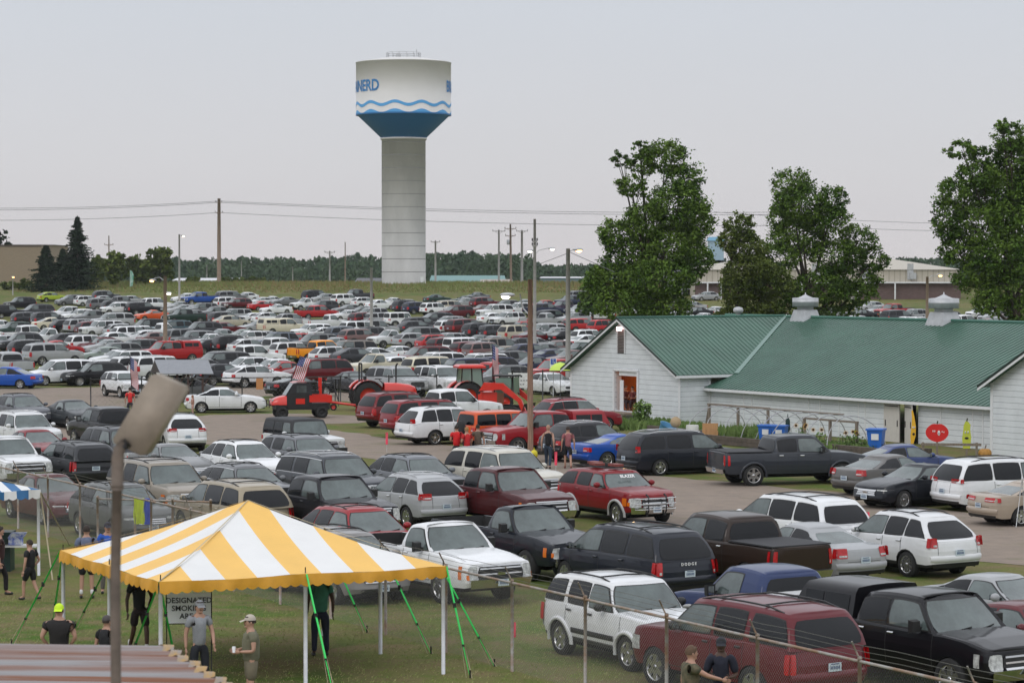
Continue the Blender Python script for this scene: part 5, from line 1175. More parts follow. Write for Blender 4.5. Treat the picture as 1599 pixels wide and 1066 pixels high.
def lamp(root, arm, head, hx, hz, em, r=.03):
    """arm polyline, head position, in the pole's own metres"""
    g = MB(); g.tube(arm, r, 6); a = g.build('lamp_arm', galv, root)
    g = MB(); s = 1 if hx > 0 else -1
    g.ell((head[0], head[1], head[2]), (.34, .15, .10), 0, 10, 6); h_ = g.build('lamp_head', galv, a)
    g = MB(); g.ell((head[0]+.08*s, head[1], head[2]-.09), (.2, .13, .10), 0, 10, 6); g.build('lamp_bulb', em, h_)
# near pole with rusty streaks
r_, h, k = pole(828, 436, 711, 34030/(711-418), 4.6, 'tall reddish brown wooden pole in the middle of the parking lane', m=mat('pole_rust', (.23, .14, .095), .9, noise=.5, nscale=5, stretch=(3, 3, .3)), key='P'); g = MB(); g.tube([(0, -.1, h-.5), (-.25, -.1, h-.4)], .03, 5); 
g = MB(); x0 = -48*k; z0 = h-27*k
lamp(r_, [(0, 0, h-22*k-1), (-12*k, 0, h-25*k-.55), (x0+.9, 0, z0+.12)], (x0+.35, 0, z0+.08), -1, 0, lampc, .035)
r_, h, k = pole(835, 342, 560, 235, 2.6, 'slim tall pole with a double-arm street lamp, behind the reddish wooden pole', m=poleg, arms=[(35, 4, 2), (42, 4, 2)], key='Q')
lamp(r_, [(0, 0, h-56*k), (6*k, 0, h-49*k), (22*k, 0, h-45*k)], (26*k, 0, h-45.5*k), 1, 0, lampc); lamp(r_, [(0, 0, h-48*k), (-5*k, 0, h-48*k)], (-6*k, 0, h-49*k), -1, 0, lampc)
r_, h, k = pole(887, 388, 616, 34030/(616-418), 4.0, 'thick pale wooden pole with a glowing lamp beside the barn gable', m=poleg, key='B')
lamp(r_, [(0, 0, h-6*k), (5*k, 0, h-3*k), (12*k, 0, h-1*k)], (15*k, 0, h-1.5*k), 1, 0, lampw)
r_, h, k = pole(258, 431, 567, 235, 3.2, 'wooden pole with two glowing orange lamps standing in the far lot', m=polew, key='D')
lamp(r_, [(0, 0, h-8*k), (-8*k, 0, h-2*k), (-17*k, 0, h-3*k)], (-19*k, 0, h-6*k), -1, 0, lampw); lamp(r_, [(0, 0, h-22*k), (3*k, 0, h-23*k)], (4.5*k, 0, h-26*k), 1, 0, lampc)
r_, h, k = pole(280, 366, 468, 405, 1.6, 'slim metal street lamp glowing yellow green in front of the rounded tree', m=poleg, name='street_lamp')
lamp(r_, [(0, 0, h-.5), (2*k, 0, h-.1), (5*k, 0, h-.1)], (6*k, 0, h-.2), 1, 0, lampy)
r_, h, k = pole(1448, 432, 475, 280, 2.6, 'short wooden pole with a glowing lamp before the beige hall', m=polew, key='E')
lamp(r_, [(0, 0, h-.3), (6*k, 0, h+.1), (15*k, 0, h+.15)], (19*k, 0, h+.2), 1, 0, lampw)
r_, h, k = pole(20, 432, 458, 440, .9, 'low pole with a glowing wall lamp by the tan brick building', m=poleg, name='street_lamp')
lamp(r_, [(0, 0, h-.3), (0, 0, h)], (0, 0, h), 1, 0, lampw)
# wires
wirem = mat('wire', (.06, .06, .065), .6)
def wire(a, b, sag, label, r=.035):
    g = MB(); a, b = Vector(a), Vector(b); pts = [a.lerp(b, i/16)-Vector((0, 0, sag*4*(i/16)*(1-i/16))) for i in range(17)]
    g.tube(pts, r, 4, cap=False, smooth=False); o = g.build('power_line', wirem); tag(o, label, 'cable', 'power lines strung across the sky')
A = TOPS['A']
for i, (dy, r_y, l_y) in enumerate([(4, 331, 321), (6, 335, 324), (22, 352, 340)]):
    t = ['upper thin power line from the tall pole', 'second thin power line from the tall pole', 'lowest power line from the tall pole'][i]
    wire(atD(342, 310+dy, 490), atD(1250, r_y, 470), .8, t+' to the right across the water tower', .035); wire(atD(342, 310+dy, 490), atD(-120, l_y+3, 480), .6, t+' to the left edge', .035)
wire(atD(1115, 331, 470), atD(1700, 352, 420), .6, 'upper power line beyond the trees on the right', .03); wire(atD(1250, 352, 470), atD(1700, 350+10, 420), .5, 'lower power line beyond the trees on the right', .03)
wire(atD(835, 415, 235), atD(885, 396, 175), .0, 'short slanting wire between the slim pole and the thick pale pole', .02); wire(atD(888, 393, 172), atD(960, 425, 160), 0, 'wire slanting down right from the thick pale pole', .02)
g = MB(); p = atD(1140, 331, 468); 
# ------------------------------------------------------------------ tents
tenty = mat('canvas_yellow', (.80, .48, .11), .55, noise=.06, nscale=1.2, bump=.25); tentw = mat('canvas_white', (.72, .72, .71), .55, noise=.05, nscale=1.2, bump=.25); tentv = mat('canvas_valance_shaded', (.62, .30, .02), .6, noise=.12, nscale=4)  # valance yellow is darker: shade on the upright cloth is put into its colour
tentb = mat('canvas_blue', (.03, .14, .32), .6, noise=.08); polew_ = mat('pole_white', (.62, .63, .66), .4, noise=.1, nscale=6); strapg = mat('strap_green', (.05, .72, .14), .45); rope = mat('rope', (.42, .36, .24), .8); blackm = mat('black_metal', (.01, .01, .01), .5)
def tent(name, Cn, ze, zp, ns, mats, label, valance, skip=()):
    """Cn: four ground corners in order; stripes run up from every eave"""
    o = sum(Cn, Vector())/4; root = empty(name, (o.x, o.y, 0), 0, label, 'tent'); K = [c-o for c in Cn]; top = Vector((0, 0, zp)); g = MB()
    for e in range(4):
        a, b = K[e], K[(e+1) % 4]
        for s in range(ns):
            m_ = 0 if s % 2 == 0 else 1; us = [(s+j/2)/ns for j in range(3)]; rows = []
            if s*2+1 == ns: us = [s/ns, .5, (s+1)/ns]
            for u in us:
                ev = a.lerp(b, u); d = min(u, 1-u)*2; hip = (a if u <= .5 else b).lerp(Vector(), d); row = []
                for j in range(7):
                    q = j/6; p = ev.lerp(hip, q); h = d*q; sag = -.085*math.sin(math.pi*min(1, h))-.02*math.sin(u*math.pi*8)*(1-h)*.6
                    row.append(Vector((p.x, p.y, ze+(zp-ze)*h+sag-.03*math.sin(math.pi*u*2)**2*(1-h))))
                rows.append(row)
            g.grid(rows, m_, True)
    g.build('canopy', [mats[0], mats[1]], root)
    g = MB()
    for e in range(4):
        a, b = K[e], K[(e+1) % 4]; n = 108; t_, l_ = [], []; out_ = (a+b).normalized()
        for i in range(n+1):
            u = i/n; p = a.lerp(b, u); sc = abs(math.sin(u*math.pi*27)); rip = .03*math.sin(u*37)+.015*math.sin(u*90)
            t_.append(Vector((p.x, p.y, ze-.03*math.sin(math.pi*u*2)**2+.005))+out_*.01); l_.append(Vector((p.x, p.y, ze-.20-.05*sc))+out_*(.03+rip))
        if valance: g.grid([t_, [x.lerp(y_, .5)+out_*.01 for x, y_ in zip(t_, l_)], l_], 0, True)
        else:
            for i in range(n): g.grid([[t_[i], t_[i+1]], [l_[i], l_[i+1]]], (i//6) % 2, True)
    g.build('valance', [valance] if valance else [mats[0], mats[1]], root)
    for e in range(4):
        for u in (0, .5):
            p = K[e].lerp(K[(e+1) % 4], u); 
            if (e, u) in skip: continue
            g = MB(); g.tube([(p.x*.985, p.y*.985, 0), (p.x*.985, p.y*.985, ze-.01)], .042, 10); q = g.build('pole', polew_, root)
            g = MB(); g.tube([(p.x*.985, p.y*.985, ze), (p.x*.985, p.y*.985, ze+.13)], .012, 5); g.build('pole_pin', blackm, q)
    g = MB()
    for e in range(4):
        rows = [[K[e].lerp(Vector(), t)+Vector((0, 0, ze+(zp-ze)*t-.05*math.sin(math.pi*t)+.012))+Vector((dx, 0, 0)) for t in [j/10 for j in range(11)]] for dx in (-.015, .015)]; g.grid(rows, 0, True)
    g.build('hip_seam', mat('seam_grey', (.45, .38, .25), .7), root); return root, K, o
TL, TR, TF = at(95, 1018), at(697, 1052), at(249, 1085); TB = TL+TR-TF
root, K, o_ = tent('striped_tent', [TF, TR, TB, TL], 2.21, 3.42, 9, (tenty, tentw), 'yellow and white striped frame tent with scalloped valance', tentv)
def strap(top_, foot, label, m=strapg, w_=.027, name='guy_strap', grp='green guy straps of the yellow tent'):
    t_ = Vector(top_); f = Vector(foot); g = MB(); s = Vector((w_/2, w_/2, 0)); d = f-t_
    k = .72
    m1 = t_+d*k
    g.add([t_-s, t_+s, m1+s*1.2, m1-s*1.2], [(0, 1, 2, 3)], 0); g.add([p+Vector((.01, -.012, 0)) for p in (t_-s, t_+s, m1+s*1.2, m1-s*1.2)], [(3, 2, 1, 0)], 0)
    g.add([m1-s*.8, m1+s*.8, f+s*.4, f-s*.4], [(0, 1, 2, 3)], 0)
    r_ = g.build(name, m); tag(r_, label, 'strap', grp)
    g = MB(); g.tube([t_+d*.70+Vector((.03, 0, 0)), f+Vector((.04, 0, 0))], .009, 4); g.tube([t_+d*.5, f+Vector((-.08, .05, 0))], .006, 3); g.build('rope_end', rope, r_)
    g = MB(); g.box(t_+d*.35, (.06, .06, .10)); g.box(t_+d*.71, (.05, .05, .05)); g.build('buckle', blackm, r_); g = MB(); g.tube([f-Vector((0, 0, .1)), f+Vector((0, 0, .16))], .018, 5); g.build('stake', blackm, r_)
def tc(u, v, z=2.21):   # tent corner space
    return o_+K[0].lerp(K[1], u).lerp(K[3].lerp(K[2], u), v)*1.0+Vector((0, 0, z))
strap(tc(0, 1), at(18, 1008), 'green strap from the left corner of the yellow tent to the grass'); strap(tc(0, 1)+Vector((.05, 0, 0)), at(82, 975), 'short green strap hanging down behind the left tent pole')
strap(tc(0, .5), at(118, 980), 'green strap beside the pole left of the lamp post'); strap(tc(0, 0), at(198, 1040), 'green strap slanting left from the front tent corner'); strap(tc(0, 0), at(277, 1046), 'green strap slanting right from the front tent corner')
strap(tc(.5, 0), at(521, 1085), 'green strap at the middle pole of the front edge'); strap(tc(1, 0), at(734, 1058), 'broad green strap at the right tent corner pole'); strap(tc(1, .05), at(772, 1040), 'thinner green strap from the right tent corner to the far stake')
strap(tc(1, .5), at(673, 1020), 'green strap behind the right-hand pole inside the tent view'); strap(tc(1, 1), at(573, 987), 'thin green strap behind the middle tent pole, farthest back')
# blue tent at the left edge
p0 = at(64, 898); nd, ad = Vector((.8508, .5255, 0)), Vector((.5255, -.8508, 0)); c1 = p0; c0 = p0-nd*6.2; c2 = p0-ad*6.2; c3 = c0-ad*6.2
root, K2, o2 = tent('striped_tent', [c0, c1, c2, c3], 2.32, 3.35, 23, (tentb, tentw), 'blue and white striped tent at the left edge', None)
for i, (f, lb) in enumerate([((82, 905), 'beige guy rope dropping steeply right of the blue tent pole'), ((108, 850), 'beige guy rope slanting far right from the blue tent corner')]):
    g = MB(); g.tube([p0+Vector((0, 0, 2.25)), at(*f)], .022, 4); r_ = g.build('guy_rope', rope); tag(r_, lb, 'rope')
g = MB(); g.box((0, 0, .5), (.62, .62, 1.0)); g.box((0, 0, 1.04), (.68, .70, .08)); g.box((0, -.33, .72), (.4, .03, .2)); r_ = tag(g.build('wheeled_bin', mat('bin_green', (.008, .035, .028), .45), None, at(2, 890)), 'dark green wheeled trash bin at the left edge under the blue tent', 'trash bin')
tb = empty('folding_table', at(22, 893), 0, 'small white folding table at the left edge behind the fence', 'table'); g = MB(); g.box((0, 0, .73), (1.3, .6, .04)); g.build('tabletop', tentw, tb)
for x in (-.55, .55):
    g = MB(); g.tube([(x, -.2, 0), (x, -.2, .72)], .015, 5); g.build('leg', galv, tb)
g = MB(); g.box((0, 0, .12), (.35, .3, .22)); g.prism([(-.2, -.16, .2), (.2, -.16, .2), (.3, -.2, .34), (-.1, -.2, .34)], (0, .3, 0)); tag(g.build('paper_stack', [mat('blue_print', (.05, .10, .45), .6, col2=(.6, .62, .65), nscale=7)], None, at(25, 893)+Vector((0, 0, .75))), 'blue and white packages on the folding table', 'package')

# ------------------------------------------------------------------ chain-link fences
steel = mat('fence_steel', (.36, .35, .33), .6, metal=.2, noise=.25, nscale=3, col2=(.27, .17, .11)); wirem2 = mat('mesh_wire', (.20, .20, .19), .5, metal=.3)
def fence(name, P, Q, h, step, label, pitch=.075, arm=True, rr=.027, wr=.0026, mesh=True, dark=None, offset=0):
    d = (Q-P); L = d.length; u = d/L; n = Vector((-u.y, u.x, 0)); root = empty(name, P, 0, label, 'fence'); m = dark or steel
    zl = lambda s: zg((P+u*s).y)-P.z
    k = offset
    while k <= L+.01:
        g = MB(); b = u*k; z = zl(k); g.tube([b+Vector((0, 0, z-.1)), b+Vector((0, 0, z+h+.04))], rr*1.25, 8); g.ell(b+Vector((0, 0, z+h+.05)), rr*1.6, 0, 6, 4); p_ = g.build('fence_post', m, root)
        if arm: g = MB(); g.tube([b+Vector((0, 0, z+h+.03)), b+n*.16+Vector((0, 0, z+h+.34))], .016, 5); g.build('barb_arm', m, p_)
        k += step
    g = MB(); g.tube([u*s+Vector((0, 0, zl(s)+h)) for s in [L*i/12 for i in range(13)]], rr, 8); g.build('top_rail', m, root)
    if arm:
        for j in range(3):
            o = n*(.05+.055*j)+Vector((0, 0, h+.10+.11*j)); g = MB(); g.tube([u*(L*i/60)+o+Vector((0, 0, .012*math.sin(i*2.1)-.0*j)) for i in range(61)], .005, 3, cap=False, smooth=False); g.build('barbed_wire', wirem2, root)
    if mesh:
        g = MB(); N = int((L+h)/pitch)
        for i in range(N):
            for sg in (1, -1):
                s0 = i*pitch-(h if sg > 0 else 0); a, b = (s0, 0), (s0+sg*h*1.0, h)
                if sg < 0: a, b = (i*pitch, 0), (i*pitch-h, h)
                (sa, za), (sb, zb) = a, b
                if sa > sb: (sa, za), (sb, zb) = (sb, zb), (sa, za)
                if sb < 0 or sa > L: continue
                if sa < 0: za += (zb-za)*(-sa)/(sb-sa); sa = 0
                if sb > L: zb = za+(zb-za)*(L-sa)/(sb-sa); sb = L
                pa, pb = u*sa+Vector((0, 0, za+.03))+n*.004*sg, u*sb+Vector((0, 0, zb+.03))+n*.004*sg; w_ = Vector((0, 0, wr)); v_ = n*wr
                g.add([pa-w_, pa+w_, pb+w_, pb-w_, pa+v_, pb+v_], [(0, 1, 2, 3), (0, 4, 5, 3), (4, 1, 2, 5)], 0)
        g.build('chain_link', wirem2, root)
    return root
fu = Vector((-.469, .883, 0)).normalized(); FP = Vector((2.84, 48.5, 0))
fence('chain_link_fence', FP-fu*14.2, FP+fu*44.2, 1.83, 3.05, 'long chain-link fence with rusty top rail and barbed wire arms', offset=1.95)
gp0 = FP+fu*31.9; gp1 = Vector(((328-799.5)*75.6/FPX, 75.6, 0)); fence('fence_gate', gp0, gp1, 1.55, (gp1-gp0).length/3.001, 'open chain-link gate leaf with two shirts draped on it', arm=False, rr=.03)
ud = (gp1-gp0).normalized()
for s, w_, c_, lb, nm in ((.58*0+1.65*(gp1-gp0).length/3.3*0+ (218-153)/(328-153)*(gp1-gp0).length, .34, (.50, .62, .01), 'bright yellow green shirt draped over the gate rail', 'draped_shirt'), ((231-153)/(328-153)*(gp1-gp0).length, .26, (.02, .06, .42), 'blue shirt draped over the gate rail beside the yellow one', 'draped_shirt')):
    g = MB(); rows = []
    for j in range(8):
        z = 1.6-.75*(j/7); rows.append([gp0+ud*(s-w_/2+w_*i/8+.015*math.sin(j*1.1+i))+Vector((0, -.05-.03*math.sin(i*1.7+j*.5), z)) for i in range(9)])
    g.grid(rows, 0, True); g.grid([[p+Vector((0, .11, 0)) for p in r] for r in rows[:6]], 0, True); g.grid([rows[0], [p+Vector((0, .11, 0)) for p in rows[0]]], 0, True)
    tag(g.build(nm, mat('shirt_'+lb[:6], c_, .8, noise=.2, nscale=8)), lb, 'shirt')
blackf = mat('fence_dark', (.04, .04, .04), .6)
fence('lot_fence', Vector(((141-799.5)*157/FPX, 157, 0)), Vector(((700-799.5)*163/FPX, 163, 0)), 1.62, 3.05, 'thin dark chain-link fence along the front of the far lot', arm=False, pitch=.30, rr=.03, wr=.004, dark=blackf)
fence('lot_fence', Vector(((800-799.5)*164/FPX, 164, 0)), Vector(((891-799.5)*164/FPX, 164, 0)), 1.85, 1.9, 'short dark fence between the red loader and the barn gable', arm=False, pitch=.30, rr=.03, wr=.004, dark=blackf)
g = MB(); p = at(405, 628); p = Vector(((405-799.5)*159.5/FPX, 159.6, 0)); g.box((0, -.05, 1.25), (.42, .03, .68)); tag(g.build('fence_notice', mat('notice_orange', (.50, .22, .08), .7), None, p), 'small orange brown notice board on the lot fence', 'notice')
# ------------------------------------------------------------------ smoking sign
sp_ = atD(295, 946, 53); sg = empty('area_sign', (sp_.x, 53, 0), R(6), 'white DESIGNATED SMOKING AREA sign partly hidden by the man in grey', 'sign')
g = MB(); g.box((0, 0, 1.42), (.90, .03, .62)); g.build('sign_panel', mat('sign_white', (.80, .82, .86), .5), sg); g = MB()
for s in (-1, 1): g.box((s*.455, 0, 1.40), (.02, .045, .68)); g.tube([(s*.45, .02, 0), (s*.45, .02, 1.2)], .012, 5)
g.box((0, 0, 1.105), (.92, .045, .02)); g.build('sign_frame', blackm, sg)
ink = mat('sign_ink', (.02, .025, .03), .6)
for tx, z in (('DESIGNATED', 1.575), ('SMOKING', 1.415), ('AREA', 1.255)): place_text(text_mesh(tx, .155, ink, bold=.002), 'lettering', sg, (0, -.022, z), (1, 0, 0), (0, 0, 1))
# ------------------------------------------------------------------ foreground floodlight on its pole and the rusty roof
DF = 15.0; k = DF/FPX; px0 = atD(184, 1000, DF); fl = empty('floodlight', (px0.x, DF, 0), 0, 'large beige floodlight box tilted on a brown pole, close to the camera', 'floodlight')
def F(x, y, d=0): p = atD(x, y, DF+d); return Vector((p.x-px0.x, d, p.z))
g = MB(); g.tube([(0, 0, 0), F(180, 900), F(183, 760)], [.031, .030, .029], 14); g.tube([F(183, 765), F(183, 758)], .037, 14); g.tube([F(183, 758), F(184, 715), F(186, 702), F(195, 690)], [.036, .036, .034, .028], 12); g.build('pole', mat('lamp_pole', (.12, .095, .075), .8, noise=.4, nscale=8), fl)
u_ = (F(236, 583)-F(172, 690)); v_ = (F(222, 713)-F(172, 690)); d_ = Vector((.03, .16, .0))
def fpt(a, b, c): return F(172, 690)+u_*a+v_*b+d_*c
bm = bmesh.new(); vs = [bm.verts.new(fpt(a, b, c)) for a in (0, 1) for b in (0, 1) for c in (0, 1)]
for f in [(0, 1, 3, 2), (4, 6, 7, 5), (0, 4, 5, 1), (2, 3, 7, 6), (0, 2, 6, 4), (1, 5, 7, 3)]: bm.faces.new([vs[i] for i in f])
bmesh.ops.recalc_face_normals(bm, faces=bm.faces); bmesh.ops.bevel(bm, geom=list(bm.edges), offset=.014, segments=3, affect='EDGES')
me = bpy.data.meshes.new('lamp_housing'); bm.to_mesh(me); bm.free(); me.materials.append(mat('housing_beige', (.28, .235, .185), .7, noise=.12, nscale=14, bump=.2)); [setattr(p, 'use_smooth', True) for p in me.polygons]; obj('lamp_housing', me, fl)
g = MB(); g.tube([F(192, 697), F(200, 690)], .03, 10); g.build('knuckle', blackm, fl)
g = MB(); rows = []; NX, NY = 40, 200
def rpos(x, q):   # q 0 far .. 1 near; far edge D=24, near D=22.9
    D = 24-1.2*q; yp = 1006+(x/1599*60 if x > 0 else 0)*.35+115*q; p = atD(x, yp, D); return p
for j in range(NY+1):
    q = j/NY; xr_ = 262+q*190+ 4*math.sin(2*math.pi*q*14)+3*math.sin(q*31); row = []
    for i in range(NX+1):
        x = -60+(xr_+60)*i/NX; p = rpos(x, q); row.append(p+Vector((0, 0, .022*math.sin(2*math.pi*q*14))))
    rows.append(row)
g.grid(rows, 0, True)
m = mat('rusty_metal', (.29, .29, .30), .55, metal=.1, col2=(.20, .08, .04), nscale=1.0, stretch=(.22, 9.0, 9.0)); g.grid([rows[0], [p+Vector((0, 2.2, -.9)) for p in rows[0]]], 0, True)
rf = empty('corrugated_roof', (rows[0][0].x, 24, 0), 0, 'rusty corrugated metal roof out of focus at the bottom left', 'roof'); o = g.build('metal_sheet', m, rf); o.matrix_parent_inverse = Matrix.Translation(-Vector(rf.location))
g = MB(); edge = [r[-1]+Vector((0, 0, .01)) for r in rows]; g.grid([[p for p in edge], [p+Vector((-.10, 0, .004)) for p in edge]], 0, True); o = g.build('edge_sheet', mat('edge_rust', (.48, .30, .10), .7, noise=.4, nscale=9, col2=(.30, .27, .25)), rf); o.matrix_parent_inverse = Matrix.Translation(-Vector(rf.location))
g = MB()
for x in (rows[0][0].x+.5, rows[0][-1].x-.4): g.box((x, 23.6, 2.1), (.12, .12, 4.2))
o = g.build('support_post', wood, rf); o.matrix_parent_inverse = Matrix.Translation(-Vector(rf.location))

# ------------------------------------------------------------------ red machines
kred = mat('tractor_orange_red', (.62, .020, .008), .35, coat=.6, noise=.05); 
def bigwheel(parent, x, y, r, w_, rimc=kred):
    g = MB(); n = 26; g.lathe([(r*.6, -w_), (r*.93, -w_), (r, -w_*.7), (r, w_*.7), (r*.93, w_), (r*.6, w_)], n, 0, 'y', cap=False)
    for i in range(n): q = Matrix.Rotation(2*math.pi*i/n, 3, 'Y'); g.box(q @ Vector((0, (w_*.45 if i % 2 else -w_*.45), r*1.005)), (r*.09, w_*1.0, r*.08), 0, q)
    o = obj('wheel', g.mesh('tyre', rubber), parent, (x, y, r)); g = MB(); g.lathe([(r*.62, w_*.5), (r*.6, w_*.3), (r*.3, w_*.15), (r*.12, w_*.45), (.01, w_*.46)], 18, 0, 'y', cap=False); g.lathe([(r*.62, -w_*.5), (r*.6, -w_*.3), (.01, -w_*.3)], 18, 0, 'y', cap=False); g.build('rim', rimc, o)
    if y < 0: o.rotation_euler = (0, 0, math.pi)
def tractor(loc, hd, label, cab, s=1.0, exh=True, loader=False):
    root = empty('tractor', loc, R(hd), label, 'tractor'); root.scale = (s, s, s)
    g = MB(); g.box((.6, 0, .85), (2.4, .45, .45)); g.box((-.5, 0, .8), (.9, .9, .5)); g.build('chassis', under, root)
    g = MB(); rows = []
    for x, h, w_ in ((.25, 1.52, .40), (1.0, 1.50, .40), (1.7, 1.40, .38), (2.0, 1.28, .34), (2.08, 1.05, .30)): rows.append([Vector((x, y*w_, z)) for y, z in ((-1, .95), (-1, h-.12), (-.7, h-.02), (0, h+.02), (.7, h-.02), (1, h-.12), (1, .95))])
    g.grid(rows, 0, True); g.add(rows[-1], [tuple(range(7))], 0); g.build('hood', kred, root)
    g = MB(); g.box((2.09, 0, 1.05), (.04, .5, .3)); g.build('grille', blackp, root)
    bigwheel(root, -.75, .85, .80, .22); bigwheel(root, -.75, -.85, .80, .22); bigwheel(root, 1.45, .72, .48, .15); bigwheel(root, 1.45, -.72, .48, .15)
    for sy in (-1, 1):
        g = MB(); rws = []
        for i in range(9):
            a = math.pi*(.12+.72*i/8); rws.append([Vector((-.75+.92*math.cos(a), sy*y, .80+.92*math.sin(a))) for y in (.55, 1.1)])
        g.grid(rws, 0, True); g.grid([[p[0]-Vector((0, 0, .12)) for p in rws], [p[0] for p in rws]], 0, True); g.build('fender', kred, root)
    g = MB(); g.box((-.55, 0, 1.35), (.5, .5, .12)); g.box((-.8, 0, 1.62), (.12, .5, .55)); g.build('seat', blackp, root)
    g = MB(); g.tube([(.25, 0, 1.45), (-.02, 0, 1.72)], .025, 5); g.lathe([(.19, 0), (.21, .02), (.19, .04)], 14, 0, 'z', (-.05, 0, 1.72)); g.build('steering_wheel', blackp, root)
    if cab:
        g = MB()
        for x0, x1 in ((.25, .12), (-.45, -.45), (-1.1, -1.0)):
            for sy in (-1, 1): g.tube([(x0, sy*.62, 1.2), (x1, sy*.58, 2.42)], .035, 6)
        g.build('cab_frame', blackp, root); g = MB(); rows = [[Vector((x, y, z)) for x, y in ((-1.25, -.72), (.35, -.72), (.35, .72), (-1.25, .72))] for z in (2.42, 2.52)]+[[Vector((x, y, 2.62)) for x, y in ((-1.1, -.6), (.2, -.6), (.2, .6), (-1.1, .6))]]
        g.grid(rows, 0, False, True); g.add(rows[-1], [(0, 1, 2, 3)], 0); g.add(rows[0], [(3, 2, 1, 0)], 0); g.build('cab_roof', kred, root)
        gl = mat('cab_glass', (.16, .24, .20), .06, coat=.5)
        for q in (((-.45, .60, 1.25), (.22, .60, 1.25), (.13, .57, 2.4), (-.45, .57, 2.4)), ((-1.08, .60, 1.35), (-.48, .60, 1.3), (-.48, .57, 2.4), (-1.0, .57, 2.4)), ((.25, -.58, 1.5), (.25, .58, 1.5), (.13, .55, 2.4), (.13, -.55, 2.4)), ((-1.1, -.58, 1.4), (-1.1, .58, 1.4), (-1.0, .55, 2.4), (-1.0, -.55, 2.4)), ((-1.08, -.60, 1.35), (.22, -.60, 1.25), (.13, -.57, 2.4), (-1.0, -.57, 2.4))):
            g = MB(); g.prism(q, (0, .01, 0)); g.build('cab_window', gl, root)
    else:
        g = MB()
        for sy in (-1, 1): g.tube([(-1.05, sy*.45, 1.1), (-1.05, sy*.45, 2.5), (-1.05, sy*.38, 2.6)], .05, 6)
        g.tube([(-1.05, -.4, 2.6), (-1.05, .4, 2.6)], .05, 6); g.build('roll_bar', blackp, root)
    if exh: g = MB(); g.tube([(1.0, .3, 1.4), (1.0, .3, 2.1), (1.0, .3, 2.45), (1.1, .3, 2.58)], .05, 7); g.build('exhaust_pipe', blackp, root)
    if loader:
        g = MB()
        for sy in (-1, 1): g.tube([(.2, sy*.62, 1.5), (1.6, sy*.62, 1.55), (2.3, sy*.62, .7), (2.6, sy*.62, .3)], .08, 6)
        g.build('loader_arm', kred, root); g = MB(); rows = [[Vector((2.6+dx, y, z)) for y in (-1, 1)] for dx, z in ((0, .75), (-.1, .4), (.1, .1), (.6, .08))]; g.grid(rows, 0, False); g.build('loader_bucket', kred, root)
    return root
def L3(x, yb, D=None): p = at(x, yb); return Vector((p.x, p.y, 0))
tractor(L3(592, 640), 12, 'orange red tractor with roll bar and upright exhaust behind the dark red SUV', False, 1.05)
tractor(L3(745, 640), 14, 'orange red tractor with a glazed cab beside the red loader', True, 1.02, loader=False)
# skid loader
sk = empty('track_loader', L3(790, 650), R(-20), 'orange red compact track loader with lifting arms beside the utility pole', 'loader'); sk.scale = (1.1, 1.1, 1.1)
g = MB(); g.box((-.75, 0, .9), (.9, 1.0, .7)); g.box((-1.2, 0, .8), (.25, 1.05, .65)); g.build('engine_cover', kred, sk)
for s in (-1, 1):
    g = MB(); prof = [Vector((x, s*.55, z)) for x, z in ((-1.0, .05), (.8, .05), (1.05, .35), (.7, .55), (-.9, .6), (-1.25, .35))]; g.prism(prof, (0, s*.35, 0)); obj('track', fixn(g.mesh('track', rubber)), sk)
    g = MB(); g.prism([Vector((x, s*.62, z)) for x, z in ((-1.2, 1.3), (-.9, 1.75), (.1, 1.72), (1.1, .9), (1.35, .3), (1.15, .25), (.9, .8), (0, 1.4), (-.8, 1.35))], (0, s*.14, 0)); obj('loader_arm', fixn(g.mesh('loader_arm', kred)), sk)
g = MB()
for x in (-.45, .55):
    for s in (-1, 1): g.tube([(x, s*.45, 1.1), (x-.05, s*.42, 2.05)], .04, 5)
g.box((.02, 0, 2.08), (1.2, 1.0, .08)); g.build('cab_frame', blackp, sk)
g = MB(); g.box((.03, -.46, 1.6), (.85, .02, .75)); g.box((.03, .46, 1.6), (.85, .02, .75)); g.box((.56, 0, 1.6), (.02, .8, .8)); g.build('cab_window', mat('cab_glass', .2), sk)
g = MB(); g.grid([[Vector((1.3+dx, y, z)) for y in (-.9, .9)] for dx, z in ((0, .7), (-.1, .35), (.1, .06), (.6, .05))], 0, False); g.build('bucket', blackp, sk)
# utility vehicle
uv = empty('utility_vehicle', L3(470, 652), R(194), 'black and orange red utility vehicle with soft cab doors, facing left', 'utility vehicle')
g = MB(); g.box((0, 0, .62), (3.0, 1.35, .28), 0); g.box((-.9, 0, .78), (1.2, 1.3, .1), 0); g.box((.25, 0, 1.0), (1.15, 1.42, .85), 0)
g.build('frame', blackm, uv)
g = MB(); rows = [[Vector((x, y*w_, z)) for y, z in ((-1, .75), (-1, h-.06), (-.6, h), (.6, h), (1, h-.06), (1, .75))] for x, h, w_ in ((.8, 1.28, .70), (1.3, 1.18, .68), (1.62, 1.05, .6), (1.72, .85, .55))]; g.grid(rows, 0, True); g.add(rows[-1], [tuple(range(6))], 0); g.build('hood', kred, uv)
g = MB()
for y in (-.70, .70): g.box((-.98, y, 1.08), (1.25, .05, .38))
g.box((-1.6, 0, 1.08), (.05, 1.4, .38)); g.build('cargo_bed', kred, uv)
g = MB(); rows = [[Vector((x, y, z)) for y in (-.6, 0, .6)] for x, z in ((.55, 1.96), (.3, 2.02), (-.25, 2.02), (-.45, 1.96))]; g.grid(rows, 0, True); g.grid([[p-Vector((0, 0, .07)) for p in r] for r in rows], 0, True); g.build('cab_roof', kred, uv)
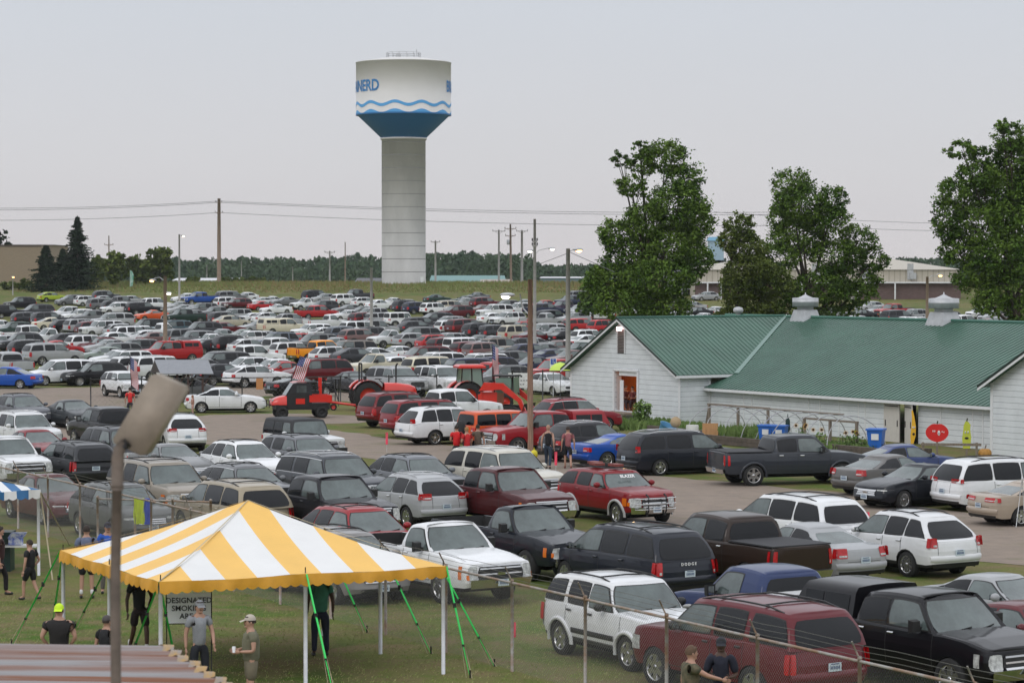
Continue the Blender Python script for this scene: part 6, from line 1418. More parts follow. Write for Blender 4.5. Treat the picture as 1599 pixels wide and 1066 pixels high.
for s in (-1, 1):
    g = MB(); rws = [[Vector((x, s*.70, z)) for x in (.9, .3, -.35, -.5)] for z in (.7, 1.3)]+[[Vector((x, s*.64, 1.93)) for x in (.5, .25, -.3, -.48)]]; g.grid(rws, 0, False); g.build('soft_door', mat('soft_black', (.008, .008, .01), .6, noise=.3), uv)
    g = MB(); g.box((.15, s*.72, .95), (.5, .03, .3)); g.build('door_panel', kred, uv); g = MB(); g.grid([[Vector((x, s*.688, z)) for x in (.35, -.2)] for z in (1.35, 1.8)], 0); g.build('door_window', wglass, uv)
    g = MB(); g.box((1.64, s*.42, 1.0), (.1, .24, .12)); g.build('headlight', lampg, uv)
    for x in (1.15, -1.05): bigwheel(uv, x, s*.66, .33, .13, blackp)
g = MB(); g.grid([[Vector((.95, y, 1.28)) for y in (-.62, .62)], [Vector((.52, y, 1.94)) for y in (-.56, .56)]], 0); g.build('windshield', wglass, uv)
g = MB(); g.tube([(1.85, -.5, .6), (1.85, -.5, 1.0), (1.85, .5, 1.0), (1.85, .5, .6)], .03, 6); g.tube([(1.6, -.4, .7), (1.87, -.4, .75)], .03, 5); g.tube([(1.6, .4, .7), (1.87, .4, .75)], .03, 5); g.build('brush_guard', blackm, uv)
# spreader implement with red mast
im = empty('trailed_implement', L3(512, 640), R(0), 'spindly black and red trailed machine between the utility vehicle and the tractor', 'farm implement')
g = MB(); g.box((-.45, 0, 1.15), (.20, .2, 1.5)); g.prism([(-1.25, 0, .3), (-.95, 0, .3), (-1.05, 0, 1.3), (-1.15, 0, 1.3)], (0, .2, 0)); g.tube([(-.9, 0, .55), (.3, 0, .45), (1.9, 0, .25)], .08, 6); g.build('red_mast', kred, im)
g = MB()
for x in (-1.6, -.8, -.3, .4, .6): g.tube([(x, .3, .2), (x+.03, .3, 1.8)], .03, 5)
g.tube([(-1.6, .3, 1.6), (.6, .3, 1.75)], .03, 5); g.tube([(-.8, -.2, 1.1), (.2, .2, 1.9), (.6, .3, .5)], .035, 5); g.box((-.75, .1, .9), (.5, .5, .5)); g.ell((-.95, .1, 1.6), (.35, .3, .12), 0); g.build('frame', blackm, im)
bigwheel(im, -.2, .5, .3, .1, kred); bigwheel(im, .35, -.35, .2, .08, kred)
# white trader sign by the loader
sgn = empty('yard_sign', L3(812, 622), 0, 'white lettered sign board behind the loader beside the pole', 'sign'); g = MB(); g.box((0, 0, 1.15), (1.5, .05, .95)); g.build('sign_panel', tentw, sgn); g = MB()
for z, n_ in ((1.42, 5), (1.15, 7), (.9, 4)):
    for i in range(n_): g.box((-.6+i*.17+(.3 if n_ == 4 else 0), -.04, z), (.10, .01, .12 if n_ == 5 else .05))
g.build('sign_marks', ink, sgn)
# ------------------------------------------------------------------ flags
fr_, fw_, fb_ = mat('flag_red', (.42, .02, .03), .7), mat('flag_white', (.62, .62, .64), .7), mat('flag_blue', (.02, .035, .16), .7)
def flag(base, pole_top, fly, drop, w_, label, stripes=13, h=None):
    b = Vector(base); t = b+Vector(pole_top); root = empty('flag', b, 0, label, 'flag'); g = MB(); g.tube([(0, 0, 0), Vector(pole_top)], .018, 5); g.build('flag_pole', blackm, root)
    g = MB(); f = Vector(fly); dn = Vector(drop); n = 12; T = Vector(pole_top)*.98
    for s in range(stripes):
        for i in range(n):
            def P(a, c): return T+f*a+dn*c+Vector((.0, .05*math.sin(a*9+c*3), .02*math.sin(a*7)))
            m_ = 2 if (i < n*.4 and s < 7) else (s % 2)
            g.add([P(i/n, s/stripes), P((i+1)/n, s/stripes), P((i+1)/n, (s+1)/stripes), P(i/n, (s+1)/stripes)], [(0, 1, 2, 3)], m_, True)
    for a in range(5):
        for c in range(4): p = T+f*(.05+.075*a)+dn*(.06+.125*c)+Vector((0, -.02+.05*math.sin((.05+.075*a)*9+(.06+.125*c)*3), 0)); g.box(p, (.03, .01, .03), 1)
    g.build('flag_cloth', [fr_, fw_, fb_], root)
flag(L3(207, 640), (-.15, 0, 3.2), (.10, 0, -1.7), (.42, 0, -.35), 0, 'drooping stars and stripes flag in front of the white SUV beside the floodlight')
flag(L3(449, 640)+Vector((0, 0, 1.2)), (.75, 0, 2.0), (-.45, 0, -1.3), (.65, 0, -.2), 0, 'slanted stars and stripes flag above the utility vehicle')
flag(L3(772, 640)+Vector((0, 0, .9)), (-.15, 0, 3.0), (.06, 0, -2.0), (.36, 0, -.25), 0, 'hanging stars and stripes flag behind the cab tractor')
flag(L3(277, 650), (0, 0, 1.5), (-.1, 0, -1.2), (-.42, 0, 0), 0, 'striped flag hung low between the floodlight and the white sedan')
# ------------------------------------------------------------------ open shelter
sh = empty('picnic_shelter', L3(285, 627), 0, 'small open shelter with a grey metal roof behind the lot fence', 'shelter'); k = 34030/(627-418)/FPX
g = MB(); xl, xr_ = (232-285)*k, (337-285)*k; ze, zr = 1.75, 2.55
g.prism([(xl+.9, -1.2, ze), (xr_, -1.2, ze), (xr_-.5, .2, zr), (xl+.35, .2, zr)], (0, 0, .05)); g.prism([(xl+.35, .2, zr), (xr_-.5, .2, zr), (xr_-1.0, 1.6, ze), (xl-.1, 1.6, ze)], (0, 0, .05)); obj('roof', fixn(g.mesh('roof', mat('shelter_metal', (.26, .27, .29), .45, metal=.4, noise=.1))), sh)
for x in (xl+.9, xl+1.9, xr_-1.6, xr_-.7):
    g = MB(); g.box((x, -.9, ze/2), (.13, .13, ze)); g.tube([(x, -.9, ze-.8), (x+.5, -.9, ze-.05)], .05, 4); g.build('post', mat('shelter_wood', (.06, .03, .025), .8), sh)
# ------------------------------------------------------------------ garden in front of the barn
def BW(x, y, z=0): a = Vector((.5255, -.8508, 0)); n = Vector((.8508, .5255, 0)); return E0+a*x+n*y+Vector((0, 0, z))
hoop = empty('hoop_frame', BW(14, -4), BA, 'bare hoop frame of bent pipes over the garden bed', 'garden frame')
for i in range(9):
    x = -5.2+i*1.3; g = MB(); g.tube([(x+.25*math.sin(t*.4+i), 1.7*math.cos(math.pi*t/14), 1.62*math.sin(math.pi*t/14)) for t in range(15)], .022, 5); g.build('hoop', mat('pipe_grey', (.38, .38, .40), .5), hoop)
g = MB(); g.box((0.2, 0, 1.66), (8.5, .12, .05)); g.build('ridge_board', wood, hoop)
def pergola(x0, x1, y, h, label):
    r_ = empty('garden_arbor', BW((x0+x1)/2, y), BA, label, 'garden frame'); w_ = (x1-x0)/2; g = MB(); g.box((0, 0, h), (2*w_+.2, .10, .09)); g.build('beam', wood, r_)
    for i in range(3): g = MB(); x = -w_+w_*i; g.box((x, 0, h/2), (.11, .11, h)); g.build('post', wood, r_)
    g = MB(); g.tube([(-w_-.4, 0, .1), (-w_, 0, h-.05)], .05, 4); g.build('brace', wood, r_)
pergola(6.2, 11.0, -2.6, 1.55, 'weathered wooden frame left of the parked dark pickup in the garden'); pergola(15.6, 19.4, -4.0, 1.35, 'weathered wooden frame beside the sunflowers and the right blue bin')
tie = mat('railroad_tie', (.10, .08, .065), .9, noise=.4, nscale=5, bump=.4)
for i, (x0, x1, y, lb) in enumerate([(3.5, 9.5, -4.4, 'dark timber edging left part of the garden bed'), (9.6, 16, -6.2, 'pale timber edging behind the dark pickup'), (16.1, 23.5, -5.4, 'long timber edging at the right part of the garden'), (17.5, 24, -3.6, 'second timber edging behind the apple cutout')]):
    g = MB()
    for j in range(2): g.box((0, 0, .12+.2*j), (x1-x0-.1*j, .2, .19))
    r_ = tag(g.build('timber_edging', tie, None, BW((x0+x1)/2, y)), lb, 'edging'); r_.rotation_euler = (0, 0, BA)
def plant(loc, h, w_, n, seed, label, fl=0, size=.16, lm=None, name='garden_plant', cat='plant', group=None):
    rnd = random.Random(seed); root = empty(name, loc, 0, label, cat, group); g = MB()
    for i in range(max(3, n//40)):
        a = rnd.uniform(0, 6.28); g.tube([(0, 0, 0), (math.cos(a)*w_*.3, math.sin(a)*w_*.3, h*.8)], .012, 4)
    g.build('stem', mat('stem_green', (.05, .09, .02), .8), root); g = MB()
    for _ in range(n):
        a = rnd.uniform(0, 6.28); r = w_*math.sqrt(rnd.random()); z = h*rnd.uniform(.1, 1)*(1-.25*r/w_); p = Vector((r*math.cos(a), r*math.sin(a), z)); q = Euler((rnd.gauss(0, .7), rnd.gauss(0, .7), rnd.uniform(0, 6.28))).to_matrix(); s = size*rnd.uniform(.6, 1.3); u = q @ Vector((s/2, 0, 0)); v = q @ Vector((0, s*.28, 0)); g.add([p-u, p+v, p+u, p-v], [(0, 1, 2, 3)], 0)
    g.build('foliage', lm or mat('plant_green', (.09, .17, .03), .7, col2=(.16, .23, .06), nscale=1.5), root)
    for i in range(fl):
        g = MB(); a = rnd.uniform(-1, 1)*w_; z = h*rnd.uniform(.85, 1.05); c = Vector((a, -.15, z))
        for t in range(12): q = t/12*6.28; g.add([c+Vector((math.cos(q-.2)*.05, 0, math.sin(q-.2)*.05)), c+Vector((math.cos(q)*.15, -.02, math.sin(q)*.15)), c+Vector((math.cos(q+.2)*.05, 0, math.sin(q+.2)*.05))], [(0, 1, 2)], 0)
        g.ell(c+Vector((0, -.02, 0)), (.06, .03, .06), 1, 8, 5); g.build('flower_head', [mat('petal_yellow', (.75, .40, .02), .7), mat('flower_core', (.06, .03, .01), .9)], root)
for i, (x, yb, h, fl_) in enumerate([(1250, 706, 1.35, 3), (1277, 706, 1.05, 2), (1318, 707, .95, 1), (1329, 707, .95, 1), (1336, 707, 1.05, 1), (1352, 707, .6, 1)]):
    plant(L3(x, yb), h, .35, 90, 70+i, ['tall sunflower clump left of the dark pickup roof end', 'sunflower pair right above the cab of the dark pickup', 'sunflower left of the pair under the wooden frame', 'middle sunflower under the wooden frame', 'sunflower nearest the wooden frame post', 'short sunflower beside the right blue bin'][i], fl=fl_, name='sunflower')
rnd = random.Random(77)
for i, (x0, x1, yb, h, n_, lb) in enumerate([(968, 1062, 668, .55, 600, 'green weeds along the gable wall foot'), (1125, 1200, 690, .9, 750, 'tall light green grass inside the left hoops'), (1278, 1372, 705, .5, 800, 'leafy green bed below the sunflowers'), (1062, 1100, 676, .6, 300, 'low plants in front of the white barrel')]):
    g = MB()
    for _ in range(n_):
        p = L3(rnd.uniform(x0, x1), yb+rnd.uniform(-4, 4)); hh = h*rnd.uniform(.5, 1.1); a = rnd.uniform(0, 3.1); s = .05; l = Vector((rnd.gauss(0, .15), rnd.gauss(0, .1), hh)); d_ = Vector((math.cos(a)*s, math.sin(a)*s, 0)); g.add([p-d_, p+d_, p+l], [(0, 1, 2)], 0)
        q = p+l*.7; g.add([q-d_*1.5, q+Vector((0, 0, .09)), q+d_*1.5, q-Vector((0, 0, .05))], [(0, 1, 2, 3)], 0)
    tag(g.build('ground_cover', mat('plant_green', .1)), kind='stuff', label=lb)
plant(L3(1003, 668), 1.55, .5, 420, 90, 'tall leafy bush at the gable door of the barn', size=.24, name='bush')
binb = mat('bin_blue', (.02, .13, .50), .45)
def rbin(loc, label, s=1):
    r_ = empty('recycling_bin', loc, R(-20), label, 'bin'); r_.scale = (s, s, s); g = MB(); g.add([Vector((x*(.24 if z < .5 else .32), y*(.26 if z < .5 else .34), z)) for z in (.05, .95) for x, y in ((-1, -1), (1, -1), (1, 1), (-1, 1))], [(0, 1, 5, 4), (1, 2, 6, 5), (2, 3, 7, 6), (3, 0, 4, 7), (3, 2, 1, 0)], 0); g.build('body', binb, r_); g = MB(); g.box((0, 0, .99), (.72, .78, .07)); g.build('lid', binb, r_); g = MB(); g.box((.02, -.335, .7), (.3, .02, .25)); g.build('sticker', tentw, r_)
rbin(L3(1197, 697), 'blue recycling bin with white sticker, left of a pair in the garden'); rbin(L3(1211, 698)+Vector((.2, 0, 0)), 'blue recycling bin right of the pair in the garden'); rbin(L3(1368, 708), 'blue recycling bin standing alone beside the cream barn door', 1.1)
g = MB(); g.box((-.0, 0, 1.05), (.6, .3, .18)); 
g = MB(); g.lathe([(.04, 0), (.05, .4), (.13, .5), (.10, 1.2), (.03, 1.35), (.01, 1.5)], 10, 0, 'z'); tag(g.build('furled_umbrella', mat('umbrella_green', (.006, .03, .025), .7), None, L3(1230, 696)), 'furled dark green umbrella beside the garden frame', 'umbrella')
# painted fruit cutouts with smiling faces
def cut(loc, pts, th, m, label, name, h0, faces, post=True, stem=None):
    r_ = empty(name, loc, R(-10), label, 'cutout'); g = MB(); g.prism([Vector((x, 0, z+h0)) for x, z in pts], (0, th, 0)); obj('panel', fixn(g.mesh('panel', m)), r_); 
    if post: g = MB(); g.box((0, .05, h0/2+.1), (.09, .06, h0+.3)); g.build('post', wood, r_)
    g = MB()
    for x, z, a, b in faces['w']: g.ell((x, -.012, z+h0), (a, .012, b), 0, 8, 5)
    for x, z, a, b in faces.get('k', ()): g.ell((x, -.02, z+h0), (a, .012, b), 1, 8, 5)
    g.build('painted_face', [mat('face_white', .75, .6), mat('face_black', .01, .6)], r_)
    if stem: g = MB(); g.tube([Vector((stem[0], .02, stem[1]+h0)), Vector((stem[0]+.03, .02, stem[1]+h0+.14))], .03, 5); g.build('stalk', mat('stalk', (.04, .05, .02), .8), r_)
ap = [(.48*math.cos(a)*(1+.06*math.cos(2*a)), .42+.42*math.sin(a)*(1 if math.sin(a) < 0 else 1-.12*math.exp(-(math.cos(a)/.25)**2))) for a in [2*math.pi*i/28 for i in range(28)]]
cut(L3(1470, 712)+Vector((0, 1.2, 0)), ap, .04, mat('apple_red', (.62, .012, .01), .5), 'red painted apple cutout with a small face on a post', 'apple_cutout', .55, dict(w=[(-.18, .48, .025, .05), (-.10, .48, .025, .05), (.08, .40, .06, .12), (.22, .46, .02, .04), (.30, .44, .02, .04)], k=[(.08, .38, .02, .05)]), stem=(0, .80))
bn = [(-.10, 0), (.02, 0), (.12, .35), (.13, .8), (.06, 1.25), (-.02, 1.55), (-.08, 1.5), (-.05, 1.2), (-.07, .8), (-.12, .4)]
cut(L3(1434, 705)+Vector((0, 1.6, 0)), bn, .04, mat('banana_yellow', (.75, .42, .02), .5), 'tall yellow banana cutout leaning by the open barn door', 'banana_cutout', .25, dict(w=[(.0, .75, .03, .05), (.07, .75, .03, .05)], k=[(.0, .75, .012, .02), (.07, .75, .012, .02), (.03, .45, .06, .06)]), post=False)
pr = [(-.16, 0), (.16, 0), (.2, .5), (.15, .85), (.17, 1.05), (.06, 1.2), (-.06, 1.2), (-.14, 1.0), (-.15, .8), (-.2, .45)]
cut(L3(1513, 712)+Vector((0, .6, 0)), pr, .04, mat('pear_green', (.50, .55, .05), .5), 'yellow green pear cutout with a grinning face beside the wooden rail', 'pear_cutout', .3, dict(w=[(-.06, .72, .035, .06), (.06, .72, .035, .06)], k=[(-.06, .71, .015, .03), (.06, .71, .015, .03), (0, .46, .09, .05)]), stem=(0, 1.2))
r_ = empty('wooden_rail', L3(1485, 716), R(-8), 'low wooden rail in front of the fruit cutouts', 'rail'); g = MB(); g.box((0, 0, .62), (2.6, .06, .12)); g.build('beam', wood, r_)
for x in (-1.2, 1.1): g = MB(); g.box((x, .06, .35), (.1, .1, .72)); g.build('post', wood, r_)
g = MB()
for i in range(8): a = i*math.pi/4; g.ell((.14*math.cos(a), .14*math.sin(a), .22), (.16, .16, .22), 0, 8, 6)
r_ = tag(g.build('pumpkin', mat('pumpkin_orange', (.45, .22, .04), .6, noise=.3), None, L3(1538, 716)), 'brownish orange pumpkin by the corner of the right barn wing', 'pumpkin')
g = MB(); g.tube([(0, 0, .42), (.05, 0, .6)], .03, 5); g.build('stalk', wood, r_)
g = MB(); g.box((0, 0, .45), (.75, .05, .9)); g.box((-.2, -.03, .45), (.02, .02, .9), 0); tag(g.build('wooden_board', mat('board_orange', (.50, .27, .12), .7, noise=.25, stretch=(5, 5, .6)), None, L3(1109, 690)), 'light orange wooden boards leaning at the barn corner', 'boards')
r_ = empty('round_board', L3(1055, 690), 0, 'round tan board on a stick beside the blue tub', 'board'); g = MB(); g.lathe([(.01, -.02), (.26, -.02), (.26, .02), (.01, .02)], 20, 0, 'y', (0, 0, .95)); g.build('disc', mat('board_tan', (.45, .33, .2), .7), r_); g = MB(); g.box((0, .03, .4), (.05, .03, .8)); g.build('stick', wood, r_)
g = MB(); g.lathe([(.27, 0), (.30, .3), (.30, .8), (.28, .82), (.28, .8)], 18, 0); r_ = tag(g.build('barrel', mat('barrel_white', (.55, .55, .52), .5), None, L3(1081, 690)), 'white barrel with dark rim against the barn wall', 'barrel'); g = MB(); g.lathe([(.27, .79), (.01, .79)], 18, 0, cap=False); g.build('barrel_inside', darkm, r_)
g = MB(); g.lathe([(.28, 0), (.40, .62), (.43, .64), (.38, .62), (.27, .03)], 20, 0, cap=False); g.lathe([(.28, .01), (.01, .01)], 20, 0, cap=False); r_ = tag(g.build('plastic_tub', mat('tub_blue', (.07, .24, .42), .45), None, L3(1035, 690)+Vector((0, 0, .25))), 'light blue plastic tub tipped on its side in the weeds', 'tub'); r_.rotation_euler = (R(15), R(25), 0)
# ------------------------------------------------------------------ small markers
pink = mat('flag_pink', (.85, .06, .12), .6)
for x, yb, h, lb in ((868, 740, .9, 'pink marker flag in the lane below the walking people'), (604, 706, .9, 'pink marker flag at the lane behind the charcoal SUV'), (1355, 826, .55, 'pink marker flag beside the white crossover'), (802, 1010, .55, 'pink marker flag on the grass behind the chain-link fence')):
    r_ = empty('marker_flag', L3(x, yb), 0, lb, 'marker flag'); g = MB(); g.tube([(0, 0, 0), (0, 0, h)], .008, 4); g.build('stick', galv, r_); g = MB(); rws = [[Vector((-.02-.04*j/3, .01*i, h-.55*h*i/4+0)) if 0 else Vector((-.05+.1*j/3, .02*math.sin(i+j), h-.6*h*i/4)) for j in range(4)] for i in range(5)]; g.grid(rws, 0, True); g.build('flag_cloth', pink, r_)
r_ = empty('steel_tripod', L3(1590, 822), 0, 'thin white tripod stake beside the gold sedan at the right edge', 'tripod')
for i in range(3): g = MB(); g.tube([(.22*math.cos(i*2.1), .22*math.sin(i*2.1), 0), (.12, 0, 1.55)], .012, 4); g.build('leg', whitet, r_)
r_ = empty('parking_sign', Vector(((864-799.5)*168/FPX, 168, 0)), 0, 'blue and white accessible parking sign in front of the red pickup', 'sign'); g = MB(); g.tube([(0, 0, 0), (0, 0, 2.4)], .025, 5); g.build('post', galv, r_); g = MB(); g.box((0, -.04, 2.2), (.42, .02, .62)); g.build('sign_panel', tentw, r_); g = MB(); g.box((0, -.055, 2.3), (.34, .012, .36), 0); g.build('blue_square', mat('sign_blue', (.03, .08, .4), .5), r_); g = MB(); g.ell((-.02, -.065, 2.43), (.03, .006, .03), 0, 8, 4); g.tube([(-.02, -.065, 2.4), (-.01, -.065, 2.3), (.06, -.065, 2.29), (.09, -.065, 2.2)], .014, 4); g.tube([(.03+.07*math.cos(t), -.065, 2.25+.07*math.sin(t)) for t in [2.2+.4*i for i in range(10)]], .01, 4); g.build('wheelchair_symbol', tentw, r_)
r_ = empty('sun_umbrella', Vector(((875-799.5)*167/FPX, 167, 0)), 0, 'lime yellow umbrella half hidden by the barn eave', 'umbrella'); g = MB(); g.tube([(0, 0, 0), (0, 0, 2.3)], .02, 5); g.build('pole', blackm, r_); g = MB(); g.lathe([(.72, 1.75), (.60, 2.0), (.35, 2.2), (.02, 2.3)], 12, 0, cap=False); g.build('canopy', mat('lime_cloth', (.55, .72, .12), .7), r_)
r_ = empty('feather_banner', gp(203, 462), 0, 'white and green feather banner before the bushy trees on the left', 'banner'); g = MB(); g.tube([(0, 0, 0), (0, 0, 3.2)], .03, 5); g.build('pole', galv, r_); g = MB(); g.grid([[Vector((x*w_, 0, z)) for x in (0, .5, 1)] for z, w_ in ((.5, .45), (1.5, .6), (2.5, .65), (3.1, .4), (3.3, .05))], 0, True); g.build('banner_cloth', mat('banner', (.55, .65, .62), .7, col2=(.08, .35, .22), nscale=1.2), r_)
r_ = empty('field_sign', gp(659, 470), 0, 'small white notice on a post on the grassy bank below the tower', 'sign'); g = MB(); g.tube([(0, 0, 0), (0, 0, 1.6)], .05, 5); g.build('post', wood, r_); g = MB(); g.box((0, -.08, 1.35), (.55, .05, 1.0)); g.build('sign_panel', whitet, r_)
# lettering on vehicles
def veh(lbl):
    return next(o for o in C.objects if o.get('label', '').startswith(lbl))
ws = veh('red SUV with a roof rack'); tt = dict(TY['suv']); tt.update(H=1.68, L=4.7, wr=.35, cowl=1.0); 
tx = text_mesh('BLAZER', .16, mat('decal_white', .8, .5), bold=.004, ext=.002); c_ = cab_end(tt, 0, .80, .025, True); u2 = (cab_end(tt, 0, .95, .025, True)-cab_end(tt, 0, .65, .025, True)).normalized(); place_text(tx, 'windshield_lettering', ws, c_, (0, 1, 0), u2)
dg_ = veh('navy black minivan'); t2 = dict(TY['minivan']); t2['_ol'] = outline(t2, []); tx = text_mesh('D O D G E', .10, mat('decal_white', .8, .5), bold=.002, ext=.004); place_text(tx, 'tailgate_lettering', dg_, end_pt(t2, 0, .93, .03, False)+Vector((0, 0, 0)), (0, -1, 0), (0, 0, 1))
tx = text_mesh('FORD', .10, chrome, bold=.002, ext=.004)
for i, v in enumerate(('Powersland', )): pass
g = MB()
for z, n_, hh in ((1.02, 9, .07), (.93, 8, .035), (.87, 6, .02)):
    for i in range(n_): g.box((.62-.07*i, -1.012+.0*i, z), (.05, .012, hh))
g.build('door_lettering', mat('decal_grey', (.25, .25, .27), .5), WORK)
# ------------------------------------------------------------------ people
skinl = mat('skin_light', (.42, .24, .17), .6); skind = mat('skin_dark', (.07, .035, .022), .55)
PEND = []
def sk_obj(V, E, Rd, root_i=0, sub=1):
    me = bpy.data.meshes.new('sk'); me.from_pydata([tuple(v) for v in V], E, []); o = bpy.data.objects.new('sk', me); C.objects.link(o)
    o.modifiers.new('s', 'SKIN')
    for i, sv in enumerate(me.skin_vertices[0].data):
        r = Rd[i]; sv.radius = r if isinstance(r, tuple) else (r, r); sv.use_root = (i == root_i)
    m = o.modifiers.new('b', 'SUBSURF'); m.levels = sub; m.render_levels = sub; return o
def person(loc, hd, label, h=1.76, arms='down', legs='stand', shirt=(.3, .3, .3), pants=(.02, .02, .025), shorts=False, hair=(.03, .02, .015), cap=None, skin=None, fat=1.0, sleeve=.55, socks=None, shoes=(.02, .02, .02), sit=False, shirtmat=None, capback=False, longhair=False, lean=0, hold=None):
    s = h/1.76; skm = skin or skinl; root = empty('person', loc, R(hd), label, 'person'); f = fat
    P = dict(pel=(0, 0, .95), wai=(0, 0, 1.08), che=(.01, 0, 1.30), nb=(-.005, 0, 1.46), nk=(.01, 0, 1.53), hd1=(.025, 0, 1.60), hd2=(.02, 0, 1.70))
    for sg, n in ((1, 'L'), (-1, 'R')):
        P['sh'+n] = (-.01, sg*.185*(1+.3*(f-1)), 1.41)
        a = arms if isinstance(arms, str) else arms[0 if sg > 0 else 1]
        el, wr = {'down': ((-.03, sg*.26, 1.13), (.03, sg*.27, .87)), 'front': ((.0, sg*.26, 1.13), (.24, sg*.14, 1.12)), 'reach': ((.22, sg*.25, 1.28), (.50, sg*.22, 1.20)), 'hip': ((-.08, sg*.32, 1.16), (.03, sg*.20, .98)), 'swing': ((-.14, sg*.25, 1.15), (-.10, sg*.25, .90)), 'swingf': ((.06, sg*.25, 1.14), (.24, sg*.22, .95)), 'up': ((.18, sg*.24, 1.25), (.20, sg*.12, 1.48))}[a]
        P['el'+n] = el; P['wr'+n] = wr
        P['hi'+n] = (0, sg*.095, .90)
        st = legs
        if st == 'stand': kn, an, to = (.02, sg*.115, .50), (-.02, sg*.13, .09), (.13, sg*.15, .035)
        elif st == 'walk':
            q = .22*sg; kn, an, to = (.06+q*.5, sg*.10, .50), (q-.05, sg*.10, .10 if sg > 0 else .13), (q+.11, sg*.11, .035 if sg > 0 else .05)
        elif st == 'sit': kn, an, to = (.42, sg*.14, .93-.0), (.40, sg*.14, .50), (.54, sg*.15, .45)
        P['kn'+n], P['an'+n], P['to'+n] = kn, an, to
    if lean:
        for k_ in P:
            x, y, z = P[k_]
            if z > 1.0 and k_[:2] not in ('kn',): P[k_] = (x+(z-.95)*lean, y, z)
    names = list(P); ix = {n: i for i, n in enumerate(names)}; V = [Vector(P[n])*s for n in names]
    E = [('pel', 'wai'), ('wai', 'che'), ('che', 'nb'), ('nb', 'nk'), ('nk', 'hd1'), ('hd1', 'hd2')]+[e for n in 'LR' for e in (('nb', 'sh'+n), ('sh'+n, 'el'+n), ('el'+n, 'wr'+n), ('pel', 'hi'+n), ('hi'+n, 'kn'+n), ('kn'+n, 'an'+n), ('an'+n, 'to'+n))]
    rad = dict(pel=(.06, .06), wai=(.09*f, .08*f), che=(.14*f, .11*f), nb=(.075, .07), nk=.055, hd1=(.082, .088), hd2=(.085, .092), sh=.056*f, el=.043, wr=.028, hi=.048, kn=.06, an=.040, to=.036)
    rd = [rad.get(n) or rad[n[:2]] for n in names]; rd = [tuple(x*s for x in r) if isinstance(r, tuple) else r*s for r in rd]
    jobs = [('body', sk_obj(V, [(ix[a], ix[b]) for a, b in E], rd), skm)]
    # shirt
    def part(nm, ns, es, rr, m, bump_=1.0):
        idx = {n: i for i, n in enumerate(ns)}; VV = [ (Vector(P[n]) if isinstance(n, str) and n in P else Vector(n))*s for n in ns ]
        return (nm, sk_obj(VV, [(idx[a], idx[b]) for a, b in es], [tuple(x*s for x in r) if isinstance(r, tuple) else r*s for r in rr]), m)
    low = tuple(Vector(P['pel'])+Vector((0, 0, -.09))) if legs != 'sit' else tuple(Vector(P['pel'])+Vector((0, 0, .03)))
    mid = {n: tuple(Vector(P['sh'+n]).lerp(Vector(P['el'+n]), sleeve if sleeve <= 1 else 1)) for n in 'LR'}
    ns = [low, 'wai', 'che', 'nb', 'shL', 'shR', mid['L'], mid['R']]; es = [(low, 'wai'), ('wai', 'che'), ('che', 'nb'), ('nb', 'shL'), ('nb', 'shR'), ('shL', mid['L']), ('shR', mid['R'])]
    rr = [(.165*f, .14*f), (.152*f, .135*f), (.180*f, .145*f), (.105, .09), .082*f, .082*f, .068*f, .068*f]
    if sleeve <= .05: ns, es, rr = ns[:6], es[:5], rr[:4]+[.06, .06]
    if sleeve > 1:
        for n in 'LR': ns.append('wr'+n+'_'); P['wr'+n+'_'] = tuple(Vector(P['el'+n]).lerp(Vector(P['wr'+n]), .93)); es.append((mid[n], 'wr'+n+'_')); rr.append(.042)
    hx = '%02x%02x%02x' % tuple(int(c*255) for c in shirt)
    jobs.append(part('shirt', ns, es, rr, shirtmat or mat('cloth_'+hx, shirt, .85, noise=.25, nscale=6, bump=.6)))
    t_ = .80 if shorts else .0
    ends = {n: (tuple(Vector(P['hi'+n]).lerp(Vector(P['kn'+n]), .88)) if shorts else 'kn'+n) for n in 'LR'}
    P['wst'] = tuple(Vector(P['pel'])+Vector((0, 0, .07))); ns = ['pel', 'wst', 'hiL', 'hiR', ends['L'], ends['R']]; es = [('pel', 'wst'), ('pel', 'hiL'), ('pel', 'hiR'), ('hiL', ends['L']), ('hiR', ends['R'])]; rr = [(.145*f, .128*f), (.142*f, .124*f), .112*f, .112*f, .092 if shorts else .075, .092 if shorts else .075]
    if not shorts:
        for n in 'LR': P['ah'+n] = tuple(Vector(P['an'+n])+Vector((0, 0, .0))); ns.append('ah'+n); es.append(('kn'+n, 'ah'+n)); rr.append(.058)
    hx = '%02x%02x%02x' % tuple(int(c*255) for c in pants)
    jobs.append(part('shorts' if shorts else 'trousers', ns, es, rr, mat('cloth_'+hx, pants, .85, noise=.25, nscale=6, bump=.6)))
    for n in 'LR':
        a, t2 = Vector(P['an'+n]), Vector(P['to'+n]); bk = a+Vector((-.05, 0, -.045)); P['s1'+n] = tuple(bk); P['s2'+n] = tuple(t2+Vector((.03, 0, .005)))
        jobs.append(part('shoe', ['s1'+n, 's2'+n], [('s1'+n, 's2'+n)], [.046, .04], mat('shoe_%d' % int(shoes[0]*99), shoes, .6)))
        if socks: P['q'+n] = tuple(a+Vector((.0, 0, .15))); jobs.append(part('sock', ['an'+n, 'q'+n], [('an'+n, 'q'+n)], [.046, .05], mat('sock_white', (.65, .65, .65), .8)))
    PEND.append((root, jobs, P, s, f, skm, hair, cap, capback, longhair, hold)); return root
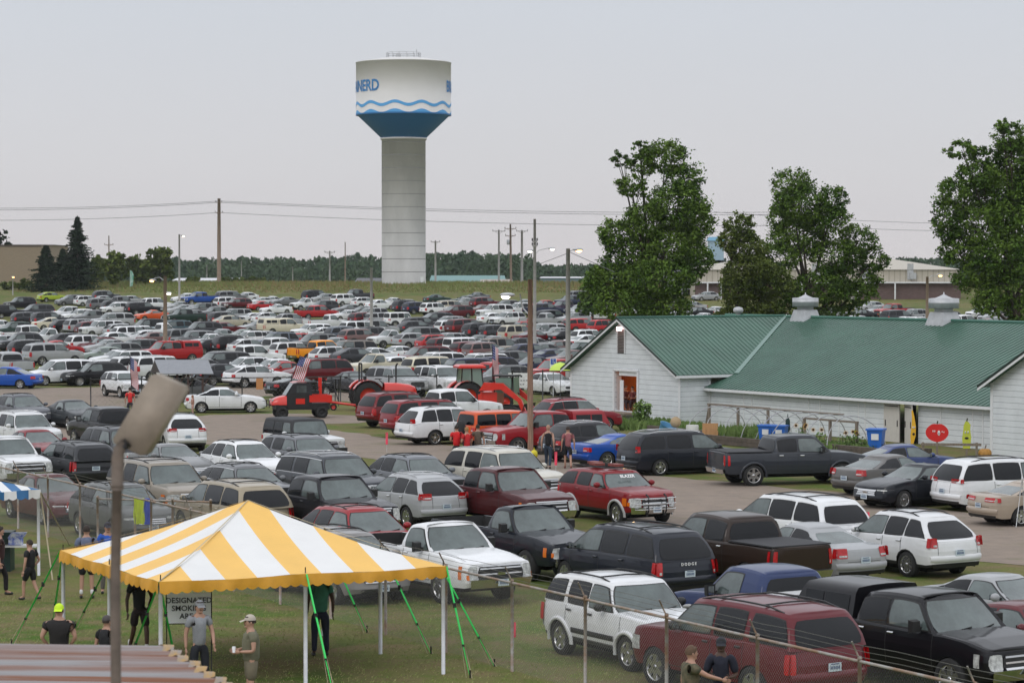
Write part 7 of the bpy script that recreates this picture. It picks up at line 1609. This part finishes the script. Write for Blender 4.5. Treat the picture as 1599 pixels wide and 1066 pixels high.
def finish_people():
    bpy.context.view_layer.update(); dg = bpy.context.evaluated_depsgraph_get()
    for root, jobs, P, s, f, skm, hair, cap, capback, longhair, hold in PEND:
        for nm, o, m in jobs:
            me = bpy.data.meshes.new_from_object(o.evaluated_get(dg)); me.materials.clear(); 
            if nm == 'body':     # head features and hands joined to the body mesh
                g = MB(); H = Vector(P['hd1'])*s; T = Vector(P['hd2'])*s; c = (H+T)/2
                g.ell(c+Vector((.005, 0, 0))*s, (.098*s, .078*s, .125*s), 0, 12, 10); g.ell(c+Vector((.098, 0, -.02))*s, (.022*s, .016*s, .028*s), 0, 6, 5); g.ell(c+Vector((.06, 0, -.085))*s, (.045*s, .042*s, .03*s), 0, 8, 5)
                for sg in (1, -1):
                    g.ell(c+Vector((-.01, sg*.080, -.01))*s, (.022*s, .010*s, .032*s), 0, 6, 5); g.ell(c+Vector((.087, sg*.033, .012))*s, (.010*s, .012*s, .008*s), 1, 6, 4)
                g.ell(c+Vector((.088, 0, -.058))*s, (.010*s, .026*s, .007*s), 1, 6, 4)
                for n, sg in (('L', 1), ('R', -1)):
                    w_ = Vector(P['wr'+n])*s; e = Vector(P['el'+n])*s; d = (w_-e).normalized(); up = Vector((1, 0, 0)) if abs(d.x) < .7 else Vector((0, 0, 1)); a = (up-d*up.dot(d)).normalized(); b = d.cross(a)
                    rot = Matrix((a, b, d)).transposed(); pc = w_+d*.045*s; g.ell(pc, (.042*s, .018*s, .055*s), 0, 8, 6, rot)
                    for i, ln in enumerate((.068, .078, .074, .058)):
                        st = w_+d*.085*s+a*(.030-.02*i)*s; md = st+d*ln*.5*s+b*sg*-.004*s; g.tube([st, md, md+d*ln*.42*s-b*sg*.022*s], [.0095*s, .009*s, .007*s], 5)
                    st = w_+d*.03*s+a*.036*s; g.tube([st, st+(a*.7+d*.7)*.035*s, st+(a*.5+d*.9)*.062*s], [.012*s, .010*s, .008*s], 5)
                m2 = g.mesh('x', [skm, darkm]); bm = bmesh.new(); bm.from_mesh(me); bm.from_mesh(m2); bm.to_mesh(me); bm.free(); me.materials.append(skm); me.materials.append(darkm)
            else: me.materials.append(m)
            for p in me.polygons: p.use_smooth = True
            obj(nm, me, root)
        for nm, o, m in jobs: bpy.data.objects.remove(o)
        H = Vector(P['hd1'])*s; T = Vector(P['hd2'])*s; c = (H+T)/2
        g = MB(); rows = []
        for i in range(7):
            t = math.pi*.58*i/6; rows.append([c+Vector((-.012+.108*math.sin(t)*math.cos(a)*(1 if math.cos(a) < .2 or t < .9 else .85), .088*math.sin(t)*math.sin(a), .012+.128*math.cos(t)+(.05 if math.cos(a) > .3 and t > 1.0 else 0)))*1 if s == 1 else c+Vector((-.012+.108*math.sin(t)*math.cos(a), .088*math.sin(t)*math.sin(a), .012+.128*math.cos(t)+(.05 if math.cos(a) > .3 and t > 1.0 else 0)))*s for a in [2*math.pi*k/14 for k in range(14)]])
        g.grid(rows, 0, True, True)
        if longhair: g.ell(c+Vector((-.06, 0, -.10))*s, (.06*s, .09*s, .16*s), 0, 8, 6)
        g.build('hair', mat('hair_%d' % int(hair[0]*500), hair, .8, noise=.3, nscale=30), root)
        if cap:
            g = MB(); rows = []
            for i in range(6):
                t = math.pi*.5*i/5; rows.append([c+Vector((-.005+.112*math.sin(t)*math.cos(a), .096*math.sin(t)*math.sin(a), .035+.108*math.cos(t)))*s for a in [2*math.pi*k/14 for k in range(14)]])
            g.grid(rows, 0, True, True); sg = -1 if capback else 1
            g.grid([[c+Vector((sg*(.09+.10*j/3)*(1 if True else 0), y, .045-.012*j-.3*y*y))*s for y in (-.075, -.04, 0, .04, .075)] for j in range(4)], 0, True); g.build('cap', mat('cap_%d_%d' % (int(cap[0]*99), int(cap[1]*99)), cap, .7), root)
        if hold: g = MB(); w_ = (Vector(P['wr'+hold[0]])+(Vector(P['wr'+hold[0]])-Vector(P['el'+hold[0]])).normalized()*.11)*s; g.lathe([(.03, 0), (.036, .11), (.01, .115)], 10, 0, 'z', w_+Vector((0, 0, -.01))); g.build('held_cup', mat('cup_'+hold[1], dict(white=(.7, .7, .7), dark=(.02, .02, .02))[hold[1]], .5), root)
def top(px, yt, h): p = at(px, yt, h); return Vector((p.x, p.y, 0))
camo = mat('camouflage', (.16, .13, .08), .85, col2=(.05, .055, .03), nscale=7)
person(top(311, 938, 1.80), -68, 'man in grey t-shirt, grey cap and dark trousers in front of the smoking sign', 1.80, arms=('swingf', 'down'), shirt=(.25, .26, .28), pants=(.012, .014, .02), cap=(.2, .21, .22), fat=1.05)
person(top(392, 961, 1.78), 196, 'man in olive t-shirt and camouflage shorts holding a cup, beside the man in grey', 1.78, arms='front', shirt=(.15, .145, .095), pants=(.14, .12, .08), shorts=True, cap=(.45, .40, .34), fat=1.12, hold=('L', 'white'))
person(top(92, 944, 1.80), 92, 'broad man in black shirt with neon yellow cap worn backwards, seen from behind', 1.80, arms='hip', shirt=(.012, .010, .010), cap=(.55, .80, .02), capback=True, fat=1.45)
person(top(166, 962, 1.60), 60, 'person in black t-shirt and dark cap crouching behind the brown lamp pole', 1.60, arms='down', shirt=(.01, .01, .012), cap=(.06, .05, .05), fat=1.1)
person(top(217, 888, 1.82), -60, 'tall person in black t-shirt and dark shorts walking under the tent edge', 1.82, arms=('hip', 'down'), legs='walk', shirt=(.010, .010, .012), pants=(.02, .012, .014), shorts=True, socks=True, skin=skind, hair=(.01, .01, .01))
person(top(500, 891, 1.82), 100, 'person in teal green shirt and dark jeans standing under the yellow tent', 1.82, arms=('down', 'swing'), shirt=(.05, .20, .14), pants=(.012, .016, .035), fat=1.25, skin=skind, hair=(.01, .01, .01))
person(top(135, 821, 1.82), 95, 'man in blue grey t-shirt, black shorts and white socks seen from behind', 1.82, arms='down', shirt=(.12, .145, .22), pants=(.010, .010, .012), shorts=True, socks=True, fat=1.15, sleeve=.6)
person(top(168, 816, 1.80), -75, 'person in bright blue t-shirt and cap beside the man in black shorts', 1.80, arms='down', shirt=(.02, .09, .42), pants=(.14, .13, .12), cap=(.03, .03, .04), socks=True)
person(top(47, 843, 1.50), 150, 'boy in black t-shirt with white mark walking near the blue tent', 1.50, arms=('down', 'hip'), legs='walk', shirt=(.010, .010, .012), pants=(.01, .01, .012), shorts=True)
person(top(-2, 822, 1.75), 10, 'person in dark clothes cut off by the left edge beside the green bin', 1.75, legs='walk', shirt=(.05, .02, .02), pants=(.012, .010, .012))
person(top(1078, 1009, 1.78), 20, 'man with short hair in camouflage t-shirt reaching out an arm at the bottom', 1.78, arms=('down', 'reach'), shirt=(.2, .2, .1), shirtmat=camo, pants=(.05, .05, .04), hair=(.10, .06, .035), fat=1.1)
person(top(1126, 996, 1.80), -95, 'dark-skinned man in navy shirt and black cap facing the man in camouflage', 1.80, arms='front', shirt=(.010, .012, .025), pants=(.01, .01, .015), cap=(.012, .014, .02), skin=skind, hair=(.01, .01, .01), fat=1.1, sleeve=.9)
person(top(856, 664, 1.80), 80, 'bald man in black sleeveless shirt and jeans walking away in the lane', 1.80, arms=('down', 'swing'), legs='walk', shirt=(.008, .008, .010), pants=(.02, .035, .06), sleeve=0, hair=(.35, .2, .14), hold=('L', 'dark'))
person(top(887, 666, 1.74), 95, 'person in faded red t-shirt and black shorts walking away in the lane', 1.74, arms='down', legs='walk', shirt=(.30, .10, .11), pants=(.010, .010, .012), shorts=True, shoes=(.15, .03, .02))
person(top(713, 664, 1.76), 90, 'person in bright red shirt, leftmost of the three by the orange off-roader', 1.76, arms='front', shirt=(.60, .012, .015), hair=(.02, .015, .01), fat=1.2)
person(top(729, 667, 1.70), 120, 'person in red shirt between two others by the orange off-roader', 1.70, arms='front', shirt=(.50, .015, .02), hair=(.30, .16, .06))
person(top(746, 663, 1.78), 85, 'man in olive brown t-shirt, rightmost of the three by the orange off-roader', 1.78, shirt=(.10, .075, .055), hair=(.02, .015, .01), fat=1.15)
person(L3(301, 648), 180, 'young girl with a green toy beside the rear of the white sedan', 1.12, arms='front', shirt=(.45, .25, .2), pants=(.5, .3, .25), hair=(.22, .10, .04), longhair=True, hold=('L', 'white'))
person(top(203, 605, 1.72), 100, 'person in red shirt beside the drooping flag and the white SUV', 1.72, shirt=(.60, .03, .03), hair=(.02, .01, .01))
person(top(272, 590, 1.75), 60, 'person with a dark hat under the small grey shelter', 1.75, shirt=(.05, .05, .06), cap=(.01, .01, .01))
person(top(303, 489, 1.75), 40, 'person in reddish brown clothes among the cars of the far lot', 1.75, shirt=(.22, .08, .05), pants=(.15, .12, .09)); person(top(307, 490, 1.72), 220, 'person in tan clothes among the cars of the far lot', 1.72, shirt=(.38, .28, .2), pants=(.12, .06, .04))
for x, y, hd_, lb, c_ in ((-6.1, .75, -70, 'seated person in dark red clothes at the left of the barn doorway', (.10, .02, .02)), (-5.35, .7, -130, 'seated person in dark red clothes at the right of the barn doorway', (.14, .03, .03))):
    p = BW(x, y, .20); person(p, hd_, lb, 1.70, arms='front', legs='sit', shirt=c_, pants=(.03, .015, .02), hair=(.02, .012, .01))
    g = MB(); g.box((-.05, 0, .44), (.42, .42, .05)); g.box((-.25, 0, .75), (.04, .42, .5))
    for a in (-.2, .15):
        for b in (-.18, .18): g.box((a, b, .22), (.04, .04, .44))
    r_ = tag(g.build('chair', wood, None, BW(x, y, .61)), 'wooden chair under the '+('left' if x < -6 else 'right')+' seated person in the barn doorway', 'chair'); r_.rotation_euler = (0, 0, R(hd_))
finish_people()
g = MB(); g.ell((0, 0, .55), (.16, .12, .20), 0, 8, 6); g.tube([(0, 0, .7), (0, 0, .85)], .02, 4); tag(g.build('shopping_bag', mat('bag_yellow', (.7, .6, .03), .6), None, top(834, 700, .8)+Vector((0, 0, 0))), 'yellow bag held beside the bald man in the lane', 'bag')
# ------------------------------------------------------------------ evening haze that fades the far wood
g = MB(); g.box((0, 1395, 34), (2400, 2830, 74)); hz = tag(g.build('haze', [bpy.data.materials.new('haze_air')]), kind='stuff', label='thin evening haze')
m = hz.data.materials[0]; m.use_nodes = True; n = m.node_tree; n.nodes.clear(); o_ = n.nodes.new('ShaderNodeOutputMaterial'); v_ = n.nodes.new('ShaderNodeVolumePrincipled')
v_.inputs['Color'].default_value = (.86, .90, .95, 1); v_.inputs['Density'].default_value = .00008; v_.inputs['Anisotropy'].default_value = .2; n.links.new(v_.outputs[0], o_.inputs['Volume'])
